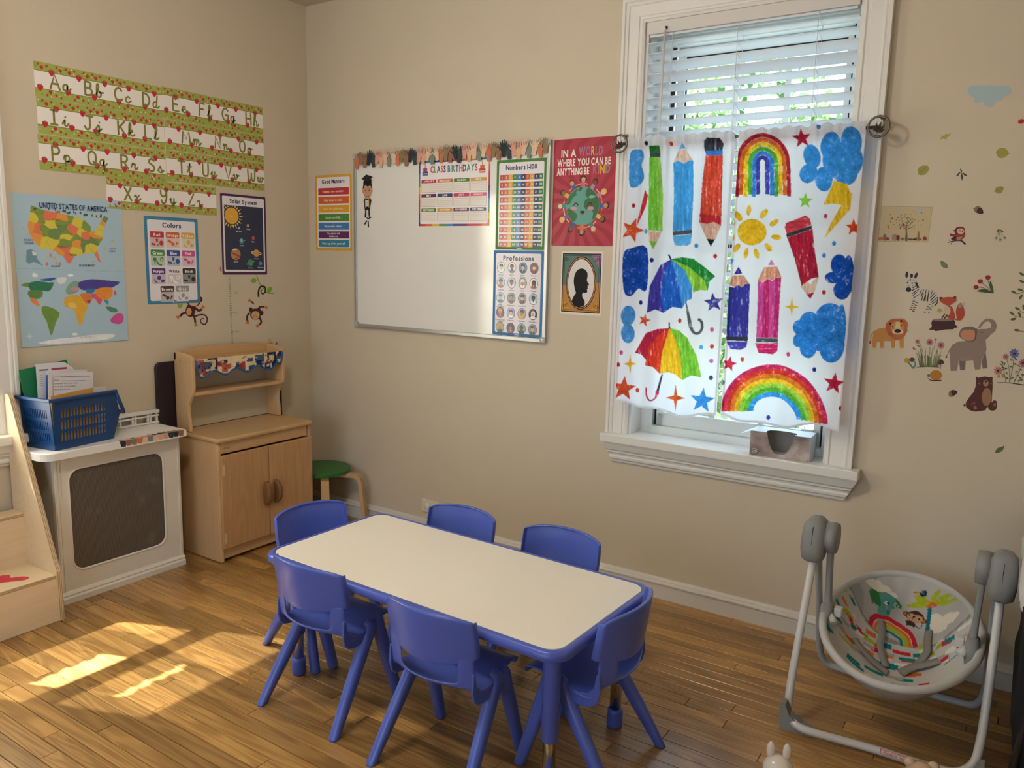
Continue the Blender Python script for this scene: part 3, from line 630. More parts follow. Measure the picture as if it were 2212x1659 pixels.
# ------------------------------------------------------------------ stacking chairs
def make_chair():
    c = empty('stacking_chair')
    T = [-1, -.92, -.72, -.58, -.3, 0, .3, .58, .72, .92, 1]
    rows = [(.150, .268, .128), (.153, .282, .134), (.142, .292, .138), (.10, .296, .142), (.03, .289, .147), (-.04, .283, .150), (-.09, .287, .150), (-.118, .300, .149), (-.130, .312, .148), (-.134, .340, .148), (-.136, .372, .149), (-.138, .400, .150)]
    vs = []; fs = []
    for i, (y, z, hw) in enumerate(rows):
        k = max(0, min(1, (i-4)/4)); side = max(0, min(1, 1-abs(i-6)/3.0))
        for t in T:
            yy = y+k*.045*t*t; zz = z+(1-k)*.006*t*t-(.022*side if abs(t) == 1 else 0)
            if i in (8, 9): zz += (.012 if i == 8 else .02)*(t*t-.25)*(abs(t) < .75)
            vs.append((hw*t, yy, zz))
    n = len(T)
    for i in range(len(rows)-1):
        for j in range(n-1):
            if i >= 8 and 2 < j < n-4+1 and abs((T[j]+T[j+1])/2) < .65: continue
            fs.append((i*n+j, i*n+j+1, (i+1)*n+j+1, (i+1)*n+j))
    m = MB(); m.add(vs, fs, 0, True); o = m.build('seat', M_blue, c, fix=False)
    modapply(o, ('SOLIDIFY', dict(thickness=.007, offset=-1)), ('SUBSURF', dict(levels=2)))
    # backrest: curved panel, lower edge dips in the middle, rolled rim
    T2 = [-1, -1, -.96, -.7, -.35, 0, .35, .7, .96, 1, 1]; vs = []; fs = []; rws = [0, .06, .35, .7, .94, 1.0, 1.0]
    for i, s in enumerate(rws):
        for j, t in enumerate(T2):
            zb = .364+.026*t*t; z = zb+(.516-.004*t*t-zb)*s; y = -.132-.020*s+.047*t*t; x = t*(.150+.003*math.sin(s*pi))
            if j in (0, len(T2)-1): y += .020
            if i == 6: y += (.011 if 0 < j < len(T2)-1 else 0); z -= .003
            vs.append((x, y, z-.012*abs(t)**8*s))
    n = len(T2)
    for i in range(len(rws)-1):
        for j in range(n-1): fs.append((i*n+j, i*n+j+1, (i+1)*n+j+1, (i+1)*n+j))
    m = MB(); m.add(vs, fs, 0, True); o = m.build('backrest', M_blue, c, fix=False)
    modapply(o, ('SOLIDIFY', dict(thickness=.0075, offset=0)), ('SUBSURF', dict(levels=2)))
    for s in (-1, 1):
        for nm, top, foot, low in (('r', (s*.140, .030, .284), (s*.166, -.157, 0), 1), ('f', (s*.138, .066, .284), (s*.152, .152, 0), 0)):
            a, b_ = Vector(top), Vector(foot); ax = (b_-a).normalized(); fr = Vector((0, 1, 0)); u = (fr-ax*fr.dot(ax)).normalized(); w = ax.cross(u); rings = []
            for q, hx, hy in ((-.06, .012, .017), (0, .0175, .024), (.15, .0175, .0225), (.6, .0165, .0200), (.97, .0155, .0185), (1.0, .0135, .0165)):
                p = a+(b_-a)*q; ring = []
                for px_, py_ in rrect(hx, hy, min(hx, hy)*.85, 3):
                    v = p+w*px_+u*py_
                    if q >= .97: v.z = 0.0 if q == 1 else .006
                    ring.append(tuple(v))
                rings.append(ring)
            m = MB(); loft(m, rings); m.build('leg', M_blue, c)
        # side web that ties the leg to the seat
        m = MB(); pr = [(.045, .290), (.045, .262), (.0, .250), (-.045, .246), (-.072, .252), (-.090, .268), (-.097, .30), (-.094, .352), (-.084, .352), (-.078, .312), (-.055, .290), (-.02, .286)]
        m.prism(pr, lambda y, z: (s*.1435, y, z), lambda y, z: (s*.1510, y, z)); o = m.build('side_web', M_blue, c); modapply(o, ('BEVEL', dict(width=.0035, segments=2)))
    return c
ch0 = make_chair(); children_map()
GRP = 'blue stacking chairs around the activity table'
spots = [(1.622, -1.415, 0, 'blue plastic chair on the near side facing the table, beside the sunlit floor'),
         (2.128, -1.437, 0, 'blue plastic chair on the near side of the table, next to the front table leg'),
         (2.462, -1.187, pi/2, 'blue plastic chair at the table end nearest the baby swing'),
         (1.318, -1.149, -pi/2-.165, 'blue plastic chair at the table end nearest the wooden cabinet'),
         (1.700, -.915, pi, 'blue plastic chair across the table below the whiteboard, right beside the wall outlet'),
         (2.127, -.900, pi, 'blue plastic chair across the table, the closest one to the window')]
for i, (x, y, r, lb) in enumerate(spots):
    o = ch0 if i == 0 else copy_tree(ch0)
    o.location = (x, y, 0); o.rotation_euler = (0, 0, r); tag(o, lb, 'chair', GRP)

# ------------------------------------------------------------------ radiator cover
M_cover = mat('scuffed_white_paint', (.72, .68, .60), .5, .35, noise=.10, nscale=9, bump=.1, bscale=40)
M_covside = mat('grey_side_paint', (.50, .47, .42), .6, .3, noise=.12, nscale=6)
M_topw = mat('white_cover_top', (.80, .79, .77), .4, .4, noise=.06, nscale=12)
def screen_mat():
    m = bpy.data.materials.new('perforated_screen'); m.use_nodes = True; nt = m.node_tree; N = nt.nodes; L = nt.links; b = N['Principled BSDF']
    tc = N.new('ShaderNodeTexCoord'); v = N.new('ShaderNodeTexVoronoi'); v.inputs['Scale'].default_value = 210; v.inputs['Randomness'].default_value = .0
    L.new(tc.outputs['Object'], v.inputs['Vector']); cr = N.new('ShaderNodeValToRGB'); cr.color_ramp.elements[0].position = .30; cr.color_ramp.elements[1].position = .42
    cr.color_ramp.elements[0].color = (.035, .028, .021, 1); cr.color_ramp.elements[1].color = (.20, .17, .14, 1); L.new(v.outputs['Distance'], cr.inputs[0])
    n = N.new('ShaderNodeTexNoise'); n.inputs['Scale'].default_value = 9; n.inputs['Detail'].default_value = 6; L.new(tc.outputs['Object'], n.inputs[0])
    r2 = N.new('ShaderNodeValToRGB'); r2.color_ramp.elements[0].position = .60; r2.color_ramp.elements[1].position = 1.0; L.new(n.outputs[0], r2.inputs[0])
    mx = N.new('ShaderNodeMix'); mx.data_type = 'RGBA'; mx.inputs[7].default_value = (.30, .27, .24, 1); L.new(r2.outputs[0], mx.inputs[0]); L.new(cr.outputs[0], mx.inputs[6])
    L.new(mx.outputs[2], b.inputs['Base Color']); b.inputs['Roughness'].default_value = .6; b.inputs['Metallic'].default_value = .3
    return m
M_screen = screen_mat()
rc = empty('radiator_cover', (.10, -1.275, 0))
def RC(m, n, mt): return shift(m, rc).build(n, mt, rc)
def shift(m, e):
    off = e.location; c, s = math.cos(-e.rotation_euler.z), math.sin(-e.rotation_euler.z)
    m.v = [((x-off.x)*c-(y-off.y)*s, (x-off.x)*s+(y-off.y)*c, z-off.z) for x, y, z in m.v]; return m
y0, y1 = -1.556, -.99
m = MB(); hole = rrect(.2165, .2225, .05, 6, -1.285, .3425)      # (y,z)
outer = [(y1, .622), (y0, .622), (y0, 0), (y1, 0)]
# plate with a rounded opening
o_ = []; 
for (hy, hz) in hole:
    dy, dz = hy+1.285, hz-.3425; k = min(((y1-y0)/2)/max(abs(dy), 1e-6), .33/max(abs(dz), 1e-6)); o_.append((min(max(-1.273+dy*k*1.2, y0), y1), min(max(.3425+dz*k*1.2, 0), .622)))
n = len(hole)
for X, flip in ((.195, 0), (.177, 1)):
    vs = [(X, *p) for p in hole]+[(X, *p) for p in o_]; fs = [(i, (i+1) % n, n+(i+1) % n, n+i) for i in range(n)]; m.add(vs, fs)
m.add([(.195, *p) for p in hole]+[(.177, *p) for p in hole], [(i, (i+1) % n, n+(i+1) % n, n+i) for i in range(n)])
m.add([(.195, *p) for p in o_]+[(.177, *p) for p in o_], [(i, (i+1) % n, n+(i+1) % n, n+i) for i in range(n)])
RC(m, 'front_frame', M_cover)
m = MB(); loft(m, [[(.195, y, z) for y, z in rrect(.2165, .2225, .05, 6, -1.285, .3425)], [(.199, y, z) for y, z in rrect(.2125, .2185, .047, 6, -1.285, .3425)], [(.190, y, z) for y, z in rrect(.208, .214, .044, 6, -1.285, .3425)]], cap0=False, cap1=False); RC(m, 'opening_bead', M_cover)
m = MB(); m.add([(.186, y, z) for y, z in rrect(.2165, .2225, .05, 6, -1.285, .3425)], [tuple(range(n))]); RC(m, 'perforated_screen', M_screen)
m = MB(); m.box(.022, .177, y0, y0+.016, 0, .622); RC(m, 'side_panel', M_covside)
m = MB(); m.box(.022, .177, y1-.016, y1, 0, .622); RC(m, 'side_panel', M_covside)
for yy in (y0+.004, y0+.016, y1-.014): 
    m = MB(); m.box(.195, .1985, yy, yy+.006, .0, .62); RC(m, 'stile_bead', M_cover)
P = [(0, 0), (.016, 0), (.016, .022), (.010, .030), (.012, .036), (.004, .046), (0, .048)]
m = MB(); m.prism(P, lambda d, z: (.195+d, y0, z), lambda d, z: (.195+d, y1, z)); RC(m, 'base_moulding', M_cover)
P = [(-1.618, .0), (-.985, .0), (-.985, .246)]+[(-1.618+.055-.055*math.sin(t), .246-.055+.055*math.cos(t)) for t in np.linspace(0, pi/2, 8)]
m = MB(); loft(m, [[(x+.001, y, z) for y, x in P] for z in (.624, .652)]+[[((x-.004) if x > .01 else x+.001, y+(.003 if y < -1.59 else -.003 if y > -.99 else 0), .6555) for y, x in P]], smooth=False); RC(m, 'top_board', M_topw)
tag(rc, 'white radiator cover with brown perforated screen under the blue basket', 'radiator cover')

# ------------------------------------------------------------------ maple play cabinet with hutch
M_maple = wood_mat('maple_cabinet', (214, 182, 140), (192, 154, 110), 'Z', .7, .36, .4, coat=.2, rand=.04, ringy=.35)
M_maple2 = wood_mat('maple_door', (208, 168, 122), (172, 128, 84), 'Z', .8, .36, .4, coat=.2, rand=.07, ringy=.5)
M_maplet = wood_mat('maple_worktop', (210, 174, 128), (190, 150, 104), 'Y', .6, .34, .4, coat=.25, rand=.03, ringy=.3)
M_hand = wood_mat('brown_wood_pull', (140, 100, 62), (112, 78, 46), 'Z', 1, .4, .4, rand=0)
cb = empty('play_cabinet', (.18, -.607, 0)); Y0, Y1 = -.889, -.325
def CB(m, n, mt, par=None): return shift(m, cb).build(n, mt, par or cb)
m = MB(); m.box(.030, .328, Y0, Y0+.018, 0.002, .586, bev=.004); m.box(.328, .338, Y0+.001, Y0+.018, .002, .586, bev=.004); CB(m, 'side_panel', M_maple)
m = MB(); m.box(.030, .338, Y1-.018, Y1, 0.002, .586, bev=.004); CB(m, 'side_panel', M_maple)
m = MB(); m.box(.030, .036, Y0+.018, Y1-.018, .03, .586); CB(m, 'back_panel', M_maple)
m = MB(); m.box(.036, .33, Y0+.018, Y1-.018, .05, .064); CB(m, 'bottom_board', M_maple)
m = MB(); m.box(.318, .334, Y0+.018, Y1-.018, .016, .068, bev=.003); CB(m, 'kick_rail', M_maplet)
m = MB(); m.box(.320, .340, Y0+.018, Y1-.024, .530, .584, bev=.003); dr = CB(m, 'front_rail', M_maplet)
m = MB()     # tiny burned-in mark: two little peaks and dots
for i, (dy, dz, w_, h_) in enumerate(((0, 0, .012, .011), (.013, 0, .012, .013), (.026, 0, .010, .010))):
    m.add([(.3403, Y0+.03+dy, .551+dz), (.3403, Y0+.03+dy+w_, .551+dz), (.3403, Y0+.03+dy+w_/2, .551+dz+h_)], [(0, 1, 2)])
    m.add([(.3405, Y0+.033+dy, .552), (.3405, Y0+.033+dy+w_*.5, .552), (.3405, Y0+.033+dy+w_*.25, .552+h_*.5)], [(0, 1, 2)], 1)
shift(m, cb).build('burned_mark', [mat('brand_brown', (.16, .09, .04), .7), M_maplet], dr)
m = MB(); loft(m, [[(x, y, z) for x, y in rrect((.356-.026)/2-i, (Y1-Y0+.016)/2-i, .018-i*.5, 5, (.356+.026)/2, (Y0+Y1)/2)] for i, z in ((.002, .586), (0, .589), (0, .600), (.003, .6045), (.008, .606))]); CB(m, 'worktop', M_maplet)
for k, (ya, yb, hs) in enumerate(((Y0+.004, -.6105, 1), (-.6075, Y1-.004, -1))):
    m = MB(); m.box(.338, .356, ya, yb, .070, .524, bev=.004); d = CB(m, 'door', M_maple2)
    yh = yb-.022 if hs > 0 else ya+.026
    m = MB(); rings = []
    for z in np.linspace(.232, .348, 11):
        q = math.sqrt(max(.0, 1-((z-.29)/.060)**2)); hx, hy = .004+.020*q, .0085+.004*q
        rings.append([(.354+max(0, x_+hx), yh-hs*.008*q+y_, z) for x_, y_ in rrect(hx, hy, min(hx, hy)*.8, 3)])
    loft(m, rings); shift(m, cb).build('handle', M_hand, d)
    if hs > 0:
        for z in (.10, .43):
            m = MB(); m.box(.3562, .3574, ya+.006, ya+.018, z, z+.05); shift(m, cb).build('hinge', mat('hinge_plate', (.62, .50, .36), .35, .5), d)
# hutch: shaped sides, tray top, shelf
hs_ = [(.026, .608), (.128, .608), (.124, .66), (.118, .70), (.122, .735), (.138, .765), (.156, .79), (.163, .815), (.165, .93)]+[(.165-.018+.018*math.cos(t), .958+.018*math.sin(t)) for t in np.linspace(0, pi/2, 6)]+[(.070, .985), (.026, .988)]
hh = []
for ya, yb in ((Y0+.003, Y0+.021), (Y1-.026, Y1-.008)):
    m = MB(); m.prism(hs_, lambda x, z: (x, ya, z), lambda x, z: (x, yb, z)); o = CB(m, 'hutch_side', M_maple)
    modapply(o, ('BEVEL', dict(width=.003, segments=2, limit_method='ANGLE'))); hh.append(o)
m = MB(); m.box(.036, .158, Y0+.021, Y1-.026, .936, .950, bev=.003); CB(m, 'hutch_top', M_maplet)
bk = [(Y0+.003, .950), (Y1-.008, .950), (Y1-.008, .985)]+[(y, .985+.018*math.sin((y-Y0)/(Y1-Y0)*pi)**.7) for y in np.linspace(Y1-.012, Y0+.008, 17)]+[(Y0+.003, .984)]
m = MB(); m.prism(bk, lambda y, z: (.026, y, z), lambda y, z: (.040, y, z)); CB(m, 'tray_back', M_maplet)
m = MB(); m.box(.026, .031, Y0+.021, Y1-.026, .608, .936); CB(m, 'hutch_back', mat('cream_back_panel', (.56, .50, .38), .6, .3))
m = MB(); m.box(.040, .160, Y0+.021, Y1-.026, .783, .801, bev=.004); CB(m, 'hutch_shelf', M_maplet)
for yy, zz in ((.075, .948), (.115, .943)):
    m = MB(); m.lathe([(.003, -.0005), (.003, .001)], (yy, Y0+.0028, zz), 8, axis='Y'); CB(m, 'screw_plug', M_hand)
# patchwork valance with scalloped blue binding
def valance():
    c = Canvas(560, 120, 'e6d4ac', 1.0); r = random.Random(5)
    pal = ['e8d8b4', 'dcc596', '2b3f78', '24324f', 'a04a42', '8c3a38', '4d6288', '26365c', 'c46a58', '1e2438', '2b3f78']
    for i in range(60):
        x, y, s_ = r.uniform(-10, 550), r.uniform(-5, 105), r.choice((18, 26, 36, 46, 60)); q = s_*r.uniform(.7, 1.4); col = r.choice(pal)
        c.poly([(x, y), (x+s_, y+r.uniform(-3, 3)), (x+s_, y+q), (x, y+q)], col, .15, 'o')
        if s_ > 20: c.poly([(x+s_*.3, y+q*.3), (x+s_*.6, y+q*.3), (x+s_*.6, y+q*.6), (x+s_*.3, y+q*.6)], r.choice(pal), .1, 'o')
    for i in range(60):
        x, y, s_ = r.uniform(0, 555), r.uniform(0, 115), r.uniform(5, 11); c.poly([(x, y), (x+s_, y), (x+s_, y+s_), (x, y+s_)], r.choice(pal), 0)
    w, h = 140, 34; u = np.linspace(0, 1, w)[None, :]; v = np.linspace(0, 1, h)[:, None]; ya, yb = Y0+.022, Y1-.027
    y = ya+(yb-ya)*u+0*v; dz = .074+.014*np.cos(u*2*pi*4-pi*.75+.6)*1.0; dz = np.where(u < .03, dz*(.2+u/.03*.8), dz); dz = np.where(u > .97, dz*(.2+(1-u)/.03*.8), dz)
    z = .9575-dz*v; x = .163+.003*np.sin(u*46)*v+.005*v*(1-v)+.003; off = cb.location
    o = color_grid('valance', np.stack([x-off.x, y-off.y, z-off.z], -1), c.sample(u*560+0*v, v*(dz/.09)*115), cloth_mat('patchwork_cloth', trans=.1, attr=True), cb)
    pts = [(x[-1, i]-off.x, y[-1, i]-off.y, z[-1, i]-off.z) for i in range(0, w, 2)]; pts = [(pts[0][0], pts[0][1], .955)]+pts+[(pts[-1][0], pts[-1][1], .955)]
    m = MB(); m.tube(pts, .0042, 6); m.build('blue_binding', mat('blue_binding_tape', (44, 98, 160), .7, .2), o)
valance()
tag(cb, 'maple play cabinet with hutch, two doors and patchwork valance', 'cabinet')

# ------------------------------------------------------------------ dark board and white rack behind the furniture
m = MB(); loft(m, [[(x, y, z) for y, z in rrect(.372-i, .31-i, .028, 5, -.606, .63)] for i, x in ((.004, .0035), (0, .006), (0, .018), (.004, .0215))]); 
tag(m.build('folded_board', mat('dark_maroon_vinyl', (38, 26, 34), .45, .4)), 'dark maroon padded board standing between the hutch and the wall', 'board')
rk = empty('white_rack', (.02, -1.06, .655)); M_rack = mat('white_rack_paint', (.72, .71, .69), .45, .4)
for nm, z0_, z1_, xa, xb in (('rail', .050, .066, -.014, .010), ('rail', .034, .042, -.012, .006), ('rail', .002, .010, -.012, .006)):
    m = MB(); m.box(xa, xb, -.12, .085, z0_, z1_, bev=.002); m.build(nm, M_rack, rk)
for y in (-.105, -.045, -.032, .03, .043, .075):
    m = MB(); m.box(-.010, .002, y-.005, y+.005, .0008, .05); m.build('slat', M_rack, rk)
tag(rk, 'small white slatted rack against the wall behind the blue basket', 'rack')

# ------------------------------------------------------------------ green stool
M_green = wood_mat('green_stained_wood', (38, 122, 52), (26, 96, 40), 'X', .8, .4, .4, coat=.2, rand=0)
M_birch = wood_mat('birch_plywood', (214, 182, 138), (190, 152, 104), 'Z', .8, .45, .35, rand=.05, ringy=.3)
sx, sy = .245, -.164; st = empty('round_stool', (sx, sy, 0))
m = MB(); m.lathe([(0, .283), (.152, .283), (.158, .287), (.158, .302), (.154, .306), (0, .306)], (0, 0, 0), 40, smooth=False); m.build('seat', M_green, st)
for a in (.42, -.62, 2.3, -2.3):
    d = Vector((math.cos(a), math.sin(a), 0)); q = Vector((-d.y, d.x, 0)); pth = [(.02, .272), (.10, .272), (.185, .272), (.205, .268), (.220, .256), (.228, .238), (.236, .16), (.252, 0)]
    if a == 2.3 or a == -2.3: pth = [(r_*.62, z_) for r_, z_ in pth]
    if a == -.62: pth = [(r_*.58, z_) for r_, z_ in pth]
    rings = []
    for i, (r_, z_) in enumerate(pth):
        p = Vector((0, 0, z_))+d*r_; t = Vector((pth[min(i+1, 7)][0]-pth[max(i-1, 0)][0], 0, pth[min(i+1, 7)][1]-pth[max(i-1, 0)][1])).normalized(); nrm = d*(-t.z)+Vector((0, 0, t.x))
        if i == 7: nrm = d
        rings.append([tuple(p+q*.021+nrm*.010), tuple(p-q*.021+nrm*.010), tuple(p-q*.021-nrm*.010), tuple(p+q*.021-nrm*.010)])
    m = MB(); loft(m, rings, smooth=False); m.build('leg', M_birch, st)
tag(st, 'round stool with green seat and bent birch legs in the corner', 'stool')

# ------------------------------------------------------------------ wall outlet
M_out = mat('ivory_outlet', (.72, .66, .54), .35, .45)
ot = empty('wall_outlet', (.886, 0, .164))
m = MB(); m.box(-.058, .058, -.006, -.0003, -.035, .035, bev=.002); m.build('cover_plate', M_out, ot)
for x in (-.021, .021):
    m = MB(); m.lathe([(.0175, -.006), (.0175, -.010), (.015, -.012), (0, -.0125)], (x, 0, 0), 20, axis='Y'); m.build('safety_plug', mat('plug_cover', (.78, .73, .63), .3, .45), ot)
tag(ot, 'ivory wall outlet with two round safety plugs above the baseboard', 'outlet')

# ------------------------------------------------------------------ wooden steps
M_ply = wood_mat('birch_ply_face', (232, 212, 180), (214, 188, 150), 'Y', .5, .5, .35, rand=.05, ringy=.35)
M_plyedge = wood_mat('ply_edge', (190, 158, 112), (140, 110, 72), 'Y', 2.0, .6, .3, rand=0, ringy=.2)
sp = empty('wooden_steps', (.17, -2.0, 0))
def SP(m, n, mt, par=None): return shift(m, sp).build(n, mt, par or sp)
side = [(.024, 0.001), (.337, 0.001), (.337, .205), (.312, .250), (.060, .868), (.046, .880), (.024, .880)]
for ya, yb in ((-1.640, -1.620), (-2.38, -2.36)):
    m = MB(); m.prism(side, lambda x, z: (x, ya, z), lambda x, z: (x, yb, z)); o = SP(m, 'side_panel', M_ply)
m = MB()
for (a, b_) in zip(side[1:6], side[2:7]):
    for ya, yb in ((-1.6362, -1.6338), (-1.6302, -1.6278), (-1.6242, -1.6218)):
        nx, nz = (b_[1]-a[1]), -(b_[0]-a[0]); L_ = math.hypot(nx, nz); nx, nz = nx/L_*.0004, nz/L_*.0004
        m.add([(a[0]+nx, ya, a[1]+nz), (a[0]+nx, yb, a[1]+nz), (b_[0]+nx, yb, b_[1]+nz), (b_[0]+nx, ya, b_[1]+nz)], [(0, 1, 2, 3)])
SP(m, 'ply_layers', M_plyedge)
for x0_, x1_, z_, zr in ((.105, .334, .192, 0.001), (.030, .112, .402, .192)):
    m = MB(); m.box(x1_-.016, x1_-.001, -2.36, -1.640, zr, z_-.015); SP(m, 'riser', M_ply)
    m = MB(); m.box(x0_, x1_, -2.36, -1.640, z_-.015, z_, bev=.002); tr_ = SP(m, 'tread', M_ply)
    m = MB()
    for dz in (-.012, -.008, -.004): m.box(x1_, x1_+.0003, -2.36, -1.640, z_+dz-.001, z_+dz+.001)
    SP(m, 'ply_layers', M_plyedge, tr_)
    def blot(pts, col, nm):
        b2 = MB(); b2.add([(x, y, z_+.0006) for x, y in catmull(pts, 5, True)], [tuple(range(5*len(pts)))]); SP(b2, nm, mat('paint_'+nm, col, .45, .4, noise=.35, nscale=60), tr_)
    if z_ < .3:
        blot([(.195, -1.745), (.175, -1.765), (.185, -1.80), (.165, -1.83), (.20, -1.845), (.235, -1.835), (.25, -1.80), (.265, -1.77), (.29, -1.735), (.275, -1.712), (.245, -1.725), (.225, -1.755)], (205, 52, 74), 'crimson_blot')
        blot([(.21, -1.87), (.20, -1.93), (.26, -1.95), (.30, -1.91), (.27, -1.865)], (150, 190, 150), 'pale_green_blot')
    else: blot([(.05, -1.72), (.045, -1.78), (.08, -1.80), (.10, -1.76), (.085, -1.715)], (225, 225, 222), 'white_blot')
tag(sp, 'birch plywood steps with painted blots at the left edge', 'steps')

# ------------------------------------------------------------------ blue basket and its papers
M_bin = mat('navy_blue_bin', (16, 62, 116), .33, .5, bump=.03, bscale=200)
bn = empty('stacking_basket', (.108, -1.440, .656), math.radians(9))
def panel(m, org, U, V, N_, w, h, th, cols, rows, mu, mv, sw, shh):
    """perforated panel: bands and bars around real slots"""
    def B(u0, u1, v0, v1):
        pts = [org+U*u+V*v+N_*d for d in (0, th) for u, v in ((u0, v0), (u1, v0), (u1, v1), (u0, v1))]
        m.add(pts, [(0, 3, 2, 1), (4, 5, 6, 7), (0, 1, 5, 4), (1, 2, 6, 5), (2, 3, 7, 6), (3, 0, 4, 7)])
    pu = (w-2*mu)/cols; pv = (h-2*mv)/rows
    B(0, mu, 0, h); B(w-mu, w, 0, h); B(mu, w-mu, 0, mv); B(mu, w-mu, h-mv, h)
    for r_ in range(rows):
        v0 = mv+r_*pv; B(mu, w-mu, v0+shh*pv, v0+pv) if r_ < rows-1 else B(mu, w-mu, v0+shh*pv, v0+pv)
        for c_ in range(cols): B(mu+c_*pu+sw*pu, mu+(c_+1)*pu, v0, v0+shh*pv)
hx, hyb, H_ = .090, .130, .205
X_, Y_, Z_ = Vector((1, 0, 0)), Vector((0, 1, 0)), Vector((0, 0, 1))
m = MB(); panel(m, Vector((hx, -hyb, .004)), Y_, (Z_+X_*.05).normalized(), -X_, .270, H_, .002, 15, 3, .030, .030, .58, .74)
m.add([(hx, .139, .004), (hx, .178, .105), (hx+.01, .150, .205), (hx+.01, .139, .205)], [(0, 1, 2, 3)]); m.build('side_panel', M_bin, bn)
m = MB(); panel(m, Vector((-hx, -hyb, .004)), Y_, (Z_-X_*.05).normalized(), X_, .270, H_, .002, 15, 3, .030, .030, .58, .74)
m.add([(-hx, .139, .004), (-hx, .178, .105), (-hx-.01, .150, .205), (-hx-.01, .139, .205)], [(0, 1, 2, 3)]); m.build('side_panel', M_bin, bn)
m = MB(); panel(m, Vector((-hx, -hyb, .004)), X_, (Z_-Y_*.06).normalized(), Y_, 2*hx, H_, .004, 14, 3, .018, .030, .42, .72); m.build('end_panel', M_bin, bn)
m = MB(); m.box(-hx, hx, -hyb, .142, 0, .005); m.build('base', M_bin, bn)
m = MB(); m.add([(-hx, .142, .002), (hx, .142, .002), (hx, .178, .105), (-hx, .178, .105), (-hx, .138, .002), (hx, .138, .002), (hx, .174, .105), (-hx, .174, .105)], [(0, 1, 2, 3), (4, 7, 6, 5), (0, 3, 7, 4), (1, 5, 6, 2), (3, 2, 6, 7), (0, 4, 5, 1)]); m.build('scoop_front', M_bin, bn)
m = MB(); zt = .208; t_ = .012
m.box(-hx-.018, hx+.018, -hyb-.024, -hyb-.008, zt-.008, zt+.005, bev=.003)
for s in (-1, 1): m.box(s*(hx+.012)-.008, s*(hx+.012)+.008, -hyb-.02, .157, zt-.008, zt+.005, bev=.003)
for s in (-1, 1):
    a, b_ = Vector((s*(hx+.010), .152, zt)), Vector((s*(hx+.006), .194, .108))
    m.tube([a, b_], .0075, 8)
m.tube([(-hx-.006, .194, .108), (hx+.006, .194, .108)], .008, 8)
m.build('rim', M_bin, bn); bmat = print_mat('paper_print', .6, .3)
tag(bn, 'navy blue slotted stacking basket on the radiator cover', 'basket')

# ------------------------------------------------------------------ flat print: layered cut shapes with their own colours
GLY = {}
def load_glyphs():
    chars = 'ABCDEFGHIJKLMNOPQRSTUVWXYZabcdefghijklmnopqrstuvwxyz0123456789.,-!:;()&'; tmp = []
    for wt, off in ((0, 0.0), (1, .016), (2, .034)):
        for ch in chars:
            cu = bpy.data.curves.new('g', 'FONT'); cu.body = ch; cu.size = 1; cu.offset = off; cu.resolution_u = 3; cu.fill_mode = 'FRONT'
            o = bpy.data.objects.new('g', cu); COL.objects.link(o); tmp.append((wt, ch, o))
    dg = bpy.context.evaluated_depsgraph_get()
    for wt, ch, o in tmp:
        me = o.evaluated_get(dg).to_mesh(); me.calc_loop_triangles()
        v = [(p.co.x, p.co.y) for p in me.vertices]; t = [tuple(q.vertices) for q in me.loop_triangles]
        xs = [p[0] for p in v] or [0]; GLY[wt, ch] = ([(x-min(xs), y) for x, y in v], t, max(xs)-min(xs)); o.evaluated_get(dg).to_mesh_clear()
    for _, _, o in tmp:
        cu = o.data; bpy.data.objects.remove(o); bpy.data.curves.remove(cu)
load_glyphs(); CAPH = max(y for x, y in GLY[0, 'H'][0])
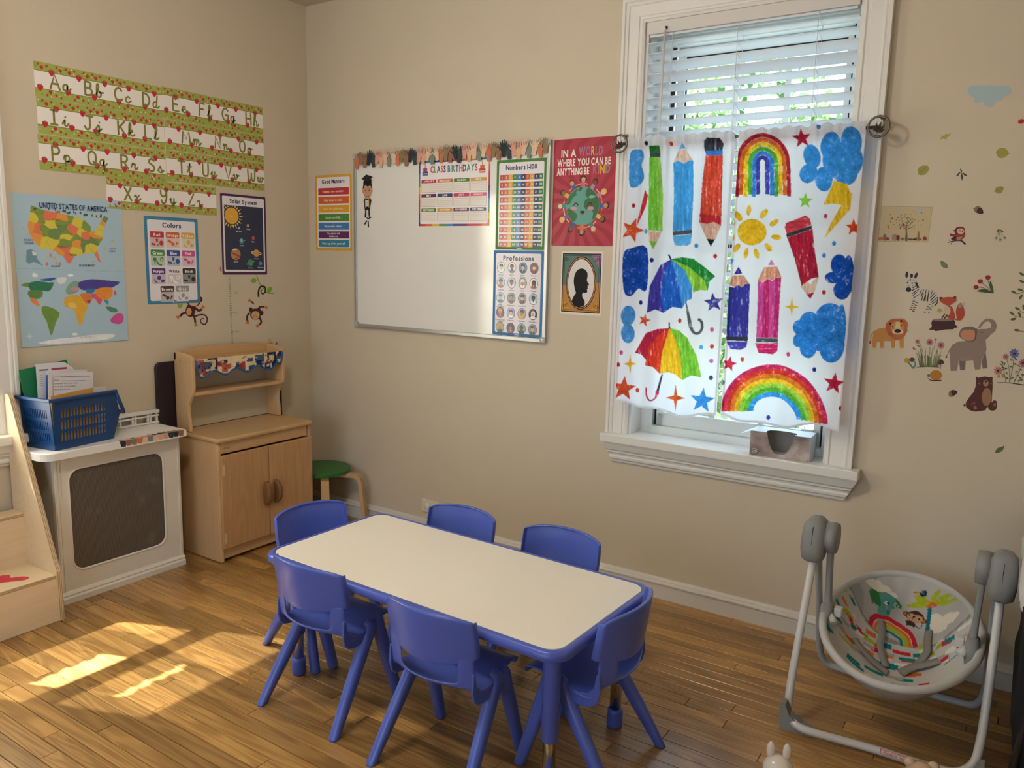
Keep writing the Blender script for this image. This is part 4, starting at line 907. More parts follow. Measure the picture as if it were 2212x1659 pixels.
class Art:
    def __init__(s, fr, d0=.0008, dl=.00013, m=None): s.fr = fr; s.d0 = d0; s.dl = dl; s.m = m; s.P = []; s.L = 0
    def up(s, n=1): s.L += n; return s
    def poly(s, P, c, L=None, smooth=0):
        if smooth: P = catmull(P, smooth, True)
        if s.m: P = [tuple(map(float, s.m(*p))) for p in P]
        s.P.append(([tuple(p) for p in P], None, lin(c), s.L if L is None else L)); return s
    def tris(s, V, T, c):
        if s.m: V = [tuple(map(float, s.m(*p))) for p in V]
        s.P.append((V, T, lin(c), s.L)); return s
    def rect(s, x0, y0, x1, y1, c): return s.poly([(x0, y0), (x1, y0), (x1, y1), (x0, y1)], c)
    def rr(s, x0, y0, x1, y1, r, c): return s.poly(rrect((x1-x0)/2, (y1-y0)/2, r, 4, (x0+x1)/2, (y0+y1)/2), c)
    def ell(s, x, y, rx, ry=None, c='000000', rot=0, n=18):
        ry = rx if ry is None else ry; ca, sa = math.cos(rot), math.sin(rot)
        return s.poly([(x+rx*math.cos(t)*ca-ry*math.sin(t)*sa, y+rx*math.cos(t)*sa+ry*math.sin(t)*ca) for t in np.linspace(0, 2*pi, n, endpoint=False)], c)
    def line(s, P, w, c, smooth=0, ends=True):
        if smooth: P = catmull(P, smooth)
        P = [np.array(p, float) for p in P]; ws = list(w) if isinstance(w, (list, tuple)) else [w]*len(P)
        if smooth and isinstance(w, (list, tuple)): ws = list(np.interp(np.linspace(0, 1, len(P)), np.linspace(0, 1, len(w)), w))
        L_, R_ = [], []
        for i, p in enumerate(P):
            t = P[min(i+1, len(P)-1)]-P[max(i-1, 0)]; t = t/(np.linalg.norm(t)+1e-12); q = np.array((-t[1], t[0]))*ws[i]/2; L_.append(tuple(p+q)); R_.append(tuple(p-q))
        V = L_+R_; n = len(P); T = []
        for i in range(n-1): T += [(i, n+i, n+i+1), (i, n+i+1, i+1)]
        s.tris(V, T, c)
        if ends:
            for i in (0, n-1): s.ell(P[i][0], P[i][1], ws[i]/2, None, c, n=8)
        return s
    def star(s, x, y, r, c, n=5, inner=.42, rot=0):
        return s.poly([(x+(r if i % 2 == 0 else r*inner)*math.sin(rot+pi*i/n), y+(r if i % 2 == 0 else r*inner)*math.cos(rot+pi*i/n)) for i in range(2*n)], c)
    def text(s, t, x, y, h, c, w=None, wt=1, al='c', sp=.09, rot=0, flip=1, squeeze=1.0):
        """h: capital height; cs: one colour or one per letter"""
        cx = 0; out = []
        for i, ch in enumerate(t):
            if ch == ' ': cx += .30; out.append(None); continue
            V, T, wd = GLY[wt, ch]; out.append((cx, V, T)); cx += wd+sp
        tot = max(cx-sp, 1e-6); k = h/CAPH; kx = k*squeeze
        if w and tot*kx > w: kx = w/tot
        x0 = -tot*kx/2 if al == 'c' else 0; ca, sa = math.cos(rot), math.sin(rot)
        for i, g in enumerate(out):
            if not g: continue
            cc = c[i % len(c)] if isinstance(c, list) else c
            V = [(x+((x0+(g[0]+a)*kx)*ca-b*k*flip*sa), y+((x0+(g[0]+a)*kx)*sa+b*k*flip*ca)) for a, b in g[1]]; s.tris(V, g[2], cc)
        return s
    def build(s, name, parent=None, material=None, off=None):
        vs, fs, cs = [], [], []
        for P, T, c, L in s.P:
            n = len(vs); d = s.d0+L*s.dl+len(fs)*2e-7; vs += [s.fr(u, v, d) for u, v in P]
            for f in (T if T is not None else [tuple(range(len(P)))]): fs.append(tuple(i+n for i in f)); cs += [(*c, 1)]*len(f)
        if off is not None: vs = [(x-off[0], y-off[1], z-off[2]) for x, y, z in vs]
        me = bpy.data.meshes.new(name); me.from_pydata(vs, [], fs); ca = me.color_attributes.new('Col', 'FLOAT_COLOR', 'CORNER')
        ca.data.foreach_set('color', np.array(cs, np.float32).reshape(-1)); me.materials.append(material or PM); o = bpy.data.objects.new(name, me); link(o, parent); return o
PM = print_mat('matte_print', .62, .25); PG = print_mat('laminated_print', .32, .4, coat=.35); PD = print_mat('vinyl_decal_print', .55, .25)
FL = lambda u, v, d: (d, u, v)          # left wall: u = y, v = z
FB = lambda u, v, d: (u, -d, v)         # back wall: u = x, v = z
def poster(name, wall, u0, v0, w, h, edge, label, draw, d=.0, cat='poster', mt=None, tilt=0, radius=.006):
    fr0 = FL if wall == 'L' else FB; ca, sa = math.cos(tilt), math.sin(tilt)
    fr = lambda u, v, k: fr0(u0+u*ca-v*sa, v0+u*sa+v*ca, d+k); e = empty(name, fr(w/2, 0, 0)); m = MB()
    o = rrect(w/2, h/2, radius, 3, w/2, h/2); m.prism(o, lambda a, b_: fr(a, b_, .0002), lambda a, b_: fr(a, b_, .0007)); m.v = [tuple(Vector(v)-e.location) for v in m.v]
    m.build('sheet', mat('sheet_'+edge, edge, .45, .35), e); A = Art(fr); draw(A, w, h); A.build('print', e, mt or PG, e.location)
    return tag(e, label, cat)
NAVY = '1c2450'
def frame_title(A, w, h, edge, inner, title, b=.013, th=.019, ty=None):
    A.rr(b, b, w-b, h-b, .008, inner); A.up(); A.text(title, w/2, ty or h-b-th-.012, th, NAVY, w*.62, 2)
    A.ell(w/2-.008, b*.5, .004, .0025, 'e8e8e8'); A.rect(w/2-.002, b*.35, w/2+.012, b*.62, 'c8c8c8')
def d_manners(A, w, h):
    frame_title(A, w, h, '', 'e9e4e8', 'Good Manners'); rows = [('Respect one another.', 'c4303c'), ('Help those in need.', 'd9622c'), ('Wait for your turn.', 'e0a52e'), ('Listen carefully.', '4c8a34'), ('Share with others.', '3a80be'), ('Say please and|thank you.', '5a2460'), ('Clean up after yourself.', '2d87a6')]
    for i, (t, c) in enumerate(rows):
        y = h-.060-(i+1)*.0465; A.L = 1; A.rr(.024, y, w-.020, y+.038, .004, c); A.L = 2
        if '|' in t:
            a, b_ = t.split('|'); A.text(a, w/2, y+.022, .010, 'f4ece6', w*.75, 1); A.text(b_, w/2, y+.007, .010, 'f4ece6', w*.75, 1)
        else: A.text(t, w/2, y+.0135, .0115, 'f4ece6' if i != 2 else 'f3dc9c', w*.78, 1)
poster('good_manners_poster', 'B', .053, 1.486, .277, .404, 'dba437', 'yellow-edged Good Manners poster beside the whiteboard', d_manners)
def d_colors(A, w, h):
    frame_title(A, w, h, '', 'e7e3ea', 'Colors', .015, .021); cells = [('Red', 'b9363f'), ('Orange', 'd0633c'), ('Yellow', 'd9a93a'), ('Green', '3e8a45'), ('Blue', '2a4a9a'), ('Pink', 'cc4f90'), ('Purple', '56307a'), ('White', 'e7e3ea'), ('Black', '23262a'), ('Brown', '4a3330'), ('Gray', '9a999c')]
    def tint(c, k): return '%02x%02x%02x' % tuple(int(int(c[i:i+2], 16)*k+226*(1-k)) for i in (0, 2, 4))
    for i, (t, c) in enumerate(cells):
        r, q = divmod(i, 3); x = .026+q*.0805+(.041 if r == 3 else 0); y = h-.068-r*.084-.074; W_, H_ = .071, .074
        A.L = 1; A.rr(x, y, x+W_, y+H_, .006, tint(c, .22) if t not in ('White', 'Black', 'Gray') else {'White': 'cfccd2', 'Black': '8a8a8c', 'Gray': 'e2dfe4'}[t]); A.L = 1.5; A.rr(x, y+H_*.62, x+W_, y+H_, .006, c); A.L = 2
        A.text(t, x+W_/2, y+H_*.71, .0125, '1b1b1f' if t == 'White' else 'f6efe6', W_*.86, 2)
        c2 = c if t not in ('White', 'Black') else ('f5f5f6' if t == 'White' else '1a1b1d'); cx, cy = x+W_/2, y+H_*.3; r_ = W_
        k = i % 4
        if k == 0: A.poly([(cx-.008, cy+.018), (cx+.006, cy+.018), (cx+.003, cy+.002), (cx-.005, cy+.002)], c2); A.ell(cx-.024, cy-.006, .0055, None, c2); A.ell(cx-.014, cy-.008, .0055, None, c2); A.ell(cx+.021, cy-.001, .0105, .012, c2); A.ell(cx+.003, cy-.010, .007, .003, '5d8a3c', .4)
        elif k == 1: A.ell(cx-.016, cy+.008, .011, .006, c2, -.5); A.poly([(cx-.026, cy+.002), (cx-.020, cy+.008), (cx-.028, cy+.010)], c2); A.ell(cx, cy-.004, .0095, .0085, c2); A.poly([(cx+.010, cy-.018), (cx+.030, cy+.004), (cx+.020, cy+.008)], c2)
        elif k == 2: A.star(cx+.002, cy+.006, .012, c2, 9, .7); A.line([(cx-.022, cy+.002), (cx-.018, cy-.010), (cx-.006, cy-.017)], [.002, .006, .002], c2, 4); A.ell(cx+.020, cy-.008, .010, .007, c2, .2)
        else: A.ell(cx-.016, cy+.008, .010, .008, c2); A.rect(cx-.019, cy-.012, cx-.013, cy+.004, c2); A.ell(cx+.019, cy+.008, .009, .0105, c2, -.5); A.L = 3; A.ell(cx+.018, cy+.007, .005, .006, 'c8c98a', -.5); A.L = 2; A.line([(cx-.006, cy-.002), (cx+.002, cy-.014), (cx+.016, cy-.018)], .008, c2, 4)
poster('colors_poster', 'L', -.991, 1.213, .279, .404, '3d82a4', 'teal-edged Colors poster above the play cabinet', d_colors)
def d_solar(A, w, h):
    A.rr(.011, .014, w-.011, h-.012, .006, 'e6e3ea'); A.up(); A.text('Solar System', w/2, h-.044, .0185, NAVY, w*.64, 2); x0, y0, x1, y1 = .020, .024, w-.020, h-.056; A.rr(x0, y0, x1, y1, .004, '1d2343'); A.up()
    sx, sy = x0+.045, y1-.052
    for k in range(22):
        a = 2*pi*k/22; p = lambda r, b_: (max(x0, min(x1, sx+r*math.cos(a+b_))), min(y1, sy+r*math.sin(a+b_))); A.poly([p(.047, -.09), p(.062 if k % 2 else .070, 0), p(.047, .09)], 'e8c860')
    A.ell(sx, sy, .046, None, '221c14', n=30); A.up(); A.ell(sx, sy, .0415, None, 'e2a933', n=30); A.up(); A.text('Sun', sx, sy-.004, .007, 'f5e6b8', None, 1); A.L = 2
    for nm, u, v, r, c in (('Mercury', .36, .655, .0065, 'b9b4ae'), ('Venus', .60, .70, .0085, 'b8a070'), ('Earth', .42, .455, .0135, '3b8d8d'), ('Mars', .73, .51, .010, 'b04a48'), ('Jupiter', .26, .245, .030, 'b97d55'), ('Saturn', .80, .27, .019, 'cf9b52'), ('Uranus', .64, .115, .017, '3f9472'), ('Neptune', .905, .105, .0115, '3f7ab8')):
        cx, cy = x0+(x1-x0)*u, y0+(y1-y0)*v; A.L = 2
        if nm == 'Saturn': A.ell(cx, cy, .034, .010, 'e0c591', -.08); A.L = 3; A.ell(cx, cy, .026, .006, '1d2343', -.08); A.L = 4
        if nm == 'Uranus': A.ell(cx, cy, .026, .006, '7fc0a0', .35); A.L = 3; A.ell(cx, cy, .021, .0035, '1d2343', .35); A.L = 4
        A.ell(cx, cy, r, None, c, n=20); A.up()
        if nm == 'Jupiter': A.poly([(cx-.028, cy+.012), (cx+.02, cy-.004), (cx+.028, cy-.010), (cx+.024, cy-.017), (cx, cy-.006), (cx-.029, cy+.004)], '8a4c30'); A.ell(cx-.006, cy+.023, .014, .004, 'd8cdbd', .1); A.ell(cx+.003, cy-.022, .014, .003, '8a4c30', .3)
        if nm == 'Saturn': A.rect(cx-.018, cy-.003, cx+.018, cy+.003, 'b8803c')
        if nm == 'Earth': A.ell(cx, cy+.002, .005, .010, 'a5c7c4', .2); A.ell(cx+.020, cy+.004, .002, None, 'e8e8e8')
        if nm == 'Neptune': A.line([(cx-.008, cy+.002), (cx+.008, cy+.005)], .0015, 'a8cbe8'); A.line([(cx-.008, cy-.004), (cx+.008, cy-.001)], .0015, 'a8cbe8')
        A.L = 6; A.text(nm, cx, cy-r-.0125 if nm != 'Jupiter' else cy-r-.011, .0068, 'dfe2ea', None, 1)
poster('solar_system_poster', 'L', -.579, 1.350, .279, .402, '4a2450', 'purple-edged Solar System poster with large yellow sun', d_solar)
# whiteboard
M_alu = mat('brushed_aluminium', (.52, .53, .52), .35, .5, metal=.8); M_wb = mat('whiteboard_enamel', (.78, .765, .73), .10, .5, coat=.3); M_cap = mat('grey_corner_cap', (.42, .43, .43), .5, .4)
wb = empty('whiteboard', (.9635, 0, 1.081)); bx0, bx1, bz0, bz1 = .361, 1.566, 1.081, 1.986
def WB(m, n, mt): return shift(m, wb).build(n, mt, wb)
m = MB(); m.box(bx0+.008, bx1-.008, -.013, -.001, bz0+.008, bz1-.008); WB(m, 'writing_surface', M_wb)
fw = .018
for a, b_, c, d in ((bx0, bx1, bz0, bz0+fw), (bx0, bx1, bz1-fw, bz1), (bx0, bx0+fw, bz0+fw, bz1-fw), (bx1-fw, bx1, bz0+fw, bz1-fw)):
    m = MB(); m.box(a, b_, -.020, -.0005, c, d, bev=.002)
    if b_-a > .1: m.box(a+.02, b_-.02, -.0212, -.02, (c+d)/2-.002, (c+d)/2+.002)
    WB(m, 'frame_rail', M_alu)
for x in (bx0, bx1-.026):
    for z in (bz0, bz1-.026):
        m = MB(); m.box(x-.001, x+.027, -.0225, -.0004, z-.001, z+.027, bev=.003); WB(m, 'corner_cap', M_cap)
m = MB(); m.lathe([(.0065, -.0225), (.0065, -.024), (.004, -.0255), (0, -.0257)], (bx1-.013, 0, bz0+.013), 12, axis='Y'); WB(m, 'screw_cover', mat('white_screw_cover', (.85, .85, .84), .3))
tag(wb, 'large whiteboard with aluminium frame hung on the back wall', 'whiteboard')
def d_bday(A, w, h):
    cs = ['c8323c', 'd9652c', 'e0b030', '4f8f3a', '3a7fc0', '2b3f8c', '5a2a66', 'c0305e']; n = 20; per = []
    for i in range(n):
        c = cs[(i*3) % 8]; a, b_ = i/n, (i+1)/n; A.rect(w*a, 0, w*b_, .012, cs[(i//2) % 8]); A.rect(w*a, h-.011, w*b_, h, cs[(i//2+3) % 8]); A.rect(0, h*a, .010, h*b_, cs[(i//2+5) % 8]); A.rect(w-.010, h*a, w, h*b_, cs[(i//2+1) % 8])
    A.up(); A.rr(.009, .011, w-.009, h-.010, .010, 'ece8ea'); A.up(); pal = ['c8323c', '3f8a3c', '2b3f8c', 'd9652c', '5a2a66', '4f8f3a', '2f86b0']
    A.text('CLASS BIRTHDAYS', w*.5, h-.058, .030, pal, w*.66, 2)
    for x, c1, c2 in ((.040, '3a4f8c', 'b0456a'), (w-.045, 'b8323c', 'd9652c')):
        A.rr(x-.018, h-.070, x+.018, h-.050, .004, c1); A.rr(x-.013, h-.050, x+.013, h-.034, .004, c2); A.rect(x-.002, h-.034, x+.002, h-.022, '3f7ab0'); A.up(); A.ell(x, h-.019, .003, .005, 'e8b040'); A.rect(x-.016, h-.064, x+.016, h-.060, 'e8c9a0'); A.L -= 1
    mo = [('JANUARY', 'b8284e'), ('FEBRUARY', 'c85a30'), ('MARCH', '4a8038'), ('APRIL', 'd0a03c'), ('MAY', '5a2458'), ('JUNE', '2b3a78'), ('JULY', 'c03060'), ('AUGUST', 'd8587c'), ('SEPTEMBER', '4a8038'), ('OCTOBER', 'd0983c'), ('NOVEMBER', '5a2458'), ('DECEMBER', '2b3a78')]
    for i, (t, c) in enumerate(mo):
        r, q = divmod(i, 4); x = .017+q*.1008; y = h-.083-(r+1)*.0695; W_, H_ = .094, .062; A.L = 2; A.rr(x, y, x+W_, y+H_, .004, '8a7c74'); A.L = 3; A.rr(x+.0012, y+.0012, x+W_-.0012, y+H_-.001, .003, 'e9e2dc'); A.L = 3.5; A.rr(x, y+H_-.0165, x+W_, y+H_, .004, c); A.L = 4
        A.text(t, x+W_/2, y+H_-.0125, .0088, 'f6ece2', W_*.8, 2)
        for k in range(4): A.rect(x+.005, y+.008+k*.0095, x+W_-.005, y+.0088+k*.0095, '9c928c')
poster('class_birthdays_poster', 'B', .806, 1.613, .432, .316, 'e8e4e6', 'Class Birthdays chart with twelve month boxes on the whiteboard', d_bday, .0132)
def d_num(A, w, h):
    frame_title(A, w, h, '', 'e6e2e6', 'Numbers 1-100', .013, .021); cc = ['b8383c', 'cc5c34', 'dda83c', '2f8040', '3a76bc', '3a2450', 'c85a34', 'd9a03a', '23306e', '2f7038']
    for i in range(10):
        y = h-.058-(i+1)*.0338
        for j in range(10):
            x = .020+j*.0234; A.L = 1; A.rect(x, y, x+.0235, y+.0248, cc[j]); A.L = 2; A.text(str(i*10+j+1), x+.01175, y+.0075, .0095, 'f2eadc' if j not in (2, 7) else 'efd9a0', .020, 1)
poster('numbers_poster', 'B', 1.276, 1.503, .271, .408, '48803a', 'green-edged Numbers 1-100 chart on the whiteboard', d_num, .0135)
def person_round(A, cx, cy, r, bgc, skin, hair, top, kind):
    A.L = 1; A.ell(cx, cy, r, r*1.12, '23242a', n=22); A.L = 2; A.ell(cx, cy, r*.91, r*1.03, bgc, n=22); A.L = 3
    A.poly([(cx-r*.62, cy-r*.72), (cx-r*.5, cy-r*.42), (cx-r*.15, cy-r*.30), (cx+r*.15, cy-r*.30), (cx+r*.5, cy-r*.42), (cx+r*.62, cy-r*.72), (cx+r*.3, cy-r*.95), (cx-r*.3, cy-r*.95)], top); A.L = 4
    if kind % 3 == 1: A.ell(cx+r*.05, cy+r*.08, r*.50, r*.62, hair)
    else: A.ell(cx, cy+r*.28, r*.46, r*.46, hair)
    A.L = 5; A.ell(cx, cy+r*.05, r*.34, r*.42, skin); A.rect(cx-r*.10, cy-r*.48, cx+r*.10, cy-r*.25, skin)
    A.poly([(cx-r*.14, cy-r*.34), (cx+r*.14, cy-r*.34), (cx, cy-r*.72)], 'e9e6e2' if kind % 2 else skin); A.L = 6
    if kind % 4 == 2: A.poly([(cx-r*.5, cy+r*.36), (cx-r*.36, cy+r*.80), (cx+r*.36, cy+r*.80), (cx+r*.5, cy+r*.36)], hair); A.ell(cx, cy+r*.36, r*.56, r*.10, hair)
    else: A.poly([(cx-r*.36, cy+r*.22), (cx-r*.2, cy+r*.44), (cx+r*.34, cy+r*.40), (cx+r*.36, cy+r*.20), (cx, cy+r*.34)], hair)
    for q in (-.13, .13): A.ell(cx+r*q, cy+r*.06, r*.04, None, '1c1a1a', n=6)
    A.line([(cx-r*.09, cy-r*.14), (cx, cy-r*.19), (cx+r*.09, cy-r*.14)], r*.04, '8a3030', ends=False)
def d_prof(A, w, h):
    frame_title(A, w, h, '', 'e3dde6', 'Professions', .014, .021); S1, S2, S3 = 'e3bc9c', '8a5a3e', 'c08a62'
    L_ = [('Doctor', 'dfe6ea', S1, '2a2423', 'f0f0f0', 0), ('Nurse', 'ece4e4', S2, '231c1a', '4f8fb0', 0), ('Police|Officer', '3d88b8', S1, '1f2a3c', '23324a', 2), ('Fireman', '6a6a70', S1, 'a83238', '8a2c30', 2), ('Postman', 'd0d8e0', S3, '2c4a90', 'a06a40', 2), ('Athlete', 'c8d0e8', S2, '3a2a24', 'e8dede', 0), ('Chef', 'a8a49c', S3, 'e8e6e2', 'f0eeea', 2), ('Teacher', 'ece8e8', '5a3c2c', '241c1c', 'a03a34', 1),
          ('Flight|Attendant', 'cfe4ee', S1, '3a86b0', '3a86b0', 2), ('Reporter', '6f9aa8', S3, '2a2220', '8a4038', 0), ('Detective', '8a9aa6', S1, '4a3430', '6a3a38', 2), ('Vet', 'a8c8e4', '4a3226', '1f1a18', 'f0f0f0', 0), ('Construction|Worker', '3a4a80', S3, 'd9a040', 'b83a3a', 2), ('Scientist', 'a8a4d0', S1, '23284c', 'f0f0f4', 0), ('Mechanic', 'c0b494', S3, '2c4a90', 'd0a83c', 2), ('Astronaut', '1f2238', 'd89a84', 'e8e4e4', 'eeeeee', 1),
          ('Farmer', 'a8b078', S3, 'c89a5c', '2a3048', 2), ('Musician', '4a3a5c', 'b06a50', '2a1c28', 'a03a58', 1), ('Lawyer', '8ab0a4', '5a4a40', '23302c', '23262a', 0), ('Botanist', 'a89ac0', S1, '3a7a40', '2f7a44', 2)]
    for i, (t, bgc, sk, ha, tp, kd) in enumerate(L_):
        r, q = divmod(i, 4); cx = .044+q*.061; cy = h-.080-r*.0708; person_round(A, cx, cy, .0235, bgc, sk, ha, tp, kd); A.L = 2
        for k, s_ in enumerate(t.split('|')): A.text(s_, cx, cy-.0375-k*.0085, .0062, '2c2a34', .056, 1)
poster('professions_poster', 'B', 1.268, 1.1005, .278, .400, '3a78b4', 'blue-edged Professions chart with round portraits on the whiteboard', d_prof, .0135)
def d_kind(A, w, h):
    cx, cy = w*.5, h*.375
    for k in range(20):
        a = 2*pi*k/20; L_, R_ = [], []
        for r in np.linspace(.05, .44, 12):
            t = a+.55*math.sin(r*9)+r*.6; dw = .085; L_.append((cx+r*math.cos(t-dw), cy+r*math.sin(t-dw))); R_.append((cx+r*math.cos(t+dw), cy+r*math.sin(t+dw)))
        pts = [(min(max(x, 0.001), w-.001), min(max(y, .001), h-.001)) for x, y in L_+R_[::-1]]
        n = 12; A.tris(pts, [t for i in range(n-1) for t in ((i, i+1, 2*n-2-i), (i, 2*n-2-i, 2*n-1-i))], 'b23048')
    A.up(); WH = 'f0e6dc'; A.text('IN A', w*.245, h*.835, .030, WH, .075, 2); A.text('WORLD', w*.60, h*.84, .036, ['a8788c', 'a86aa8', 'e0b448', '7c8a80', 'b07088'], .118, 2)
    A.text('WHERE YOU CAN BE', w*.49, h*.752, .028, WH, w*.86, 2); A.text('ANYTHING BE', w*.32, h*.668, .028, WH, w*.53, 2); A.text('KIND', w*.78, h*.672, .034, ['b0607a', 'b86a80', 'e0b040', '8a8a84'], w*.27, 2)
    kids = [('2a2020', 'd9a07c', 'c86a8c'), ('2a201c', '7a4c34', 'b088b8'), ('e0b850', 'e3b490', 'd07a9c'), ('241c1c', 'c08a64', '3a5aa8'), ('241a18', '8a5a3c', 'e0b848'), ('a87a54', 'e3b490', '3a8a7c'), ('241a18', 'c08a64', 'd9702c'), ('241a18', '7a4c34', '2f5aa0'), ('e0b850', 'e3b490', '7a5a94'), ('6a6a5c', 'e8c8ac', '3a8a7c'), ('3a3030', '8a6048', 'e0b040'), ('5a3a28', 'd0986c', '2f5aa0')]
    R = .082
    for k, (ha, sk, tp) in enumerate(kids):
        a = pi/2-2*pi*k/12; e = np.array((math.cos(a), math.sin(a))); t = np.array((-e[1], e[0])); P = lambda r, s: tuple(np.array((cx, cy))+e*r+t*s)
        A.line([P(R+.016, 0), P(R+.010, .026)], .005, sk); A.line([P(R+.016, 0), P(R+.010, -.026)], .005, sk); A.poly([P(R-.004, -.010), P(R-.004, .010), P(R+.022, .008), P(R+.022, -.008)], tp)
    A.up()
    for k, (ha, sk, tp) in enumerate(kids):
        a = pi/2-2*pi*k/12; e = np.array((math.cos(a), math.sin(a))); t = np.array((-e[1], e[0])); P = lambda r, s: tuple(np.array((cx, cy))+e*r+t*s)
        q = P(R+.036, 0); A.ell(q[0], q[1], .0135, None, ha)
        if k in (0, 6): A.ell(*P(R+.030, .013), .006, None, ha); A.ell(*P(R+.030, -.013), .006, None, ha)
        A.up(); q = P(R+.031, 0); A.ell(q[0], q[1], .0105, None, sk); A.L -= 1
    A.up(2); A.ell(cx, cy, R, R*1.02, '5fa094', n=40); A.up()
    G = '2f6b40'; S_ = lambda P: [(cx+x*R, cy+y*R) for x, y in P]
    A.poly(S_([(-.80, .55), (-.55, .80), (-.30, .92), (-.42, .70), (-.38, .58), (-.60, .45), (-.72, .20), (-.92, .05), (-.98, .15), (-.92, .36)]), G, smooth=3); A.poly(S_([(-.9, -.12), (-.66, -.20), (-.30, -.46), (-.36, -.68), (-.52, -.84), (-.80, -.56), (-.93, -.3)]), G, smooth=3)
    A.poly(S_([(.15, .60), (.30, .95), (.62, .76), (.88, .44), (.98, .1), (.94, -.30), (.75, -.64), (.60, -.72), (.66, -.40), (.50, -.18), (.20, -.18), (.08, .02), (.14, .28), (.30, .40)]), G, smooth=3); A.poly(S_([(-.30, .80), (-.20, .98), (-.05, .97), (-.10, .82)]), G, smooth=3); A.up()
    A.poly(S_([(.32, .46), (.50, .56), (.78, .50), (.70, .42), (.45, .38)]), '7db4a4'); 
    for x in (-.40, .44): A.line(S_([(x-.13, .02), (x-.08, .13), (x+.02, .15), (x+.10, .10), (x+.12, .02)]), .0045, '1a2420', 3)
    for x in (-.52, .50): A.ell(cx+x*R, cy-.13*R, .016, .0075, 'd98aa0')
    A.poly(S_([(-.14, -.26), (.14, -.26), (.10, -.42), (0, -.48), (-.10, -.42)]), '241418'); A.up(); A.ell(cx, cy-.42*R, .006, .004, 'c8404c')
poster('be_kind_poster', 'B', 1.575, 1.524, .306, .462, 'a02a3c', 'crimson be-kind poster with smiling globe beside the window', d_kind, .0)
def d_sil(A, w, h):
    A.rect(.004, .004, w-.004, h-.004, 'e6ddd2'); A.up(); x0, y0, x1, y1 = .010, .012, w-.010, h-.012
    A.poly([(x0, y0), (x1, y0), (x1, (y0+y1)*.52), (x0, (y0+y1)*.46)], 'b8854a'); A.poly([(x0, (y0+y1)*.46), (x1, (y0+y1)*.52), (x1, y1), (x0, y1)], '5f7a74'); A.up(.5); A.poly([(x0, y0), (x0+.05, y0), (x0, y0+.06)], 'c4923c'); A.poly([(x1, y0), (x1-.05, y0), (x1, y0+.07)], 'c89040'); A.poly([(x1, y1), (x1-.05, y1), (x1, y1-.07)], '9a7a94'); A.up()
    K = '1c1a1a'
    for a in ((x0, y0, x1, y0), (x0, y1, x1, y1), (x0, y0, x0, y1), (x1, y0, x1, y1)): A.line([a[:2], a[2:]], .0045, K)
    i = .008
    for a in ((x0+i, y0+i, x1-i, y0+i), (x0+i, y1-i, x1-i, y1-i), (x0+i, y0+i, x0+i, y1-i), (x1-i, y0+i, x1-i, y1-i)): A.line([a[:2], a[2:]], .0016, K)
    for sx in (-1, 1):
        for sy in (-1, 1):
            cx, cy = w/2+sx*(w/2-.034), h/2+sy*(h/2-.040)
            for k in range(3): A.line([(cx+sx*.006*k+.009*math.cos(t)*(1-t/9), cy+sy*.008*k-.006*k*sy+.009*math.sin(t)*(1-t/9)) for t in np.linspace(0, 5.5, 12)], .0014, K)
    A.up(); A.ell(w/2, h/2, w*.36, h*.42, K, n=40); A.up(); A.ell(w/2, h/2, w*.345, h*.405, 'c88a4a', n=40); A.up(); A.ell(w/2, h/2, w*.33, h*.39, K, n=40); A.up(); A.ell(w/2, h/2, w*.315, h*.375, 'dcd6d2', n=40); A.up()
    pr = [(.36, .135), (.30, .21), (.335, .285), (.385, .34), (.36, .40), (.335, .47), (.325, .55), (.35, .64), (.41, .705), (.50, .73), (.585, .715), (.640, .675), (.655, .630), (.650, .585), (.640, .555), (.660, .520), (.700, .482), (.690, .470), (.658, .466), (.680, .446), (.660, .434), (.674, .418), (.650, .402), (.664, .380), (.645, .355), (.60, .350), (.560, .352), (.540, .32), (.555, .27), (.60, .23), (.605, .165), (.55, .135), (.47, .125)]
    A.poly([(w*x, h*y) for x, y in pr], '161618', smooth=3)
poster('silhouette_portrait', 'B', 1.629, 1.220, .210, .281, 'e0dad4', 'framed-looking print of a child silhouette in an oval beside the window', d_sil, .0, 'picture', PM)

# graduation cut-out on the whiteboard
A = Art(lambda u, v, k: FB(u, v, .0132+k)); cx = .455
A.ell(cx+.002, 1.806, .034, .040, '241c1a', n=24); A.up(); A.ell(cx+.002, 1.795, .031, .041, 'c39878', n=26); A.ell(cx-.029, 1.795, .006, .010, 'c39878'); A.ell(cx+.033, 1.795, .006, .010, 'c39878'); A.up()
A.poly([(cx-.030, 1.806), (cx-.026, 1.838), (cx+.004, 1.846), (cx+.032, 1.834), (cx+.034, 1.806), (cx+.022, 1.824), (cx+.004, 1.818), (cx-.014, 1.826)], '241c1a'); A.up(); A.poly([(cx-.028, 1.832), (cx+.032, 1.836), (cx+.030, 1.856), (cx-.024, 1.852)], '1b1a1c'); A.up(); A.poly([(cx-.040, 1.858), (cx+.004, 1.842), (cx+.042, 1.866), (cx-.006, 1.880)], '262428'); A.up()
for q in (-.011, .014): A.ell(cx+q, 1.798, .0036, .0024, '201818'); A.line([(cx+q-.006, 1.806), (cx+q+.006, 1.807)], .002, '3a2a26')
A.line([(cx-.010, 1.771), (cx+.003, 1.766), (cx+.015, 1.772)], .003, '8a4a44'); A.line([(cx-.002, 1.786), (cx+.003, 1.783), (cx+.007, 1.786)], .002, '9a6c54'); A.line([(cx+.040, 1.866), (cx+.046, 1.856), (cx+.043, 1.846)], .0022, 'd8c8a0')
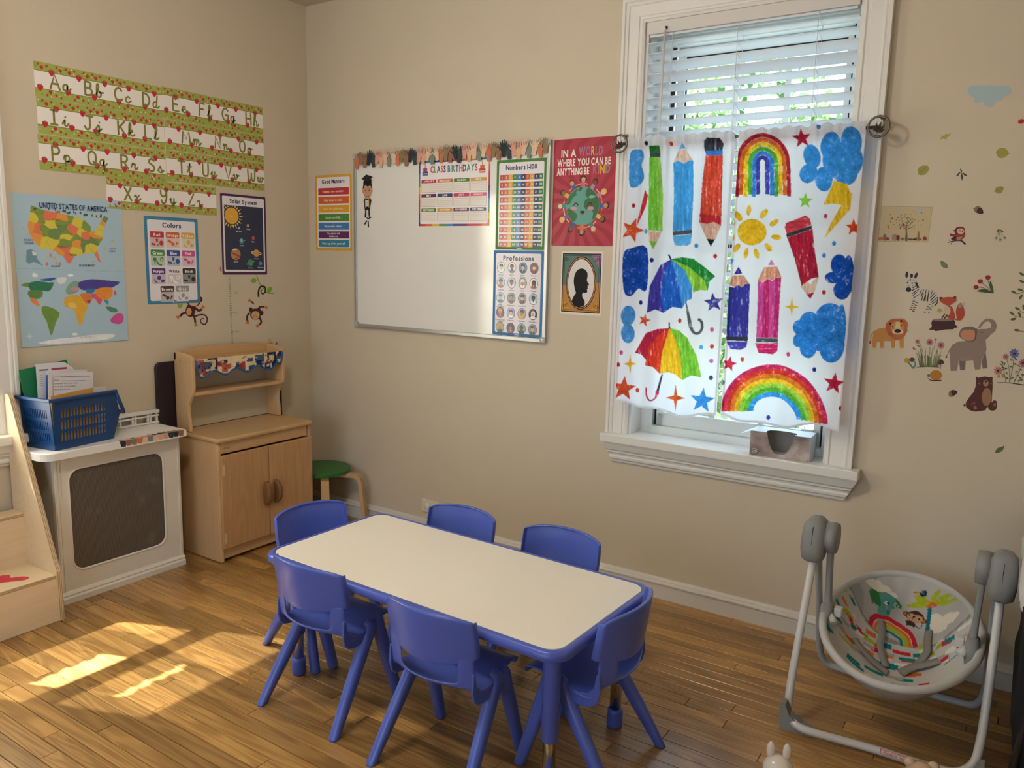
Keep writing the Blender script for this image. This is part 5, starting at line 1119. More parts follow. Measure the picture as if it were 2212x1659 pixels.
A.L = 0; A.poly([(cx-.014, 1.764), (cx-.026, 1.746), (cx-.022, 1.722), (cx-.018, 1.700), (cx+.018, 1.698), (cx+.024, 1.724), (cx+.030, 1.748), (cx+.016, 1.766)], '201c22'); A.up(); A.line([(cx-.010, 1.762), (cx-.012, 1.71)], .004, 'c09a4c'); A.line([(cx+.012, 1.762), (cx+.012, 1.71)], .004, 'c09a4c'); A.up(); A.rect(cx-.014, 1.716, cx+.010, 1.748, 'd8cfc8'); A.up(); A.rect(cx-.010, 1.735, cx+.004, 1.737, '80766e'); A.rect(cx-.008, 1.726, cx+.006, 1.728, '80766e')
A.L = 0; A.line([(cx-.010, 1.70), (cx-.014, 1.664)], .010, '201c22'); A.line([(cx+.012, 1.70), (cx+.014, 1.664)], .010, '201c22')
A.poly([(cx, 1.69), (cx-.009, 1.672), (cx-.006, 1.640), (cx+.012, 1.642), (cx+.014, 1.668)], 'dcd8d4'); A.up(); A.line([(cx-.004, 1.660), (cx+.006, 1.654), (cx+.026, 1.660)], .006, '161416', 3); A.line([(cx-.004, 1.642), (cx-.018, 1.626)], .008, '161416'); A.line([(cx+.006, 1.640), (cx+.008, 1.612)], .008, '161416'); A.line([(cx-.008, 1.672), (cx-.011, 1.680)], .005, '161416'); A.line([(cx+.010, 1.672), (cx+.014, 1.680)], .005, '161416')
tag(A.build('graduation_cutout', None, PM), 'small paper cut-out of a graduate in black cap and gown', 'cutout')
# border of raised hands along the whiteboard
HC = ['c87858', '2c3438', 'd9b08a', 'e0c0a0', '9a6a52', 'd89a8c', '7c8a7c', '8a7a5a', '3a4448', 'e6b8a4']
def hand(A, x, y, s, c, lean, flip=1):
    ca, sa = math.cos(lean), math.sin(lean); T = lambda a, b_: (x+(a*flip*ca-b_*sa)*s, y+(a*flip*sa+b_*ca)*s)
    A.poly([T(-.20, -.55), T(.20, -.55), T(.24, 0), T(.30, .22), T(.10, .34), T(-.12, .34), T(-.27, .20), T(-.23, 0)], c)
    for bx, by, ex, ey in ((-.20, .22, -.30, .66), (-.07, .28, -.10, .80), (.07, .28, .09, .78), (.20, .22, .27, .66), (.24, .02, .48, .30)): A.line([T(bx, by), T(ex, ey)], .115*s, c)
A = Art(lambda u, v, k: FB(u, v, .0222+k), dl=.0001); r = random.Random(4)
for i in range(42):
    x = .392+i*(1.55-.40)/41; A.L = 1+(i % 2); hand(A, x, 1.940+(.014 if i % 2 else 0), .050 if i % 3 else .056, HC[(i*7) % 10], r.uniform(-.25, .25), r.choice((-1, 1)))
tag(A.build('hands_border', None, PM), 'cut-paper border of raised hands along the whiteboard top', 'border')
# the same border stuck over the front edge of the radiator cover
def FC(u, v, k):                     # v>0 on the top board, v<0 hanging down its front edge
    return (.2462-v, u, .6558+k) if v > 0 else (.2468+k, u, .6545+v)
A = Art(FC, d0=.0003, dl=.0001)
ys = np.linspace(-1.30, -1.0, 13)
for i in range(12):
    c = HC[(i*3) % 10]; a, b_ = ys[i], ys[i+1]; A.L = i % 2; A.poly([(a-.004, .0005), (b_+.004, .0005), (b_, .016+.008*(i % 3)), ((a+b_)/2, .026), (a, .014)], c); A.poly([(a-.003, -.0002), (a+.002, -.024), (b_-.002, -.026), (b_+.003, -.0002)], HC[(i*3+1) % 10])
tag(A.build('hands_border', None, PM), 'torn hands border taped over the radiator cover edge', 'border')

# ------------------------------------------------------------------ alphabet strips: hand-lettered strokes
s_, l_ = 1, 0
UP = {'A': [(l_, [(0, 0), (.34, 1), (.68, 0)]), (l_, [(.13, .36), (.56, .36)])], 'B': [(l_, [(.05, 0), (.05, 1)]), (s_, [(.05, 1), (.40, .97), (.50, .77), (.38, .57), (.05, .53)]), (s_, [(.05, .53), (.44, .51), (.58, .27), (.44, .04), (.05, 0)])],
      'C': [(s_, [(.60, .80), (.44, .99), (.18, .90), (.04, .50), (.16, .12), (.42, 0), (.62, .17)])], 'D': [(l_, [(.05, 0), (.05, 1)]), (s_, [(.05, 1), (.42, .92), (.62, .52), (.44, .09), (.05, 0)])],
      'E': [(l_, [(.55, 1), (.06, 1), (.06, 0), (.57, 0)]), (l_, [(.06, .53), (.46, .53)])], 'F': [(l_, [(.55, 1), (.06, 1), (.06, 0)]), (l_, [(.06, .55), (.44, .55)])],
      'G': [(s_, [(.60, .82), (.42, 1), (.16, .88), (.04, .48), (.18, .08), (.46, 0), (.62, .18), (.62, .44)]), (l_, [(.36, .44), (.66, .44)])], 'H': [(l_, [(.05, 0), (.05, 1)]), (l_, [(.58, 0), (.58, 1)]), (l_, [(.05, .52), (.58, .52)])],
      'I': [(l_, [(.26, 0), (.26, 1)]), (l_, [(.04, 1), (.48, 1)]), (l_, [(.04, 0), (.48, 0)])], 'J': [(s_, [(.40, 1), (.40, .40), (.34, .08), (.14, .02), (.02, .20)]), (l_, [(.14, 1), (.62, 1)])],
      'K': [(l_, [(.05, 0), (.05, 1)]), (l_, [(.56, 1), (.05, .44)]), (l_, [(.22, .60), (.60, 0)])], 'L': [(l_, [(.06, 1), (.06, 0), (.55, 0)])],
      'M': [(l_, [(.02, 0), (.14, 1), (.42, .35), (.70, 1), (.82, 0)])], 'N': [(l_, [(.05, 0), (.05, 1), (.58, 0), (.58, 1)])], 'O': [(s_, [(.33, 1), (.10, .85), (.03, .5), (.12, .12), (.33, 0), (.54, .12), (.62, .5), (.55, .86), (.33, 1)])],
      'P': [(l_, [(.05, 0), (.05, 1)]), (s_, [(.05, 1), (.44, .96), (.56, .74), (.44, .50), (.05, .44)])], 'Q': [(s_, [(.33, 1), (.10, .85), (.03, .5), (.12, .12), (.33, 0), (.54, .12), (.62, .5), (.55, .86), (.33, 1)]), (l_, [(.40, .24), (.66, -.06)])],
      'R': [(l_, [(.05, 0), (.05, 1)]), (s_, [(.05, 1), (.44, .96), (.55, .75), (.42, .53), (.05, .48)]), (l_, [(.28, .48), (.60, 0)])], 'S': [(s_, [(.52, .86), (.34, 1), (.12, .88), (.12, .66), (.34, .53), (.52, .38), (.50, .12), (.28, 0), (.04, .14)])],
      'T': [(l_, [(.02, 1), (.62, 1)]), (l_, [(.32, 1), (.32, 0)])], 'U': [(s_, [(.05, 1), (.05, .35), (.14, .06), (.32, 0), (.52, .08), (.58, .36), (.58, 1)])], 'V': [(l_, [(.02, 1), (.32, 0), (.62, 1)])],
      'W': [(s_, [(.02, 1), (.08, .3), (.22, 0), (.38, .25), (.42, .7)]), (s_, [(.42, .7), (.46, .2), (.62, 0), (.78, .3), (.82, 1)])], 'X': [(l_, [(.04, 1), (.60, 0)]), (l_, [(.58, 1), (.02, 0)])],
      'Y': [(s_, [(.04, 1), (.08, .66), (.30, .54), (.52, .70), (.58, 1)]), (s_, [(.58, 1), (.56, .4), (.40, .02), (.16, .02), (.10, .22)])], 'Z': [(l_, [(.06, 1), (.56, 1), (.04, 0), (.60, 0)])]}
o_r = [(.36, .46), (.18, .46), (.06, .26), (.12, .04), (.28, .04), (.38, .28)]
LO = {'a': [(s_, o_r+[(.37, .46), (.38, .12), (.50, .06), (.64, .22)])], 'b': [(s_, [(0, .10), (.20, .62), (.24, .95), (.14, 1.0), (.08, .70), (.10, .10), (.28, .02), (.42, .22), (.32, .46), (.30, .36), (.62, .40)])], 'c': [(s_, [(.40, .38), (.28, .48), (.10, .34), (.08, .12), (.26, .01), (.52, .18)])],
      'd': [(s_, o_r+[(.44, .80), (.46, 1)]), (s_, [(.44, .85), (.38, .14), (.50, .04), (.62, .18)])], 'e': [(s_, [(0, .16), (.30, .28), (.34, .44), (.22, .50), (.09, .34), (.10, .10), (.28, .01), (.54, .22)])], 'f': [(s_, [(.0, .12), (.26, .70), (.26, .98), (.16, .94), (.14, .5), (.10, -.30), (.20, -.28), (.20, .04), (.46, .20)])],
      'g': [(s_, o_r+[(.38, .46), (.34, -.20), (.18, -.34), (.10, -.20), (.30, -.02), (.58, .18)])], 'h': [(s_, [(0, .10), (.22, .66), (.24, .96), (.14, .98), (.09, .60), (.07, 0)]), (s_, [(.07, .02), (.14, .36), (.30, .46), (.38, .32), (.36, .08), (.46, .02), (.60, .20)])], 'i': [(s_, [(0, .16), (.18, .46), (.16, .10), (.28, .02), (.46, .22)]), (l_, [(.22, .66), (.23, .68)])],
      'j': [(s_, [(0, .16), (.24, .46), (.22, -.22), (.08, -.34), (.02, -.20), (.20, -.02), (.46, .20)]), (l_, [(.28, .66), (.29, .68)])], 'k': [(s_, [(0, .10), (.22, .66), (.22, .98), (.13, .96), (.08, .50), (.07, 0)]), (s_, [(.07, .16), (.30, .46), (.38, .36), (.16, .22), (.34, .02), (.56, .16)])], 'l': [(s_, [(0, .10), (.24, .66), (.24, .98), (.13, .94), (.10, .30), (.20, .02), (.42, .20)])],
      'm': [(s_, [(0, .30), (.12, .46), (.12, 0)]), (s_, [(.12, .06), (.24, .44), (.36, .40), (.34, 0)]), (s_, [(.34, .06), (.46, .44), (.58, .40), (.58, .08), (.68, .02), (.82, .20)])], 'n': [(s_, [(0, .30), (.12, .46), (.12, 0)]), (s_, [(.12, .06), (.26, .44), (.38, .40), (.38, .08), (.48, .02), (.62, .20)])], 'o': [(s_, [(.26, .48), (.08, .36), (.08, .08), (.24, .0), (.38, .14), (.36, .40), (.24, .48), (.30, .34), (.56, .38)])],
      'p': [(s_, [(0, .20), (.12, .46), (.10, -.36)]), (s_, [(.11, .30), (.26, .48), (.42, .34), (.36, .06), (.18, .04), (.40, .02), (.62, .20)])], 'q': [(s_, o_r+[(.38, .46), (.36, -.30), (.46, -.32), (.44, -.04), (.62, .18)])], 'r': [(s_, [(0, .16), (.16, .50), (.20, .40), (.36, .42), (.32, .12), (.44, .02), (.58, .18)])], 's': [(s_, [(0, .14), (.22, .50), (.26, .36), (.36, .14), (.24, 0), (.10, .08)]), (s_, [(.24, 0), (.40, .04), (.54, .20)])],
      't': [(s_, [(0, .16), (.22, .60), (.24, .92), (.20, .30), (.28, .02), (.50, .20)]), (l_, [(.04, .62), (.42, .66)])], 'u': [(s_, [(0, .20), (.12, .46), (.10, .12), (.22, .02), (.36, .20), (.40, .46)]), (s_, [(.40, .46), (.38, .10), (.48, .02), (.64, .22)])], 'v': [(s_, [(0, .34), (.12, .46), (.16, .10), (.26, .02), (.42, .26), (.38, .48), (.44, .34), (.64, .38)])], 'w': [(s_, [(0, .34), (.10, .46), (.10, .12), (.20, .02), (.32, .20), (.34, .44)]), (s_, [(.34, .44), (.34, .10), (.46, .02), (.60, .26), (.56, .46), (.74, .38)])],
      'x': [(s_, [(0, .36), (.12, .46), (.20, .24), (.30, .02), (.56, .20)]), (l_, [(.40, .46), (.02, .02)])], 'y': [(s_, [(0, .30), (.10, .46), (.10, .14), (.24, .04), (.38, .22), (.40, .46)]), (s_, [(.40, .46), (.36, -.20), (.22, -.34), (.14, -.20), (.34, -.02), (.60, .18)])], 'z': [(s_, [(0, .34), (.16, .46), (.30, .36), (.20, .16), (.34, .08), (.28, -.24), (.14, -.30), (.12, -.16), (.34, -.02), (.56, .16)])]}
def stroke_letter(A, strokes, x, y, h, c, w):
    for sm, P in strokes: A.line([(x+a*h, y+b*h) for a, b in P], w, c, 5 if sm else 0)
def berry(A, x, y, s):
    A.poly([(x-.9*s, y+.35*s), (x-.55*s, y+.9*s), (x+.1*s, y+.8*s), (x+.75*s, y+.75*s), (x+.95*s, y+.2*s), (x+.5*s, y-.65*s), (x, y-1.0*s), (x-.6*s, y-.55*s)], 'c22f42', smooth=2); A.up(); A.poly([(x-.5*s, y+.95*s), (x, y+.55*s), (x+.6*s, y+.9*s), (x+.2*s, y+1.15*s)], '7f8f3a'); A.L -= 1
def strip(letters, y0, y1, z0, z1, label, lx=None, seed=0):
    h = z1-z0; w = y1-y0; r = random.Random(seed); fr = lambda u, v, k: FL(y0+u, z0+v, .0003*(seed % 2)+k); e = empty('alphabet_strip', FL((y0+y1)/2, z0, 0))
    m = MB(); m.box(.0002, .0006, 0, w, 0, h); m.v = [(x+.0003*(seed % 2), y-w/2, z) for x, y, z in m.v]; m.build('sheet', mat('strip_card', (.80, .77, .73), .5, .3), e)
    A = Art(fr); A.rect(0, 0, w, h, 'efe9e4'); A.up(); b = h*.25
    A.rect(0, 0, w, b, 'a3ad55'); A.rect(0, h-b, w, h, 'a3ad55'); A.up(); A.rect(0, b-.002, w, b+.001, '7d8434'); A.rect(0, h-b-.001, w, h-b+.002, '7d8434')
    n = int(w/.0125)
    for i in range(n):
        for base in (0, h-b):
            x, y = (i+r.random())*w/n, base+r.uniform(.005, b-.006); k = r.random()
            if k < .45: A.ell(min(w-.008, max(.008, x)), y, r.uniform(.003, .006), .0035, r.choice(('8a9a38', '97a944', 'c6cc76')), r.uniform(0, 3), 7)
            elif k < .68: A.ell(min(w-.005, max(.005, x)), y, .0032, None, 'e6e2bc', 0, 6)
    A.up()
    for i in range(int(w/.112)+1):
        x = .018+i*.112+r.uniform(-.008, .008)
        if x > w-.012: break
        [berry(A, x+dx, z_, s_b) for dx, z_, s_b in ((.052, h-b-.001, .0130), (.014, h-b*.62, .0082), (0, h-b*.28, .0052), (.034, h-b*.35, .0050), (.088, h-b*.60, .0078), (.074, h-b*.30, .0048), (.004, b+.003, .0132), (.044, b*.72, .0080), (.030, b*.32, .0050), (.066, b*.45, .0056), (.086, b*.28, .0044)) if x+dx < w-s_b]
    A.up(2); H = h*.40; xs = lx or [w*(i+.5)/len(letters) for i in range(len(letters))]
    for ch, x in zip(letters, xs):
        stroke_letter(A, UP[ch], x-.044, b+h*.055, H, '83803c', .0086); stroke_letter(A, LO[ch.lower()], x+.004+(.012 if ch in 'MW' else 0), b+h*.050, H*.98, '83803c', .0072)
    A.build('print', e, PM, e.location); return tag(e, label, 'alphabet strip', 'strawberry alphabet strips')
strip('ABCD', -1.432, -.874, 2.060, 2.197, 'strawberry-bordered alphabet strip lettered A to D', [.105, .245, .375, .505], 1)
strip('EFGH', -.874, -.304, 2.062, 2.203, 'strawberry-bordered alphabet strip lettered E to H', [.095, .235, .365, .505], 2)
strip('IJKL', -1.430, -.869, 1.918, 2.058, 'strawberry-bordered alphabet strip lettered I to L', [.095, .235, .38, .505], 3)
strip('MNO', -.866, -.303, 1.925, 2.060, 'strawberry-bordered alphabet strip lettered M to O', [.13, .31, .455], 4)
strip('PQRS', -1.434, -.868, 1.775, 1.914, 'strawberry-bordered alphabet strip lettered P to S', [.095, .245, .39, .52], 5)
strip('TUVW', -.866, -.303, 1.783, 1.922, 'strawberry-bordered alphabet strip lettered T to W', [.105, .235, .365, .50], 6)
strip('XYZ', -1.160, -.602, 1.638, 1.776, 'strawberry-bordered alphabet strip lettered X to Z', [.125, .30, .445], 7)

# ------------------------------------------------------------------ map poster (U.S. above, world below)
def map_poster():
    c = Canvas(2212, 1236, 'a9c6d8', .5); k = c.k
    def vor(out, seeds, P):
        r = c.mask(P); sl, ins = r; ys, xs = np.nonzero(ins); X = (xs+sl[1].start)/k; Y = (ys+sl[0].start)/k
        nz = 9*np.sin(X/17+Y/29)+7*np.sin(Y/13-X/31); d = np.stack([(X+nz-sx)**2*.8+(Y+nz*.6-sy)**2 for sx, sy, _ in seeds], 1); i = d.argmin(1)
        cols = np.array([lin(q) for _, _, q in seeds]); col = cols[i]; dd = np.sort(d, 1); edge = (np.sqrt(dd[:, 1])-np.sqrt(dd[:, 0])) < 2.2; col[edge] *= .72; c.a[sl][ins] = col
    G, Y_, O, Rr, D = '7f9a48', 'd8c84a', 'e39a48', 'e0785a', '6f8e54'
    us = [(222, 150), (300, 182), (420, 205), (560, 240), (600, 258), (640, 300), (640, 335), (672, 330), (700, 285), (735, 225), (768, 240), (745, 280), (738, 300), (722, 345), (722, 390), (700, 420), (682, 455), (690, 500), (708, 552), (690, 545), (662, 492), (620, 485), (560, 500), (522, 505), (490, 560), (468, 552), (440, 505), (410, 500), (385, 470), (330, 458), (285, 455), (245, 410), (205, 350), (195, 290), (210, 220)]
    sd = [(245, 180, G), (235, 235, Y_), (280, 235, G), (345, 220, Rr), (440, 232, O), (500, 240, G), (545, 275, Y_), (360, 285, Y_), (440, 275, G), (445, 305, D), (512, 320, Rr), (215, 300, O), (262, 312, Rr), (320, 330, G), (385, 350, D), (460, 340, G), (465, 370, Y_), (310, 400, Y_), (375, 410, Y_), (255, 380, O), (460, 415, G), (465, 460, Rr), (455, 520, Rr), (410, 480, O), (540, 420, O), (535, 465, Y_), (530, 380, G), (575, 340, Y_), (605, 300, G), (610, 365, Rr), (640, 345, O), (600, 410, D), (585, 440, D), (620, 450, Y_), (650, 440, Y_), (660, 400, D), (690, 400, G), (685, 345, Y_), (680, 380, O), (700, 300, Y_), (715, 270, O), (745, 245, D), (690, 520, Rr)]
    vor(None, sd, us)
    c.poly([(185, 465), (215, 455), (260, 480), (258, 525), (300, 575), (270, 560), (235, 545), (200, 560), (180, 540)], '6f94a8'); c.poly([(222, 470), (258, 480), (255, 500), (228, 500)], 'd8e0e4')
    for x, y in ((330, 510), (352, 500), (380, 520), (395, 555), (415, 560), (325, 560)): c.ell(x, y, 7, 14, ['d8b890', 'cf7a58', 'c8b070'][int(x) % 3])
    r = random.Random(2)
    for i in range(26): x = r.uniform(225, 735); c.ell(x, 175+abs(x-300)*.12+r.uniform(-6, 10), 5, 9, '3f5a3c')
    for x, y in ((160, 305), (790, 400), (735, 460), (650, 545), (690, 240)): c.ell(x, y, 9, 6, 'd8a878')
    # world
    def P(pts, col): c.poly(pts, col, .12, 'o', 2)
    P([(142, 705), (175, 690), (205, 692), (200, 720), (150, 712)], '6f8a4a'); P([(200, 690), (270, 680), (340, 690), (372, 690), (350, 740), (320, 750), (260, 742), (205, 740)], '2f7a58'); P([(190, 745), (290, 745), (285, 790), (250, 805), (205, 795)], '5f8a48'); P([(205, 795), (240, 800), (275, 845), (262, 855), (215, 825)], 'e08a50')
    P([(285, 858), (330, 855), (410, 900), (385, 960), (355, 1050), (340, 1040), (318, 960), (290, 910)], '6f9440'); P([(395, 660), (460, 652), (450, 690), (410, 700)], 'dfe4e6'); P([(265, 670), (330, 660), (390, 655), (350, 680)], '2f5aa0'); P([(225, 620), (255, 630), (245, 640)], 'eef0f0')
    P([(455, 740), (480, 700), (520, 680), (548, 690), (545, 750), (500, 770), (462, 770)], '7fa890'); P([(500, 720), (540, 730), (530, 750), (495, 745)], 'd88a9c'); P([(545, 690), (640, 668), (760, 680), (840, 690), (800, 720), (770, 730), (640, 745), (560, 740)], '4b3f98'); P([(600, 740), (660, 735), (650, 765), (605, 770)], '3f7ab0')
    P([(445, 800), (500, 778), (565, 790), (612, 855), (590, 900), (570, 975), (540, 978), (512, 880), (450, 860)], 'dfae3c'); P([(470, 830), (520, 835), (530, 870), (480, 860)], 'e8c860'); P([(555, 770), (620, 765), (640, 810), (600, 840), (570, 800)], 'd8803c'); P([(600, 820), (630, 815), (620, 842)], 'b8383c'); P([(635, 770), (690, 775), (712, 810), (690, 850), (665, 810), (640, 800)], 'dc5a6c')
    P([(670, 740), (730, 725), (785, 735), (780, 790), (740, 815), (690, 800), (665, 765)], 'e8902c'); P([(720, 815), (755, 820), (750, 850)], '4f8fb0'); P([(735, 860), (800, 870), (820, 895), (770, 900)], '4f8a60'); P([(795, 745), (815, 765), (800, 785)], 'c85a70'); P([(768, 950), (810, 910), (855, 915), (860, 960), (830, 985), (775, 972)], 'cc4f98')
    P([(255, 1105), (400, 1080), (480, 1075), (620, 1058), (740, 1052), (800, 1060), (740, 1090), (500, 1108), (330, 1118)], 'eceeee'); 
    for x, y in ((240, 640), (490, 640), (515, 1050)): c.ell(x, y, 20, 11, 'e8eef0')
    c.line([(80, 588), (870, 618)], 2.5, '8fb0c4')
    y0, y1, z0, z1 = -1.552, -1.097, 1.056, 1.673; f = homog([(y0, z1), (y1, z1), (y1, z0), (y0, z0)], [(78, 62), (855, 122), (890, 1095), (143, 1138)])
    w, h = 228, 308; u = np.linspace(y0, y1, w)[None, :]+np.zeros((h, 1)); v = np.linspace(z1, z0, h)[:, None]+np.zeros((1, w)); ax, ay = f(u, v); C = c.sample(ax, ay)
    X = .0022+.0012*np.sin((v-z0)*9)+.0025*np.clip((z0+.05-v)/.05, 0, 1)*np.abs(np.sin(u*7)); e = empty('map_poster', (0, (y0+y1)/2, z0)); off = e.location
    color_grid('print', np.stack([X-off.x, u-off.y, v-off.z], -1), C, print_mat('map_paper_print', .5, .35, coat=.15), e)
    A = Art(lambda a, b, k: (.0042+k, a, b)); A.text('UNITED STATES OF AMERICA', -1.305, 1.622, .021, '1f2a5c', .285, 1); A.text('PACIFIC', -1.497, 1.487, .0065, '33406a', .05, 1); A.text('OCEAN', -1.497, 1.475, .0065, '33406a', .05, 1); A.text('GULF OF MEXICO', -1.265, 1.386, .008, '33406a', .07, 1); A.text('HAWAII', -1.398, 1.382, .0075, '33406a', .035, 1); A.text('ATLANTIC', -1.148, 1.46, .006, '33406a', .03, 1); A.text('OCEAN', -1.148, 1.45, .006, '33406a', .03, 1); A.text('TEXAS', -1.322, 1.43, .008, '7a3a2c', .03, 1); A.text('ANTARCTICA', -1.285, 1.078, .007, '9aa4aa', .06, 0); A.text('NEW MEXICO', -1.37, 1.465, .005, '5a5a30', .03, 1); A.text('MONTANA', -1.385, 1.575, .005, '8a3a2c', .03, 1)
    cx, cy = -1.52, 1.10
    for q in range(8):
        a = q*pi/4; L_ = .020 if q % 2 == 0 else .012; A.poly([(cx+L_*math.cos(a), cy+L_*math.sin(a)), (cx+.004*math.cos(a+.7), cy+.004*math.sin(a+.7)), (cx, cy), (cx+.004*math.cos(a-.7), cy+.004*math.sin(a-.7))], 'd0e0ea')
    A.build('lettering', e, PM, e.location); return tag(e, 'pale blue poster with a U.S. map above a world map', 'map')
map_poster()

# ------------------------------------------------------------------ wall decals (drawn on a sheet, stuck flat on the wall)
PLh = homog([(0, 400), (680, 400), (680, 780), (0, 780)], [(-1.588, 1.698), (.046, 1.845), (.026, .855), (-1.636, 1.008)])
PBh = homog([(1840, 160), (2212, 160), (2212, 1000), (1840, 1000)], [(2.800, 2.140), (3.326, 2.085), (3.457, .815), (2.917, .728)])
def sheetL(x0, y0, k): return lambda x, y: PLh(x0+x/k, y0+y/k)
def sheetB(x0, y0, k): return lambda x, y: PBh(x0+x/k, y0+y/k)
def decal(name, fr, mp, label, draw, cat='decal', group=None):
    A = Art(fr, d0=.0005, dl=.0001, m=mp); draw(A); o = A.build(name, None, PD)
    bb = [Vector(v.co) for v in o.data.vertices]; c = sum(bb, Vector())/len(bb); o.data.transform(Matrix.Translation(-c)); o.location = c
    return tag(o, label, cat, group)
ML = sheetL(300, 440, 5.925); BR, SK, LG, LF = '4a2a2c', 'd89a68', 'c8814e', '7fae3c'
def paw(A, x, y, a, s=26):
    for q in (-.6, -.2, .2, .6): A.line([(x, y), (x+s*math.cos(a+q), y+s*math.sin(a+q))], s*.36, 'c9774c')
    A.ell(x, y, s*.42, None, 'c9774c', n=10)
def monkey1(A):
    A.poly([(490, 1290), (560, 1280), (555, 1320), (510, 1338)], LF); A.ell(785, 1225, 30, 36, BR); A.ell(700, 1265, 85, 50, BR); A.up(); A.ell(700, 1272, 60, 36, 'e0b088'); A.L = 0
    A.poly([(640, 1285), (720, 1300), (715, 1400), (680, 1445), (630, 1440), (595, 1395), (605, 1330)], BR, smooth=3); A.line([(715, 1330), (760, 1365), (800, 1355)], 30, BR, 4); A.line([(610, 1395), (560, 1405), (530, 1435)], 28, BR, 4); A.line([(700, 1430), (715, 1480), (720, 1520)], 26, BR, 4)
    A.line([(715, 1440), (790, 1420), (850, 1430), (875, 1480), (850, 1540), (800, 1530), (790, 1490), (815, 1465), (832, 1478)], [22, 20, 18, 18, 16, 14, 12, 10, 8], BR, 5); A.up(); A.ell(640, 1380, 34, 48, SK); paw(A, 806, 1335, -.7, 36); paw(A, 515, 1438, 2.4, 34); paw(A, 725, 1532, 1.4, 32); A.up(); A.ell(632, 1390, 4, None, 'a8603c')
decal('monkey_decal', FL, ML, 'brown monkey decal with curled tail half hidden by the Colors poster', monkey1)
def monkey2(A):
    A.line([(1410, 1400), (1385, 1440), (1385, 1490)], 24, BR, 4); A.line([(1545, 1460), (1565, 1510), (1548, 1545)], 24, BR, 4); A.line([(1545, 1320), (1600, 1318)], 22, BR); A.poly([(1490, 1360), (1545, 1310), (1560, 1370), (1540, 1400)], BR); A.line([(1448, 1260), (1475, 1285)], [26, 6], BR)
    A.ell(1432, 1355, 24, 30, BR); A.ell(1572, 1398, 22, 30, BR); A.ell(1492, 1412, 70, 72, BR); A.up(); A.ell(1492, 1425, 52, 52, 'd8a87c'); paw(A, 1432, 1248, 3.6, 32); paw(A, 1612, 1325, .2, 30); paw(A, 1398, 1502, 2.0, 34); paw(A, 1530, 1552, 2.4, 32); A.up()
    for x in (1474, 1518): A.ell(x, 1392, 8, 12, 'f2e8e0')
    A.up(); A.ell(1476, 1394, 4, 6, '241818'); A.ell(1519, 1394, 4, 6, '241818'); A.line([(1460, 1430), (1485, 1450), (1512, 1436)], 5, '5a2c24', 4); A.ell(1490, 1418, 8, 5, 'b8744c')
decal('monkey_decal', FL, ML, 'brown monkey decal with torn arms right of the growth ruler', monkey2)
def vine(A):
    A.line([(1508, 915), (1540, 1010), (1600, 1090), (1640, 1138), (1722, 1148)], [12, 12, 14, 16, 14], '7aa04a', 4); A.poly([(1430, 985), (1465, 950), (1505, 970), (1495, 1005), (1455, 1012)], LF, smooth=3); A.poly([(1640, 1100), (1665, 1065), (1705, 1075), (1690, 1125), (1650, 1145)], LF, smooth=3); A.up()
    A.line([(1530, 1185), (1532, 1110), (1560, 1060), (1610, 1065), (1618, 1120), (1585, 1155), (1560, 1125), (1575, 1100)], [24, 22, 20, 20, 18, 16, 12, 8], '2c2226', 5)
decal('vine_decal', FL, ML, 'green vine decal with a curled dark tail under the Solar System poster', vine)
def ruler(A):
    for i in range(33):
        y = 945+i*22.2; L_ = 46 if i in (9, 20, 31) else 26; A.line([(1144+i*.95, y), (1144+L_+i*.95, y)], 8, '8c8a68', ends=False)
    for i in range(9): A.line([(1178+i*.9, 1664+i*24), (1204+i*.9, 1664+i*24)], 8, '8c8a68', ends=False)
    A.up()
    for t, x, y in (('170', 1238, 1158), ('160', 1250, 1412), ('150', 1258, 1650)): A.text(t, x, y, 34, '8a9480', 46, 0, flip=-1)
decal('growth_ruler_decal', FL, ML, 'grey growth ruler decal marked 150, 160 and 170', ruler)
decal('letter_decal', FL, ML, 'small red letter t decal beside the Solar System poster', lambda A: A.line([(1048, 800), (1040, 850), (1056, 862)], 10, 'b04040', 3) or A.line([(1030, 822), (1062, 820)], 8, 'b04040'))
def bee(A):
    A.ell(1688, 1794, 30, 34, 'd99a30'); A.ell(1738, 1838, 26, 18, '2c2026', .5); A.ell(1760, 1790, 13, 22, '6a7aa8', .5); A.line([(1680, 1760), (1664, 1728)], 6, '7a5a2c'); A.line([(1700, 1758), (1704, 1722)], 6, '7a5a2c'); A.up(); A.ell(1680, 1788, 5, 7, '241818'); A.ell(1700, 1788, 5, 7, '241818'); A.line([(1726, 1824), (1720, 1846)], 8, 'd99a30')
decal('bee_decal', FL, ML, 'little bee decal peeking over the play cabinet hutch', bee)
W8 = sheetB(1840, 160, 1.975); WA = sheetB(1880, 420, 5.53); WBm = sheetB(1860, 660, 6.284)
decal('cloud_decal', FB, W8, 'pale blue cloud decal high on the wall', lambda A: A.poly([(495, 62), (515, 50), (600, 48), (665, 52), (682, 70), (668, 92), (648, 95), (640, 112), (615, 118), (600, 140), (570, 138), (560, 118), (525, 125), (520, 100), (500, 90)], 'a8bcc0', smooth=4))
decal('flower_decal', FB, W8, 'small red bud decal at the right edge near the cloud', lambda A: A.ell(722, 202, 14, 10, 'b03038', -.3) or A.ell(730, 206, 8, 9, '8a2430'))
def leaf(pts, vein, c, c2): return lambda A: (A.poly(pts, c, smooth=4), A.up(), A.line(vein, 2.2, c2))
decal('leaf_decal', FB, W8, 'yellow-green oak leaf decal below the cloud', lambda A: A.poly([(376, 280), (384, 262), (394, 264), (400, 254), (410, 258), (424, 250), (416, 266), (406, 270), (402, 280), (390, 276)], 'a3a048'))
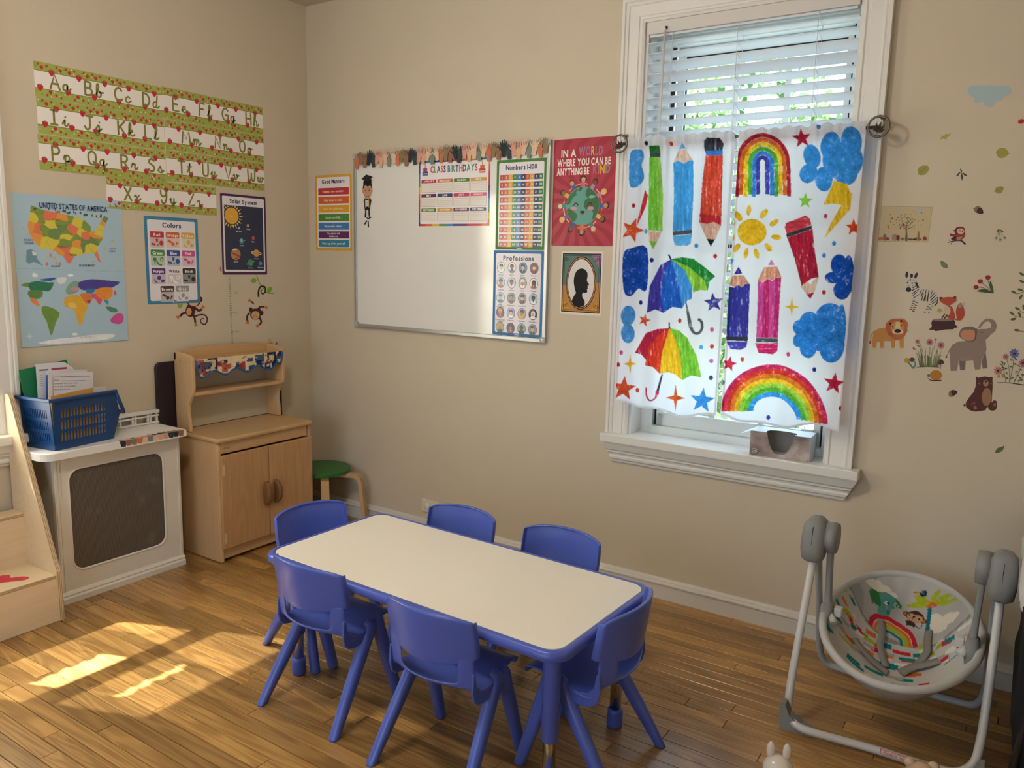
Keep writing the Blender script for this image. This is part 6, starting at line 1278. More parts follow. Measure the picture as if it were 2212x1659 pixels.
decal('leaf_decal', FB, W8, 'broad olive leaf decal with stem at the far right', leaf([(615, 330), (632, 316), (655, 318), (668, 338), (650, 356), (628, 358), (618, 345)], [(622, 336), (673, 340)], 'a09a44', '857f34'))
decal('leaf_decal', FB, W8, 'broad olive leaf decal above the small tree picture', leaf([(283, 428), (282, 405), (298, 392), (320, 392), (330, 406), (316, 426), (300, 432)], [(290, 425), (325, 388)], '98944a', '7f7a38'))
decal('leaf_decal', FB, W8, 'small olive leaf decal above the acorn', leaf([(610, 500), (616, 484), (636, 479), (647, 486), (640, 504), (625, 510)], [(607, 502), (644, 486)], '969248', '7f7a38'))
decal('leaf_decal', FB, W8, 'dark three-lobed sprig decal between the leaves', lambda A: [A.poly(p, '4e4238') for p in ([(462, 402), (470, 412), (468, 420), (462, 412)], [(468, 418), (474, 440), (470, 456), (464, 440)], [(466, 416), (452, 436), (444, 434), (454, 422)], [(470, 418), (484, 426), (494, 434), (480, 434)])])
def acorn(cx, cy, s, rot):
    ca, sa = math.cos(rot), math.sin(rot); T = lambda a, b: (cx+(a*ca-b*sa)*s, cy+(a*sa+b*ca)*s)
    return lambda A: (A.poly([T(-1, -.1), T(-.6, -.8), T(.3, -.9), T(.7, -.2), T(.2, .5), T(-.5, .6)], '8a6a52', smooth=3), A.up(), A.poly([T(-.35, .45), T(0, -.4), T(.7, -.55), T(1.05, .1), T(1.15, .65), T(.5, .85)], '4a2630', smooth=3), A.line([T(-.9, -.3), T(-1.2, -.5)], s*.12, '5a4436'))
decal('acorn_decal', FB, WA, 'brown acorn decal above the owl', acorn(1288, 190, 52, 0))
decal('acorn_decal', FB, WBm, 'brown acorn decal left of the sitting bear', acorn(1240, 1195, 55, -.95))
def card(A):
    A.poly([(135, 140), (745, 150), (690, 575), (85, 565)], 'ab9c7c'); A.up(); A.poly([(140, 146), (738, 156), (684, 569), (92, 560)], 'bfae8a'); A.up(); r = random.Random(8); T = '7a5a40'
    A.line([(430, 545), (432, 470), (428, 400)], [34, 20, 14], T); 
    for a in ((428, 420, 340, 350), (428, 400, 360, 310), (430, 400, 440, 270), (432, 400, 500, 320), (432, 420, 540, 370), (400, 370, 350, 400), (480, 350, 530, 300)): A.line([(a[0], a[1]), ((a[0]+a[2])/2+6, (a[1]+a[3])/2), (a[2], a[3])], [10, 6, 3], T, 3)
    A.up()
    for i in range(60): q = r.uniform(0, 2*pi); d = r.uniform(20, 120); A.ell(432+d*math.cos(q)*1.05, 330+d*math.sin(q)*.85-10, 8, 4, r.choice(('7a7a4a', '5a5a3c', '8a6a4a')), r.uniform(0, 3), 6)
    for i in range(26): A.ell(r.uniform(205, 640), r.uniform(190, 420), r.uniform(6, 13), 7, r.choice(('a05a40', '3a302c', '7a7a48', '5a4438')), r.uniform(0, 3), 6)
    for x, c_, w_, h_ in ((125, 'b06a34', 34, 22), (172, '6a6a74', 20, 44), (205, '9a3a34', 22, 20), (290, '9a8478', 34, 42), (330, '7a2c2c', 22, 34), (560, 'b07a3c', 30, 22), (575, 'a06a30', 14, 62), (650, '9a2c30', 24, 24), (656, 'a04a30', 18, 18), (385, '6a7a4a', 26, 18), (480, '5a4a3c', 30, 12), (530, '4a3430', 26, 12), (590, '7a6a58', 22, 14)): A.ell(x, 548-h_*.8, w_, h_, c_, n=12)
    A.poly([(305, 180), (330, 158), (380, 162), (385, 180)], 'aab6b4'); A.poly([(555, 200), (580, 170), (610, 165), (640, 202)], 'a4b6b8')
decal('tree_picture', FB, WA, 'small laminated picture of a tree with animals right of the window', card, 'picture')
def owl(A):
    A.line([(925, 575), (1000, 556), (1080, 552), (1130, 592)], [8, 14, 20, 24], '4a3438', 4); A.line([(985, 560), (958, 596)], 6, '4a3438'); A.ell(942, 548, 12, 5, '5a6a44', .5); A.ell(965, 590, 10, 5, '5a6a44', 2)
    A.poly([(1000, 440), (980, 428), (1005, 425), (1030, 395), (1075, 386), (1120, 400), (1128, 440), (1132, 490), (1100, 535), (1050, 552), (985, 545), (962, 530), (1000, 500), (1010, 470)], '6e2a32', smooth=3); A.up(); A.ell(1078, 440, 46, 34, 'd0b48c'); A.poly([(1010, 480), (1130, 480), (1128, 500), (1040, 506), (1000, 498)], 'a03a3c'); A.poly([(952, 466), (1010, 480), (1005, 505), (948, 498)], '8c2c38'); A.poly([(1030, 510), (1110, 505), (1070, 545), (1030, 548)], 'b07a60'); A.poly([(970, 520), (1030, 505), (1010, 545), (965, 540)], '4a242a'); A.up()
    for x in (1070, 1112): A.line([(x+14*math.cos(t), 438+14*math.sin(t)) for t in np.linspace(0, 6.3, 12)], 4, '3a2c2c')
    A.poly([(1092, 440), (1110, 446), (1094, 456)], '2c2020'); A.line([(1060, 440), (1080, 440)], 4, '2c2020')
decal('owl_decal', FB, WA, 'red owl decal with glasses and scarf on a twig', owl)
def berries(A):
    for x, y in ((1505, 522), (1550, 542), (1604, 520)): A.line([(1540, 430), (x, y)], 4, '5a6a48'); 
    A.poly([(1508, 470), (1512, 430), (1532, 412), (1530, 440)], '4a5c3c'); A.poly([(1536, 420), (1570, 425), (1602, 458), (1560, 445)], '4a5c3c'); A.up()
    for x, y in ((1502, 522), (1550, 544), (1604, 520)): A.ell(x, y, 22, 20, 'a8a494', n=12); A.up(); A.ell(x+2, y-2, 10, 9, '3a3434', n=8); A.L -= 1
decal('berry_decal', FB, WA, 'sprig decal with three grey berries right of the owl', berries)
decal('leaf_decal', FB, WA, 'grey-green leaf decal above the zebra', lambda A: (A.poly([(838, 792), (880, 805), (918, 838), (918, 872), (880, 878), (845, 850)], '6f7c5c', smooth=3), A.line([(900, 860), (928, 884)], 6, '3a342c')))
def tulips(A):
    for x, y in ((1290, 1110), (1340, 1065), (1402, 1010)): A.line([(1460, 1178), ((1430+x)/2, (1130+y)/2), (x, y)], 7, '6a4a34', 3)
    A.poly([(1270, 1158), (1330, 1132), (1400, 1140), (1470, 1180), (1380, 1174)], '46573a', smooth=2); A.poly([(1432, 1030), (1458, 1090), (1474, 1185), (1440, 1150), (1420, 1090)], '46573a', smooth=2); A.up()
    for x, y in ((1262, 1110), (1312, 1040), (1404, 992)): A.ell(x, y, 32, 28, '8e2a2e', n=14)
decal('tulip_decal', FB, WA, 'decal of three red tulips with dark leaves', tulips)
def zebra(A):
    body = [(500, 1150), (480, 1165), (440, 1160), (425, 1130), (440, 1080), (422, 1030), (440, 1000), (500, 985), (540, 1010), (552, 1060), (585, 1130), (640, 1135), (740, 1138), (795, 1180), (805, 1250), (785, 1300), (740, 1330), (712, 1420), (680, 1425), (670, 1385), (690, 1290), (600, 1275), (575, 1290), (520, 1395), (500, 1400), (505, 1350), (520, 1290), (500, 1230)]
    A.poly(body, 'c8bfb0', smooth=3); A.poly([(505, 1240), (500, 1320), (465, 1380), (490, 1385), (530, 1330), (545, 1260)], 'c8bfb0'); A.poly([(690, 1280), (660, 1400), (640, 1412), (665, 1410), (720, 1320)], 'c8bfb0'); A.up(); K = '2e2630'
    A.ell(435, 960, 16, 38, K, .1); A.ell(545, 970, 16, 38, K, .35); A.ell(492, 972, 18, 26, K); A.poly([(540, 1040), (560, 1055), (585, 1120), (560, 1115), (535, 1070)], K); A.ell(456, 1138, 34, 28, K)
    for (a, b, w_) in (((505, 1120), (560, 1085), 10), ((498, 1150), (572, 1110), 10), ((500, 1185), (588, 1130), 10), ((508, 1210), (560, 1165), 9), ((512, 1240), (600, 1185), 8), ((590, 1180), (615, 1138), 9), ((605, 1225), (640, 1138), 11), ((612, 1270), (635, 1180), 10), ((640, 1275), (668, 1138), 12), ((680, 1280), (700, 1140), 13), ((660, 1200), (665, 1275), 8), ((722, 1200), (745, 1142), 9), ((715, 1240), (775, 1165), 10), ((715, 1270), (795, 1195), 10), ((720, 1295), (803, 1230), 9), ((735, 1310), (800, 1265), 8), ((505, 1275), (540, 1285), 8), ((500, 1300), (530, 1310), 8), ((490, 1325), (525, 1335), 8), ((482, 1348), (515, 1355), 8), ((470, 1372), (500, 1378), 12), ((545, 1290), (570, 1300), 8), ((530, 1320), (560, 1330), 8), ((520, 1345), (548, 1352), 8), ((510, 1370), (540, 1376), 8), ((503, 1392), (530, 1398), 12), ((690, 1310), (730, 1318), 8), ((675, 1340), (715, 1350), 8), ((665, 1368), (700, 1376), 8), ((640, 1404), (662, 1410), 12), ((720, 1335), (752, 1340), 8), ((705, 1365), (735, 1372), 8), ((690, 1415), (712, 1420), 12), ((445, 1030), (470, 1020), 6), ((430, 1060), (450, 1055), 6), ((500, 1020), (530, 1030), 6), ((508, 1060), (535, 1055), 6), ((450, 1090), (470, 1100), 5), ((500, 1095), (520, 1085), 6), ((480, 1005), (485, 1040), 6)): A.line([a, b], [w_*1.15, w_*.6], K, ends=False)
    A.line([(803, 1230), (800, 1290), (778, 1320)], [6, 10, 16], K, 3); A.ell(446, 1056, 9, 9, '1c181c'); A.ell(500, 1060, 9, 9, '1c181c')
decal('zebra_decal', FB, WA, 'black and white striped zebra decal', zebra)
def fox(A):
    A.poly([(745, 1495), (990, 1490), (1010, 1555), (1050, 1585), (990, 1600), (1000, 1612), (900, 1615), (780, 1635), (760, 1618), (695, 1618), (735, 1580)], '43292e', smooth=2); A.up(); A.ell(868, 1500, 122, 17, '8a7462'); A.up()
    A.poly([(965, 1480), (1030, 1490), (1020, 1400), (1045, 1320), (1090, 1300), (1120, 1370), (1125, 1440), (1090, 1500), (1030, 1505)], 'b04a34', smooth=3); A.poly([(1050, 1320), (1135, 1288), (1112, 1345), (1060, 1350)], 'c0ab8c', smooth=2)
    A.poly([(960, 1330), (1005, 1420), (1010, 1490), (930, 1480), (900, 1420)], 'b04a34', smooth=3); A.up(); A.ell(915, 1390, 42, 58, 'c4b090'); A.line([(885, 1435), (855, 1478)], 14, '3a2626'); A.line([(915, 1440), (885, 1482)], 14, '3a2626'); A.up()
    A.poly([(832, 1280), (826, 1225), (870, 1232), (930, 1226), (985, 1228), (1024, 1212), (1026, 1275), (985, 1300), (940, 1330), (880, 1312)], 'b24c36', smooth=2); A.poly([(832, 1280), (880, 1310), (940, 1345), (990, 1305), (1026, 1278), (985, 1318), (942, 1352), (870, 1325)], 'cfbc9c'); A.poly([(826, 1226), (866, 1234), (840, 1258)], '4a3430'); A.poly([(1024, 1212), (985, 1230), (1015, 1250)], '4a3430'); A.ell(826, 1388, 28, 24, 'a0a048'); A.up(); A.ell(940, 1338, 9, 8, '2a1c1c')
decal('fox_decal', FB, WA, 'red fox decal seated on a dark tree stump', fox)
def lion(A):
    A.poly([(165, 590), (150, 520), (160, 420), (175, 350), (240, 315), (340, 300), (480, 330), (580, 440), (578, 580), (530, 585), (520, 480), (490, 465), (465, 480), (460, 595), (415, 595), (408, 485), (330, 480), (306, 490), (302, 600), (262, 600), (255, 495), (225, 488), (208, 520), (202, 600)], 'bd8440'); A.line([(170, 360), (140, 410), (130, 480)], 14, 'bd8440', 3); A.ell(125, 500, 14, 24, '8e4a34', .3); A.up()
    for x in (183, 285, 438, 552): A.rect(x-24, 575, x+24, 602, 'd0b488')
    A.poly([(330, 260), (370, 215), (420, 185), (500, 178), (570, 180), (610, 205), (635, 240), (630, 290), (615, 360), (580, 430), (500, 465), (440, 455), (380, 400), (345, 340)], 'b4603a', smooth=2); A.up(); A.ell(395, 248, 18, 14, '3a2020'); A.ell(546, 212, 18, 14, '3a2020'); A.ell(490, 300, 90, 88, 'c08a50'); A.up(); A.poly([(475, 225), (525, 225), (535, 310), (460, 320)], 'cdb98a'); A.ell(500, 355, 78, 40, 'd0bc90'); A.up(); A.ell(497, 345, 44, 25, '261a1e'); A.ell(428, 288, 10, 9, '2a1c1c'); A.ell(548, 270, 10, 9, '2a1c1c'); A.line([(470, 375), (498, 372), (525, 374)], 5, '3a2a24', 3)
    for dx, dy in ((-8, 0), (0, 18), (6, 30)): A.line([(420+dx, 370+dy), (365+dx, 358+dy*1.3)], 4, '5a4434'); A.line([(580+dx, 345+dy), (638+dx, 325+dy)], 4, '5a4434')
decal('lion_decal', FB, WBm, 'tawny lion decal with orange mane beside the window trim', lion)
def flowers1(A):
    r = random.Random(3); A.line([(757, 838), (900, 830), (1060, 838)], [6, 10, 6], '3a2c26')
    for i in range(24): x = 800+i*10.5; t = 760+i*14.5+r.uniform(-25, 25); A.line([(x, 828), ((x+t)/2+r.uniform(-12, 12), 710+r.uniform(-20, 20)), (t, r.uniform(560, 690))], [12, 10, 3], r.choice(('65704a', '737f58', '5a6640')), 3)
    A.line([(840, 640), (800, 530), (765, 500)], 6, '6a7650', 3); A.line([(930, 640), (935, 560)], 6, '6a7650'); A.line([(985, 600), (1010, 480)], 5, '6a7650'); A.up()
    for x, y, s in ((765, 490, 32), (932, 498, 50), (1082, 540, 52)):
        for k in range(10): a = k*pi/5; A.ell(x+s*.66*math.cos(a), y+s*.66*math.sin(a), s*.40, s*.2, 'b07078', a, 8)
        A.ell(x, y, s*.5, None, 'a8646e', n=10); A.up(); A.ell(x, y, s*.26, s*.22, '4a2430', n=8); A.L -= 1
    A.poly([(698, 572), (720, 566), (745, 605), (705, 598)], '98505a'); A.poly([(994, 450), (1030, 452), (1010, 482)], '98505a'); A.ell(775, 548, 24, 8, '5a6640', .5)
decal('flower_decal', FB, WBm, 'tuft decal of grass with pink flowers below the fox', flowers1)
decal('mushroom_decal', FB, WBm, 'yellow and brown mushroom pair decal left of the grass tuft', lambda A: (A.line([(640, 770), (690, 830), (715, 850)], [20, 26, 24], '5f7c5a', 3), A.line([(728, 762), (735, 810), (710, 850)], [14, 20, 22], '4f8a6c', 3), A.up(), A.ell(622, 745, 38, 36, 'b89038'), A.ell(692, 735, 38, 30, '4a443a')))
decal('mushroom_decal', FB, WBm, 'single brown mushroom decal right of the grass tuft', lambda A: (A.line([(1082, 800), (1070, 858)], 12, '8a7a5c'), A.up(), A.poly([(1045, 800), (1060, 745), (1082, 730), (1110, 745), (1128, 782), (1085, 800)], '4a3430', smooth=2)))
decal('snail_decal', FB, WBm, 'snail decal with round orange shell', lambda A: (A.poly([(902, 975), (950, 1010), (1085, 1008), (1080, 1022), (1000, 1030), (930, 1015)], '4e3220', smooth=2), A.up(), A.ell(1015, 945, 82, 68, 'b07430', n=24), A.poly([(897, 940), (930, 925), (938, 965), (905, 968)], '4f7a60'), A.up(), A.line([(1015, 900), (1000, 1000)], 3, '946026')))
def elephant(A):
    G = '8c7b70'; G2 = '75665e'
    A.poly([(1328, 750), (1420, 750), (1410, 875), (1345, 880)], G2); A.poly([(1690, 640), (1715, 850), (1650, 858), (1630, 760)], G2); A.up()
    A.poly([(1200, 600), (1240, 530), (1320, 490), (1440, 480), (1560, 470), (1690, 470), (1700, 600), (1680, 670), (1630, 740), (1618, 865), (1545, 872), (1520, 745), (1420, 755), (1325, 745), (1300, 885), (1215, 890), (1205, 720)], G); A.line([(1205, 590), (1180, 650), (1160, 690)], 10, G2, 3); A.poly([(1138, 706), (1160, 680), (1168, 712)], '2e2426'); A.up(); A.ell(1412, 722, 92, 32, '9a7e74', -.1)
    A.poly([(1540, 330), (1620, 320), (1700, 318), (1760, 300), (1768, 250), (1730, 215), (1680, 225), (1640, 270), (1610, 315), (1585, 300), (1630, 230), (1690, 180), (1760, 178), (1820, 210), (1843, 275), (1820, 350), (1760, 390), (1720, 440), (1680, 470), (1560, 480), (1500, 440)], G); A.poly([(1350, 330), (1400, 295), (1490, 285), (1560, 310), (1580, 330), (1560, 440), (1520, 490), (1420, 480), (1340, 430), (1330, 390)], G2, smooth=2); A.up(); A.poly([(1355, 360), (1420, 330), (1530, 335), (1545, 400), (1530, 460), (1450, 478), (1380, 450), (1350, 400)], 'c08464', smooth=2); A.line([(1625, 366), (1640, 372), (1655, 362)], 5, '3a2e2c')
decal('elephant_decal', FB, WBm, 'grey elephant decal raising its trunk', elephant)
def bear(A):
    B_ = '55302b'; A.ell(1572, 990, 18, 24, B_); A.ell(1768, 988, 18, 22, B_); A.ell(1404, 1355, 16, 18, B_)
    A.poly([(1560, 1010), (1600, 975), (1680, 962), (1750, 972), (1783, 1010), (1785, 1100), (1775, 1250), (1770, 1330), (1700, 1390), (1690, 1420), (1620, 1432), (1560, 1442), (1480, 1425), (1425, 1380), (1420, 1320), (1470, 1240), (1530, 1170), (1555, 1090)], B_); A.poly([(1725, 1360), (1780, 1310), (1795, 1290), (1835, 1295), (1842, 1370), (1820, 1420), (1760, 1425), (1728, 1400)], B_, smooth=2); A.up(); A.ell(1704, 1240, 66, 122, '9a7256', .06, 26); A.ell(1692, 1055, 38, 44, 'a07a64'); A.ell(1605, 1058, 14, 11, '9a5a50'); A.ell(1762, 1056, 12, 11, '9a5a50'); A.ell(1548, 1385, 22, 30, 'a06050', -.3); A.ell(1812, 1345, 16, 26, 'a06050', .2)
    for x, y in ((1498, 1340), (1518, 1328), (1542, 1326)): A.ell(x, y, 7, 9, 'a06050')
    A.up(); A.ell(1694, 1032, 15, 11, '241618'); A.line([(1694, 1042), (1692, 1056)], 4, '241618')
decal('bear_decal', FB, WBm, 'dark brown bear decal sitting lowest on the wall', bear)
def flowers2(A):
    A.line([(1845, 1044), (2030, 1052), (2290, 1090)], [5, 12, 12], '2e2420')
    for P in ([(1960, 1040), (1945, 920), (1912, 770)], [(2012, 1046), (2010, 880), (1975, 720)], [(2015, 1046), (2060, 820), (2072, 690)], [(2075, 1050), (2130, 920), (2205, 800)], [(2130, 1055), (2190, 960), (2230, 900)]): A.line(P, 8, '68704a', 4)
    r = random.Random(6)
    for x, y in ((1915, 770), (1900, 800), (1945, 795), (1925, 840), (1965, 855), (1920, 870), (1940, 960), (1975, 915), (1980, 985), (2040, 740), (2100, 730), (2030, 830), (2090, 795), (2050, 985), (2110, 900), (2140, 820), (2165, 870), (2130, 950), (2090, 1010), (2190, 940), (2160, 985), (2140, 1020), (2175, 1010)): A.ell(x, y, 24, 10, r.choice(('566040', '687250', '4a5638')), r.uniform(-1.2, 1.2), 8)
    A.up()
    for x, y, s, c in ((1965, 695, 44, 'b07074'), (2078, 652, 68, '5f6a98'), (1858, 886, 58, 'b07068'), (2195, 780, 58, 'b05a74')):
        for k in range(9): a = k*2*pi/9; A.ell(x+s*.66*math.cos(a), y+s*.66*math.sin(a), s*.40, s*.22, c, a, 8)
        A.ell(x, y, s*.5, None, c, n=10); A.up(); A.ell(x, y, s*.28, s*.24, '3a2434', n=8); A.L -= 1
    A.ell(1868, 960, 22, 20, '8f8f48'); A.ell(1930, 950, 26, 30, '8f8f58')
decal('flower_decal', FB, WBm, 'wildflower decal with a blue bloom beside the elephant', flowers2)
def branch(A):
    for P in ([(1740, 1190), (1800, 1175), (1860, 1150)], [(1785, 1390), (1840, 1420), (1900, 1440)], [(1715, 1450), (1790, 1468), (1900, 1460)], [(1775, 1630), (1840, 1640), (1900, 1650)]): A.line(P, 7, '6a5840', 3)
    for x, y, a in ((1808, 952, .5), (1808, 1040, .4), (1712, 1168, .4), (1790, 1140, .3), (1796, 1225, -1.0), (1756, 1365, .5), (1688, 1420, .6), (1780, 1432, 1.2), (1708, 1490, -.2), (1748, 1622, .1), (1830, 1350, 1.3)): A.ell(x, y, 36, 15, '54663e', a, 10)
decal('branch_decal', FB, WA, 'leafy branch decal reaching in from the right edge', branch)
decal('leaf_decal', FB, W8, 'single green leaf decal low on the wall below the bear', leaf([(612, 1615), (620, 1596), (640, 1590), (650, 1585), (644, 1604), (630, 1614)], [(612, 1616), (648, 1586)], '68704a', '505838'))

# ------------------------------------------------------------------ baby swing
M_swg = mat('grey_swing_plastic', (.235, .24, .235), .5, .4, bump=.05, bscale=500); M_swt = mat('white_swing_tube', (.60, .59, .57), .28, .5); M_piping = mat('pale_grey_piping', (.50, .49, .47), .8, .2, bump=.3, bscale=90); M_strap = mat('grey_webbing', (.27, .255, .235), .8, .2)
M_shell = mat('pale_seat_shell', (.45, .44, .42), .5, .3)
sw = empty('baby_swing', (3.17, -.45, 0))
def SW(m, n, mt, par=None): return shift(m, sw).build(n, mt, par or sw)
XL, XR = 2.902, 3.436
def bend(P, k=7): return catmull(P, k)
tube = [(XL+.002, -.470, .515), (XL, -.53, .37), (XL-.004, -.595, .20), (XL-.003, -.648, .085), (XL+.012, -.690, .040), (XL+.058, -.712, .024), (XL+.16, -.700, .020), (3.17, -.690, .020), (XR-.16, -.688, .020), (XR-.062, -.684, .026), (XR-.018, -.664, .055), (XR-.006, -.632, .105), (XR-.002, -.585, .21), (XR, -.53, .37), (XR, -.470, .515)]
m = MB(); m.tube(bend(tube), .0125, 14); SW(m, 'front_frame', M_swt)
rear = [(XL+.012, -.455, .52), (XL+.010, -.36, .30), (XL+.010, -.29, .12), (XL+.03, -.265, .045), (XL+.09, -.258, .030), (3.17, -.255, .030), (XR-.09, -.258, .030), (XR-.03, -.265, .045), (XR-.010, -.29, .12), (XR-.010, -.36, .30), (XR-.012, -.455, .52)]
m = MB(); m.tube(bend(rear), .0115, 12); SW(m, 'rear_frame', mat('blue_grey_tube', (.40, .43, .45), .35, .4))
for s, x in ((-1, XL), (1, XR)):
    # foot, housing, pivot wheel, arm, hub
    m = MB(); P = [(0, .001), (.095, .001), (.098, .012), (.055, .028), (.018, .052), (.002, .088), (-.012, .092), (-.016, .05), (-.010, .008)]
    m.prism(P, lambda a, z: (x-s*a*.92 if True else 0, -.716+a*.10, z), lambda a, z: (x-s*a*.92, -.672+a*.10-z*.1, z)); SW(m, 'foot', M_swg)
    rings = []
    for z, hx, hy, dy in ((.494, .024, .032, -.012), (.502, .034, .042, -.010), (.535, .039, .052, -.004), (.58, .038, .053, .002), (.615, .034, .047, .006), (.632, .020, .034, .008), (.637, .008, .018, .008)): rings.append([(x+a, -.466+dy+b, z) for a, b in rrect(hx, hy, min(hx, hy)*.75, 5)])
    m = MB(); loft(m, rings); hs = SW(m, 'housing', M_swg)
    m = MB(); m.tube([(x, -.466-.0535+.003, .50), (x, -.466-.0533, .555), (x, -.466-.047, .61), (x, -.458, .6375)], .0009, 5); SW(m, 'seam', M_glassdark, hs)
    xi = x-s*.050; m = MB(); m.lathe([(.034, -.022), (.050, -.019), (.053, .004), (.049, .018), (.034, .021)], (xi, -.452, .572), 26, axis='X'); SW(m, 'pivot_wheel', M_swg)
    m = MB(); rings = []
    for z, hy, hx, xo in ((.585, .026, .010, 0), (.50, .020, .009, 0), (.42, .017, .009, -s*.004), (.36, .021, .011, -s*.006), (.335, .028, .014, -s*.008)): rings.append([(xi+xo+a, -.45+(z-.58)*.05+b, z) for a, b in rrect(hx, hy, min(hx, hy)*.7, 4)])
    loft(m, rings); SW(m, 'swing_arm', M_swg)
    rings = []
    for z, hy, hx in ((.252, .016, .010), (.27, .032, .017), (.31, .037, .020), (.345, .030, .018), (.356, .018, .012)): rings.append([(xi-s*.006+a, -.465+b, z) for a, b in rrect(hx, hy, min(hx, hy)*.8, 5)])
    m = MB(); loft(m, rings); SW(m, 'hub', M_swg)
    m = MB(); m.tube([(xi-s*.020, -.48, .318), (xi-s*.036, -.50, .300)], .012, 10); m.box(xi-s*.04-.012, xi-s*.04+.012, -.475, -.445, .312, .342, bev=.003); SW(m, 'seat_clip', M_swt)
# seat: printed bowl, piping, outer shell
SC = np.array([3.178, -.45, .33]); tau = math.radians(12); sa_, sw_ = .31, .224
SL = np.array([0, math.cos(tau), math.sin(tau)]); SN = np.array([0, math.sin(tau), -math.cos(tau)])
def bowl(x, l, extra=0.0):
    r = np.hypot(x/sw_, l/sa_); d = .165*np.clip(1-r**2.3, 0, 1)*(1-.25*l/sa_)+extra*np.clip(1-r**6, 0, 1)
    return SC+x[..., None]*np.array([1, 0, 0])+l[..., None]*SL+d[..., None]*SN
def seat_art():
    c = Canvas(2212, 1659, 'c4c0bb', .6); E_ = c.ell
    c.poly([(0, 0), (2212, 0), (2212, 700), (1640, 860), (1350, 900), (950, 790), (700, 680), (560, 520), (350, 370), (0, 300)], 'b4b1ae'); c.poly([(560, 230), (700, 380), (690, 700), (560, 520), (360, 370)], 'a4a3a3')
    c.poly([(1330, 520), (1480, 530), (1500, 700), (1640, 720), (1640, 860), (1480, 880)], 'bab6b0')
    for P in ([(350, 370), (520, 470), (690, 660), (880, 770), (1360, 905), (1600, 900), (1800, 800), (2050, 720)],): c.line(P, 34, '8f8c8a', 0, 5)
    r = random.Random(9); pal = ['c8303c', '1f7f80', 'd8702c', 'd8d4cc', 'a9b53a', 'a5a2a0', 'a5a2a0', 'e4e0d8', '1f7f80']
    for i in range(85):
        x, y = r.uniform(60, 2100), r.uniform(780, 1640); lim = 690+abs(x-900)*.0 if 700 < x < 1640 else (420+(700-x)*.1 if x < 700 else 900)
        if y < 920 and 640 < x < 1900: continue
        col = r.choice(pal)
        if r.random() < .45: c.poly([(x+70*math.cos(t), y-74*max(0, math.sin(t))) for t in np.linspace(0, pi, 12)], col)
        else: w_ = r.uniform(100, 220); c.poly([(x, y), (x+w_, y+w_*.10), (x+w_, y+w_*.10+54), (x, y+54)], col)
    for x, y, col in ((430, 520, 'a9b53a'), (550, 590, '1f7f80'), (450, 690, 'd8702c'), (540, 850, 'c8303c'), (660, 890, 'c8303c'), (280, 800, 'c8303c'), (360, 800, '1f7f80'), (570, 760, 'd4d0c6')): c.poly([(x-50, y-40), (x+20, y-30), (x+55, y+30), (x+10, y+40)], col)
    for a in ((800, 840, 'd8702c', 130, 70, 0), (780, 945, 'a9b53a', 130, 60, 0), (1000, 925, '1f7f80', 110, 80, 0), (1170, 990, 'c8303c', 210, 56, .16), (1230, 1085, '1f7f80', 190, 48, .1), (1050, 1225, '1f7f80', 150, 80, .1), (1200, 1265, 'd8702c', 120, 40, 0), (1000, 1125, 'dcd8d0', 120, 46, 0), (1180, 1180, 'e4e0d8', 190, 44, .05), (1340, 1020, '1f7f80', 80, 60, 0), (1050, 840, '8f8c8a', 140, 60, .1), (1010, 1040, 'a5a2a0', 160, 40, .1), (1700, 920, '1f7f80', 100, 60, -.1), (1800, 1065, 'c8303c', 90, 70, -.2), (1690, 1080, 'dcd8d0', 90, 60, -.3), (1630, 1175, 'c8303c', 80, 70, -.5), (1590, 950, 'a9b53a', 60, 60, -.5), (1830, 1000, 'a5a2a0', 160, 34, -.15), (1860, 840, 'e4e0d8', 140, 40, -.1), (1720, 1230, '1f7f80', 200, 20, -.6)):
        x, y, col, w_, h_, t = a; c.poly([(x-w_/2, y-h_/2-w_/2*t), (x+w_/2, y-h_/2+w_/2*t), (x+w_/2, y+h_/2+w_/2*t), (x-w_/2, y+h_/2-w_/2*t)], col, .15, 'o')
    CR = 'e6ddca'
    for x, y, a, b in ((690, 200, 80, 30), (800, 190, 120, 60), (960, 240, 100, 52), (1060, 270, 60, 40), (850, 240, 150, 40)): E_(x, y, a, b, CR)
    for x, y, a, b in ((1560, 580, 80, 90), (1700, 620, 110, 68), (1780, 610, 40, 40), (1600, 690, 90, 60)): E_(x, y, a, b, CR)
    # rainbow
    for i, (col, w_) in enumerate((('c2303a', 62), ('cfc6b8', 20), ('d8762c', 46), ('cfc6b8', 14), ('a4b234', 60), ('cfc6b8', 14), ('1f7c7e', 42))):
        pass
    def arc(off, w_, col): c.line([(790+off*.95, 720+off*.25), (815+off*.9, 610+off*.75), (900+off*.5, 555+off), (1030+off*.1, 560+off), (1180-off*.3, 620+off*.9), (1290-off*.75, 730+off*.45), (1335-off, 890-off*.05)], w_, col, 0, 5)
    arc(5, 62, 'c2303a'); arc(52, 40, 'cfc6b8'); arc(62, 40, 'd8762c'); arc(100, 26, 'cfc6b8'); arc(112, 50, 'a4b234'); arc(158, 22, 'cfc6b8'); arc(166, 34, '1f7c7e')
    # elephant
    T = '5a9c90'; Gn = '3d7c44'
    c.poly([(880, 285), (960, 268), (1090, 285), (1150, 350), (1120, 400), (1060, 420), (1040, 470), (1010, 525), (890, 530), (880, 450), (900, 400)], T, .15, 'o', 3); c.poly([(765, 330), (800, 285), (885, 280), (900, 350), (915, 430), (840, 432), (790, 410)], Gn, .15, 'o', 3); c.poly([(1095, 300), (1150, 330), (1182, 390), (1130, 395), (1110, 350)], Gn, .1, 'o', 2)
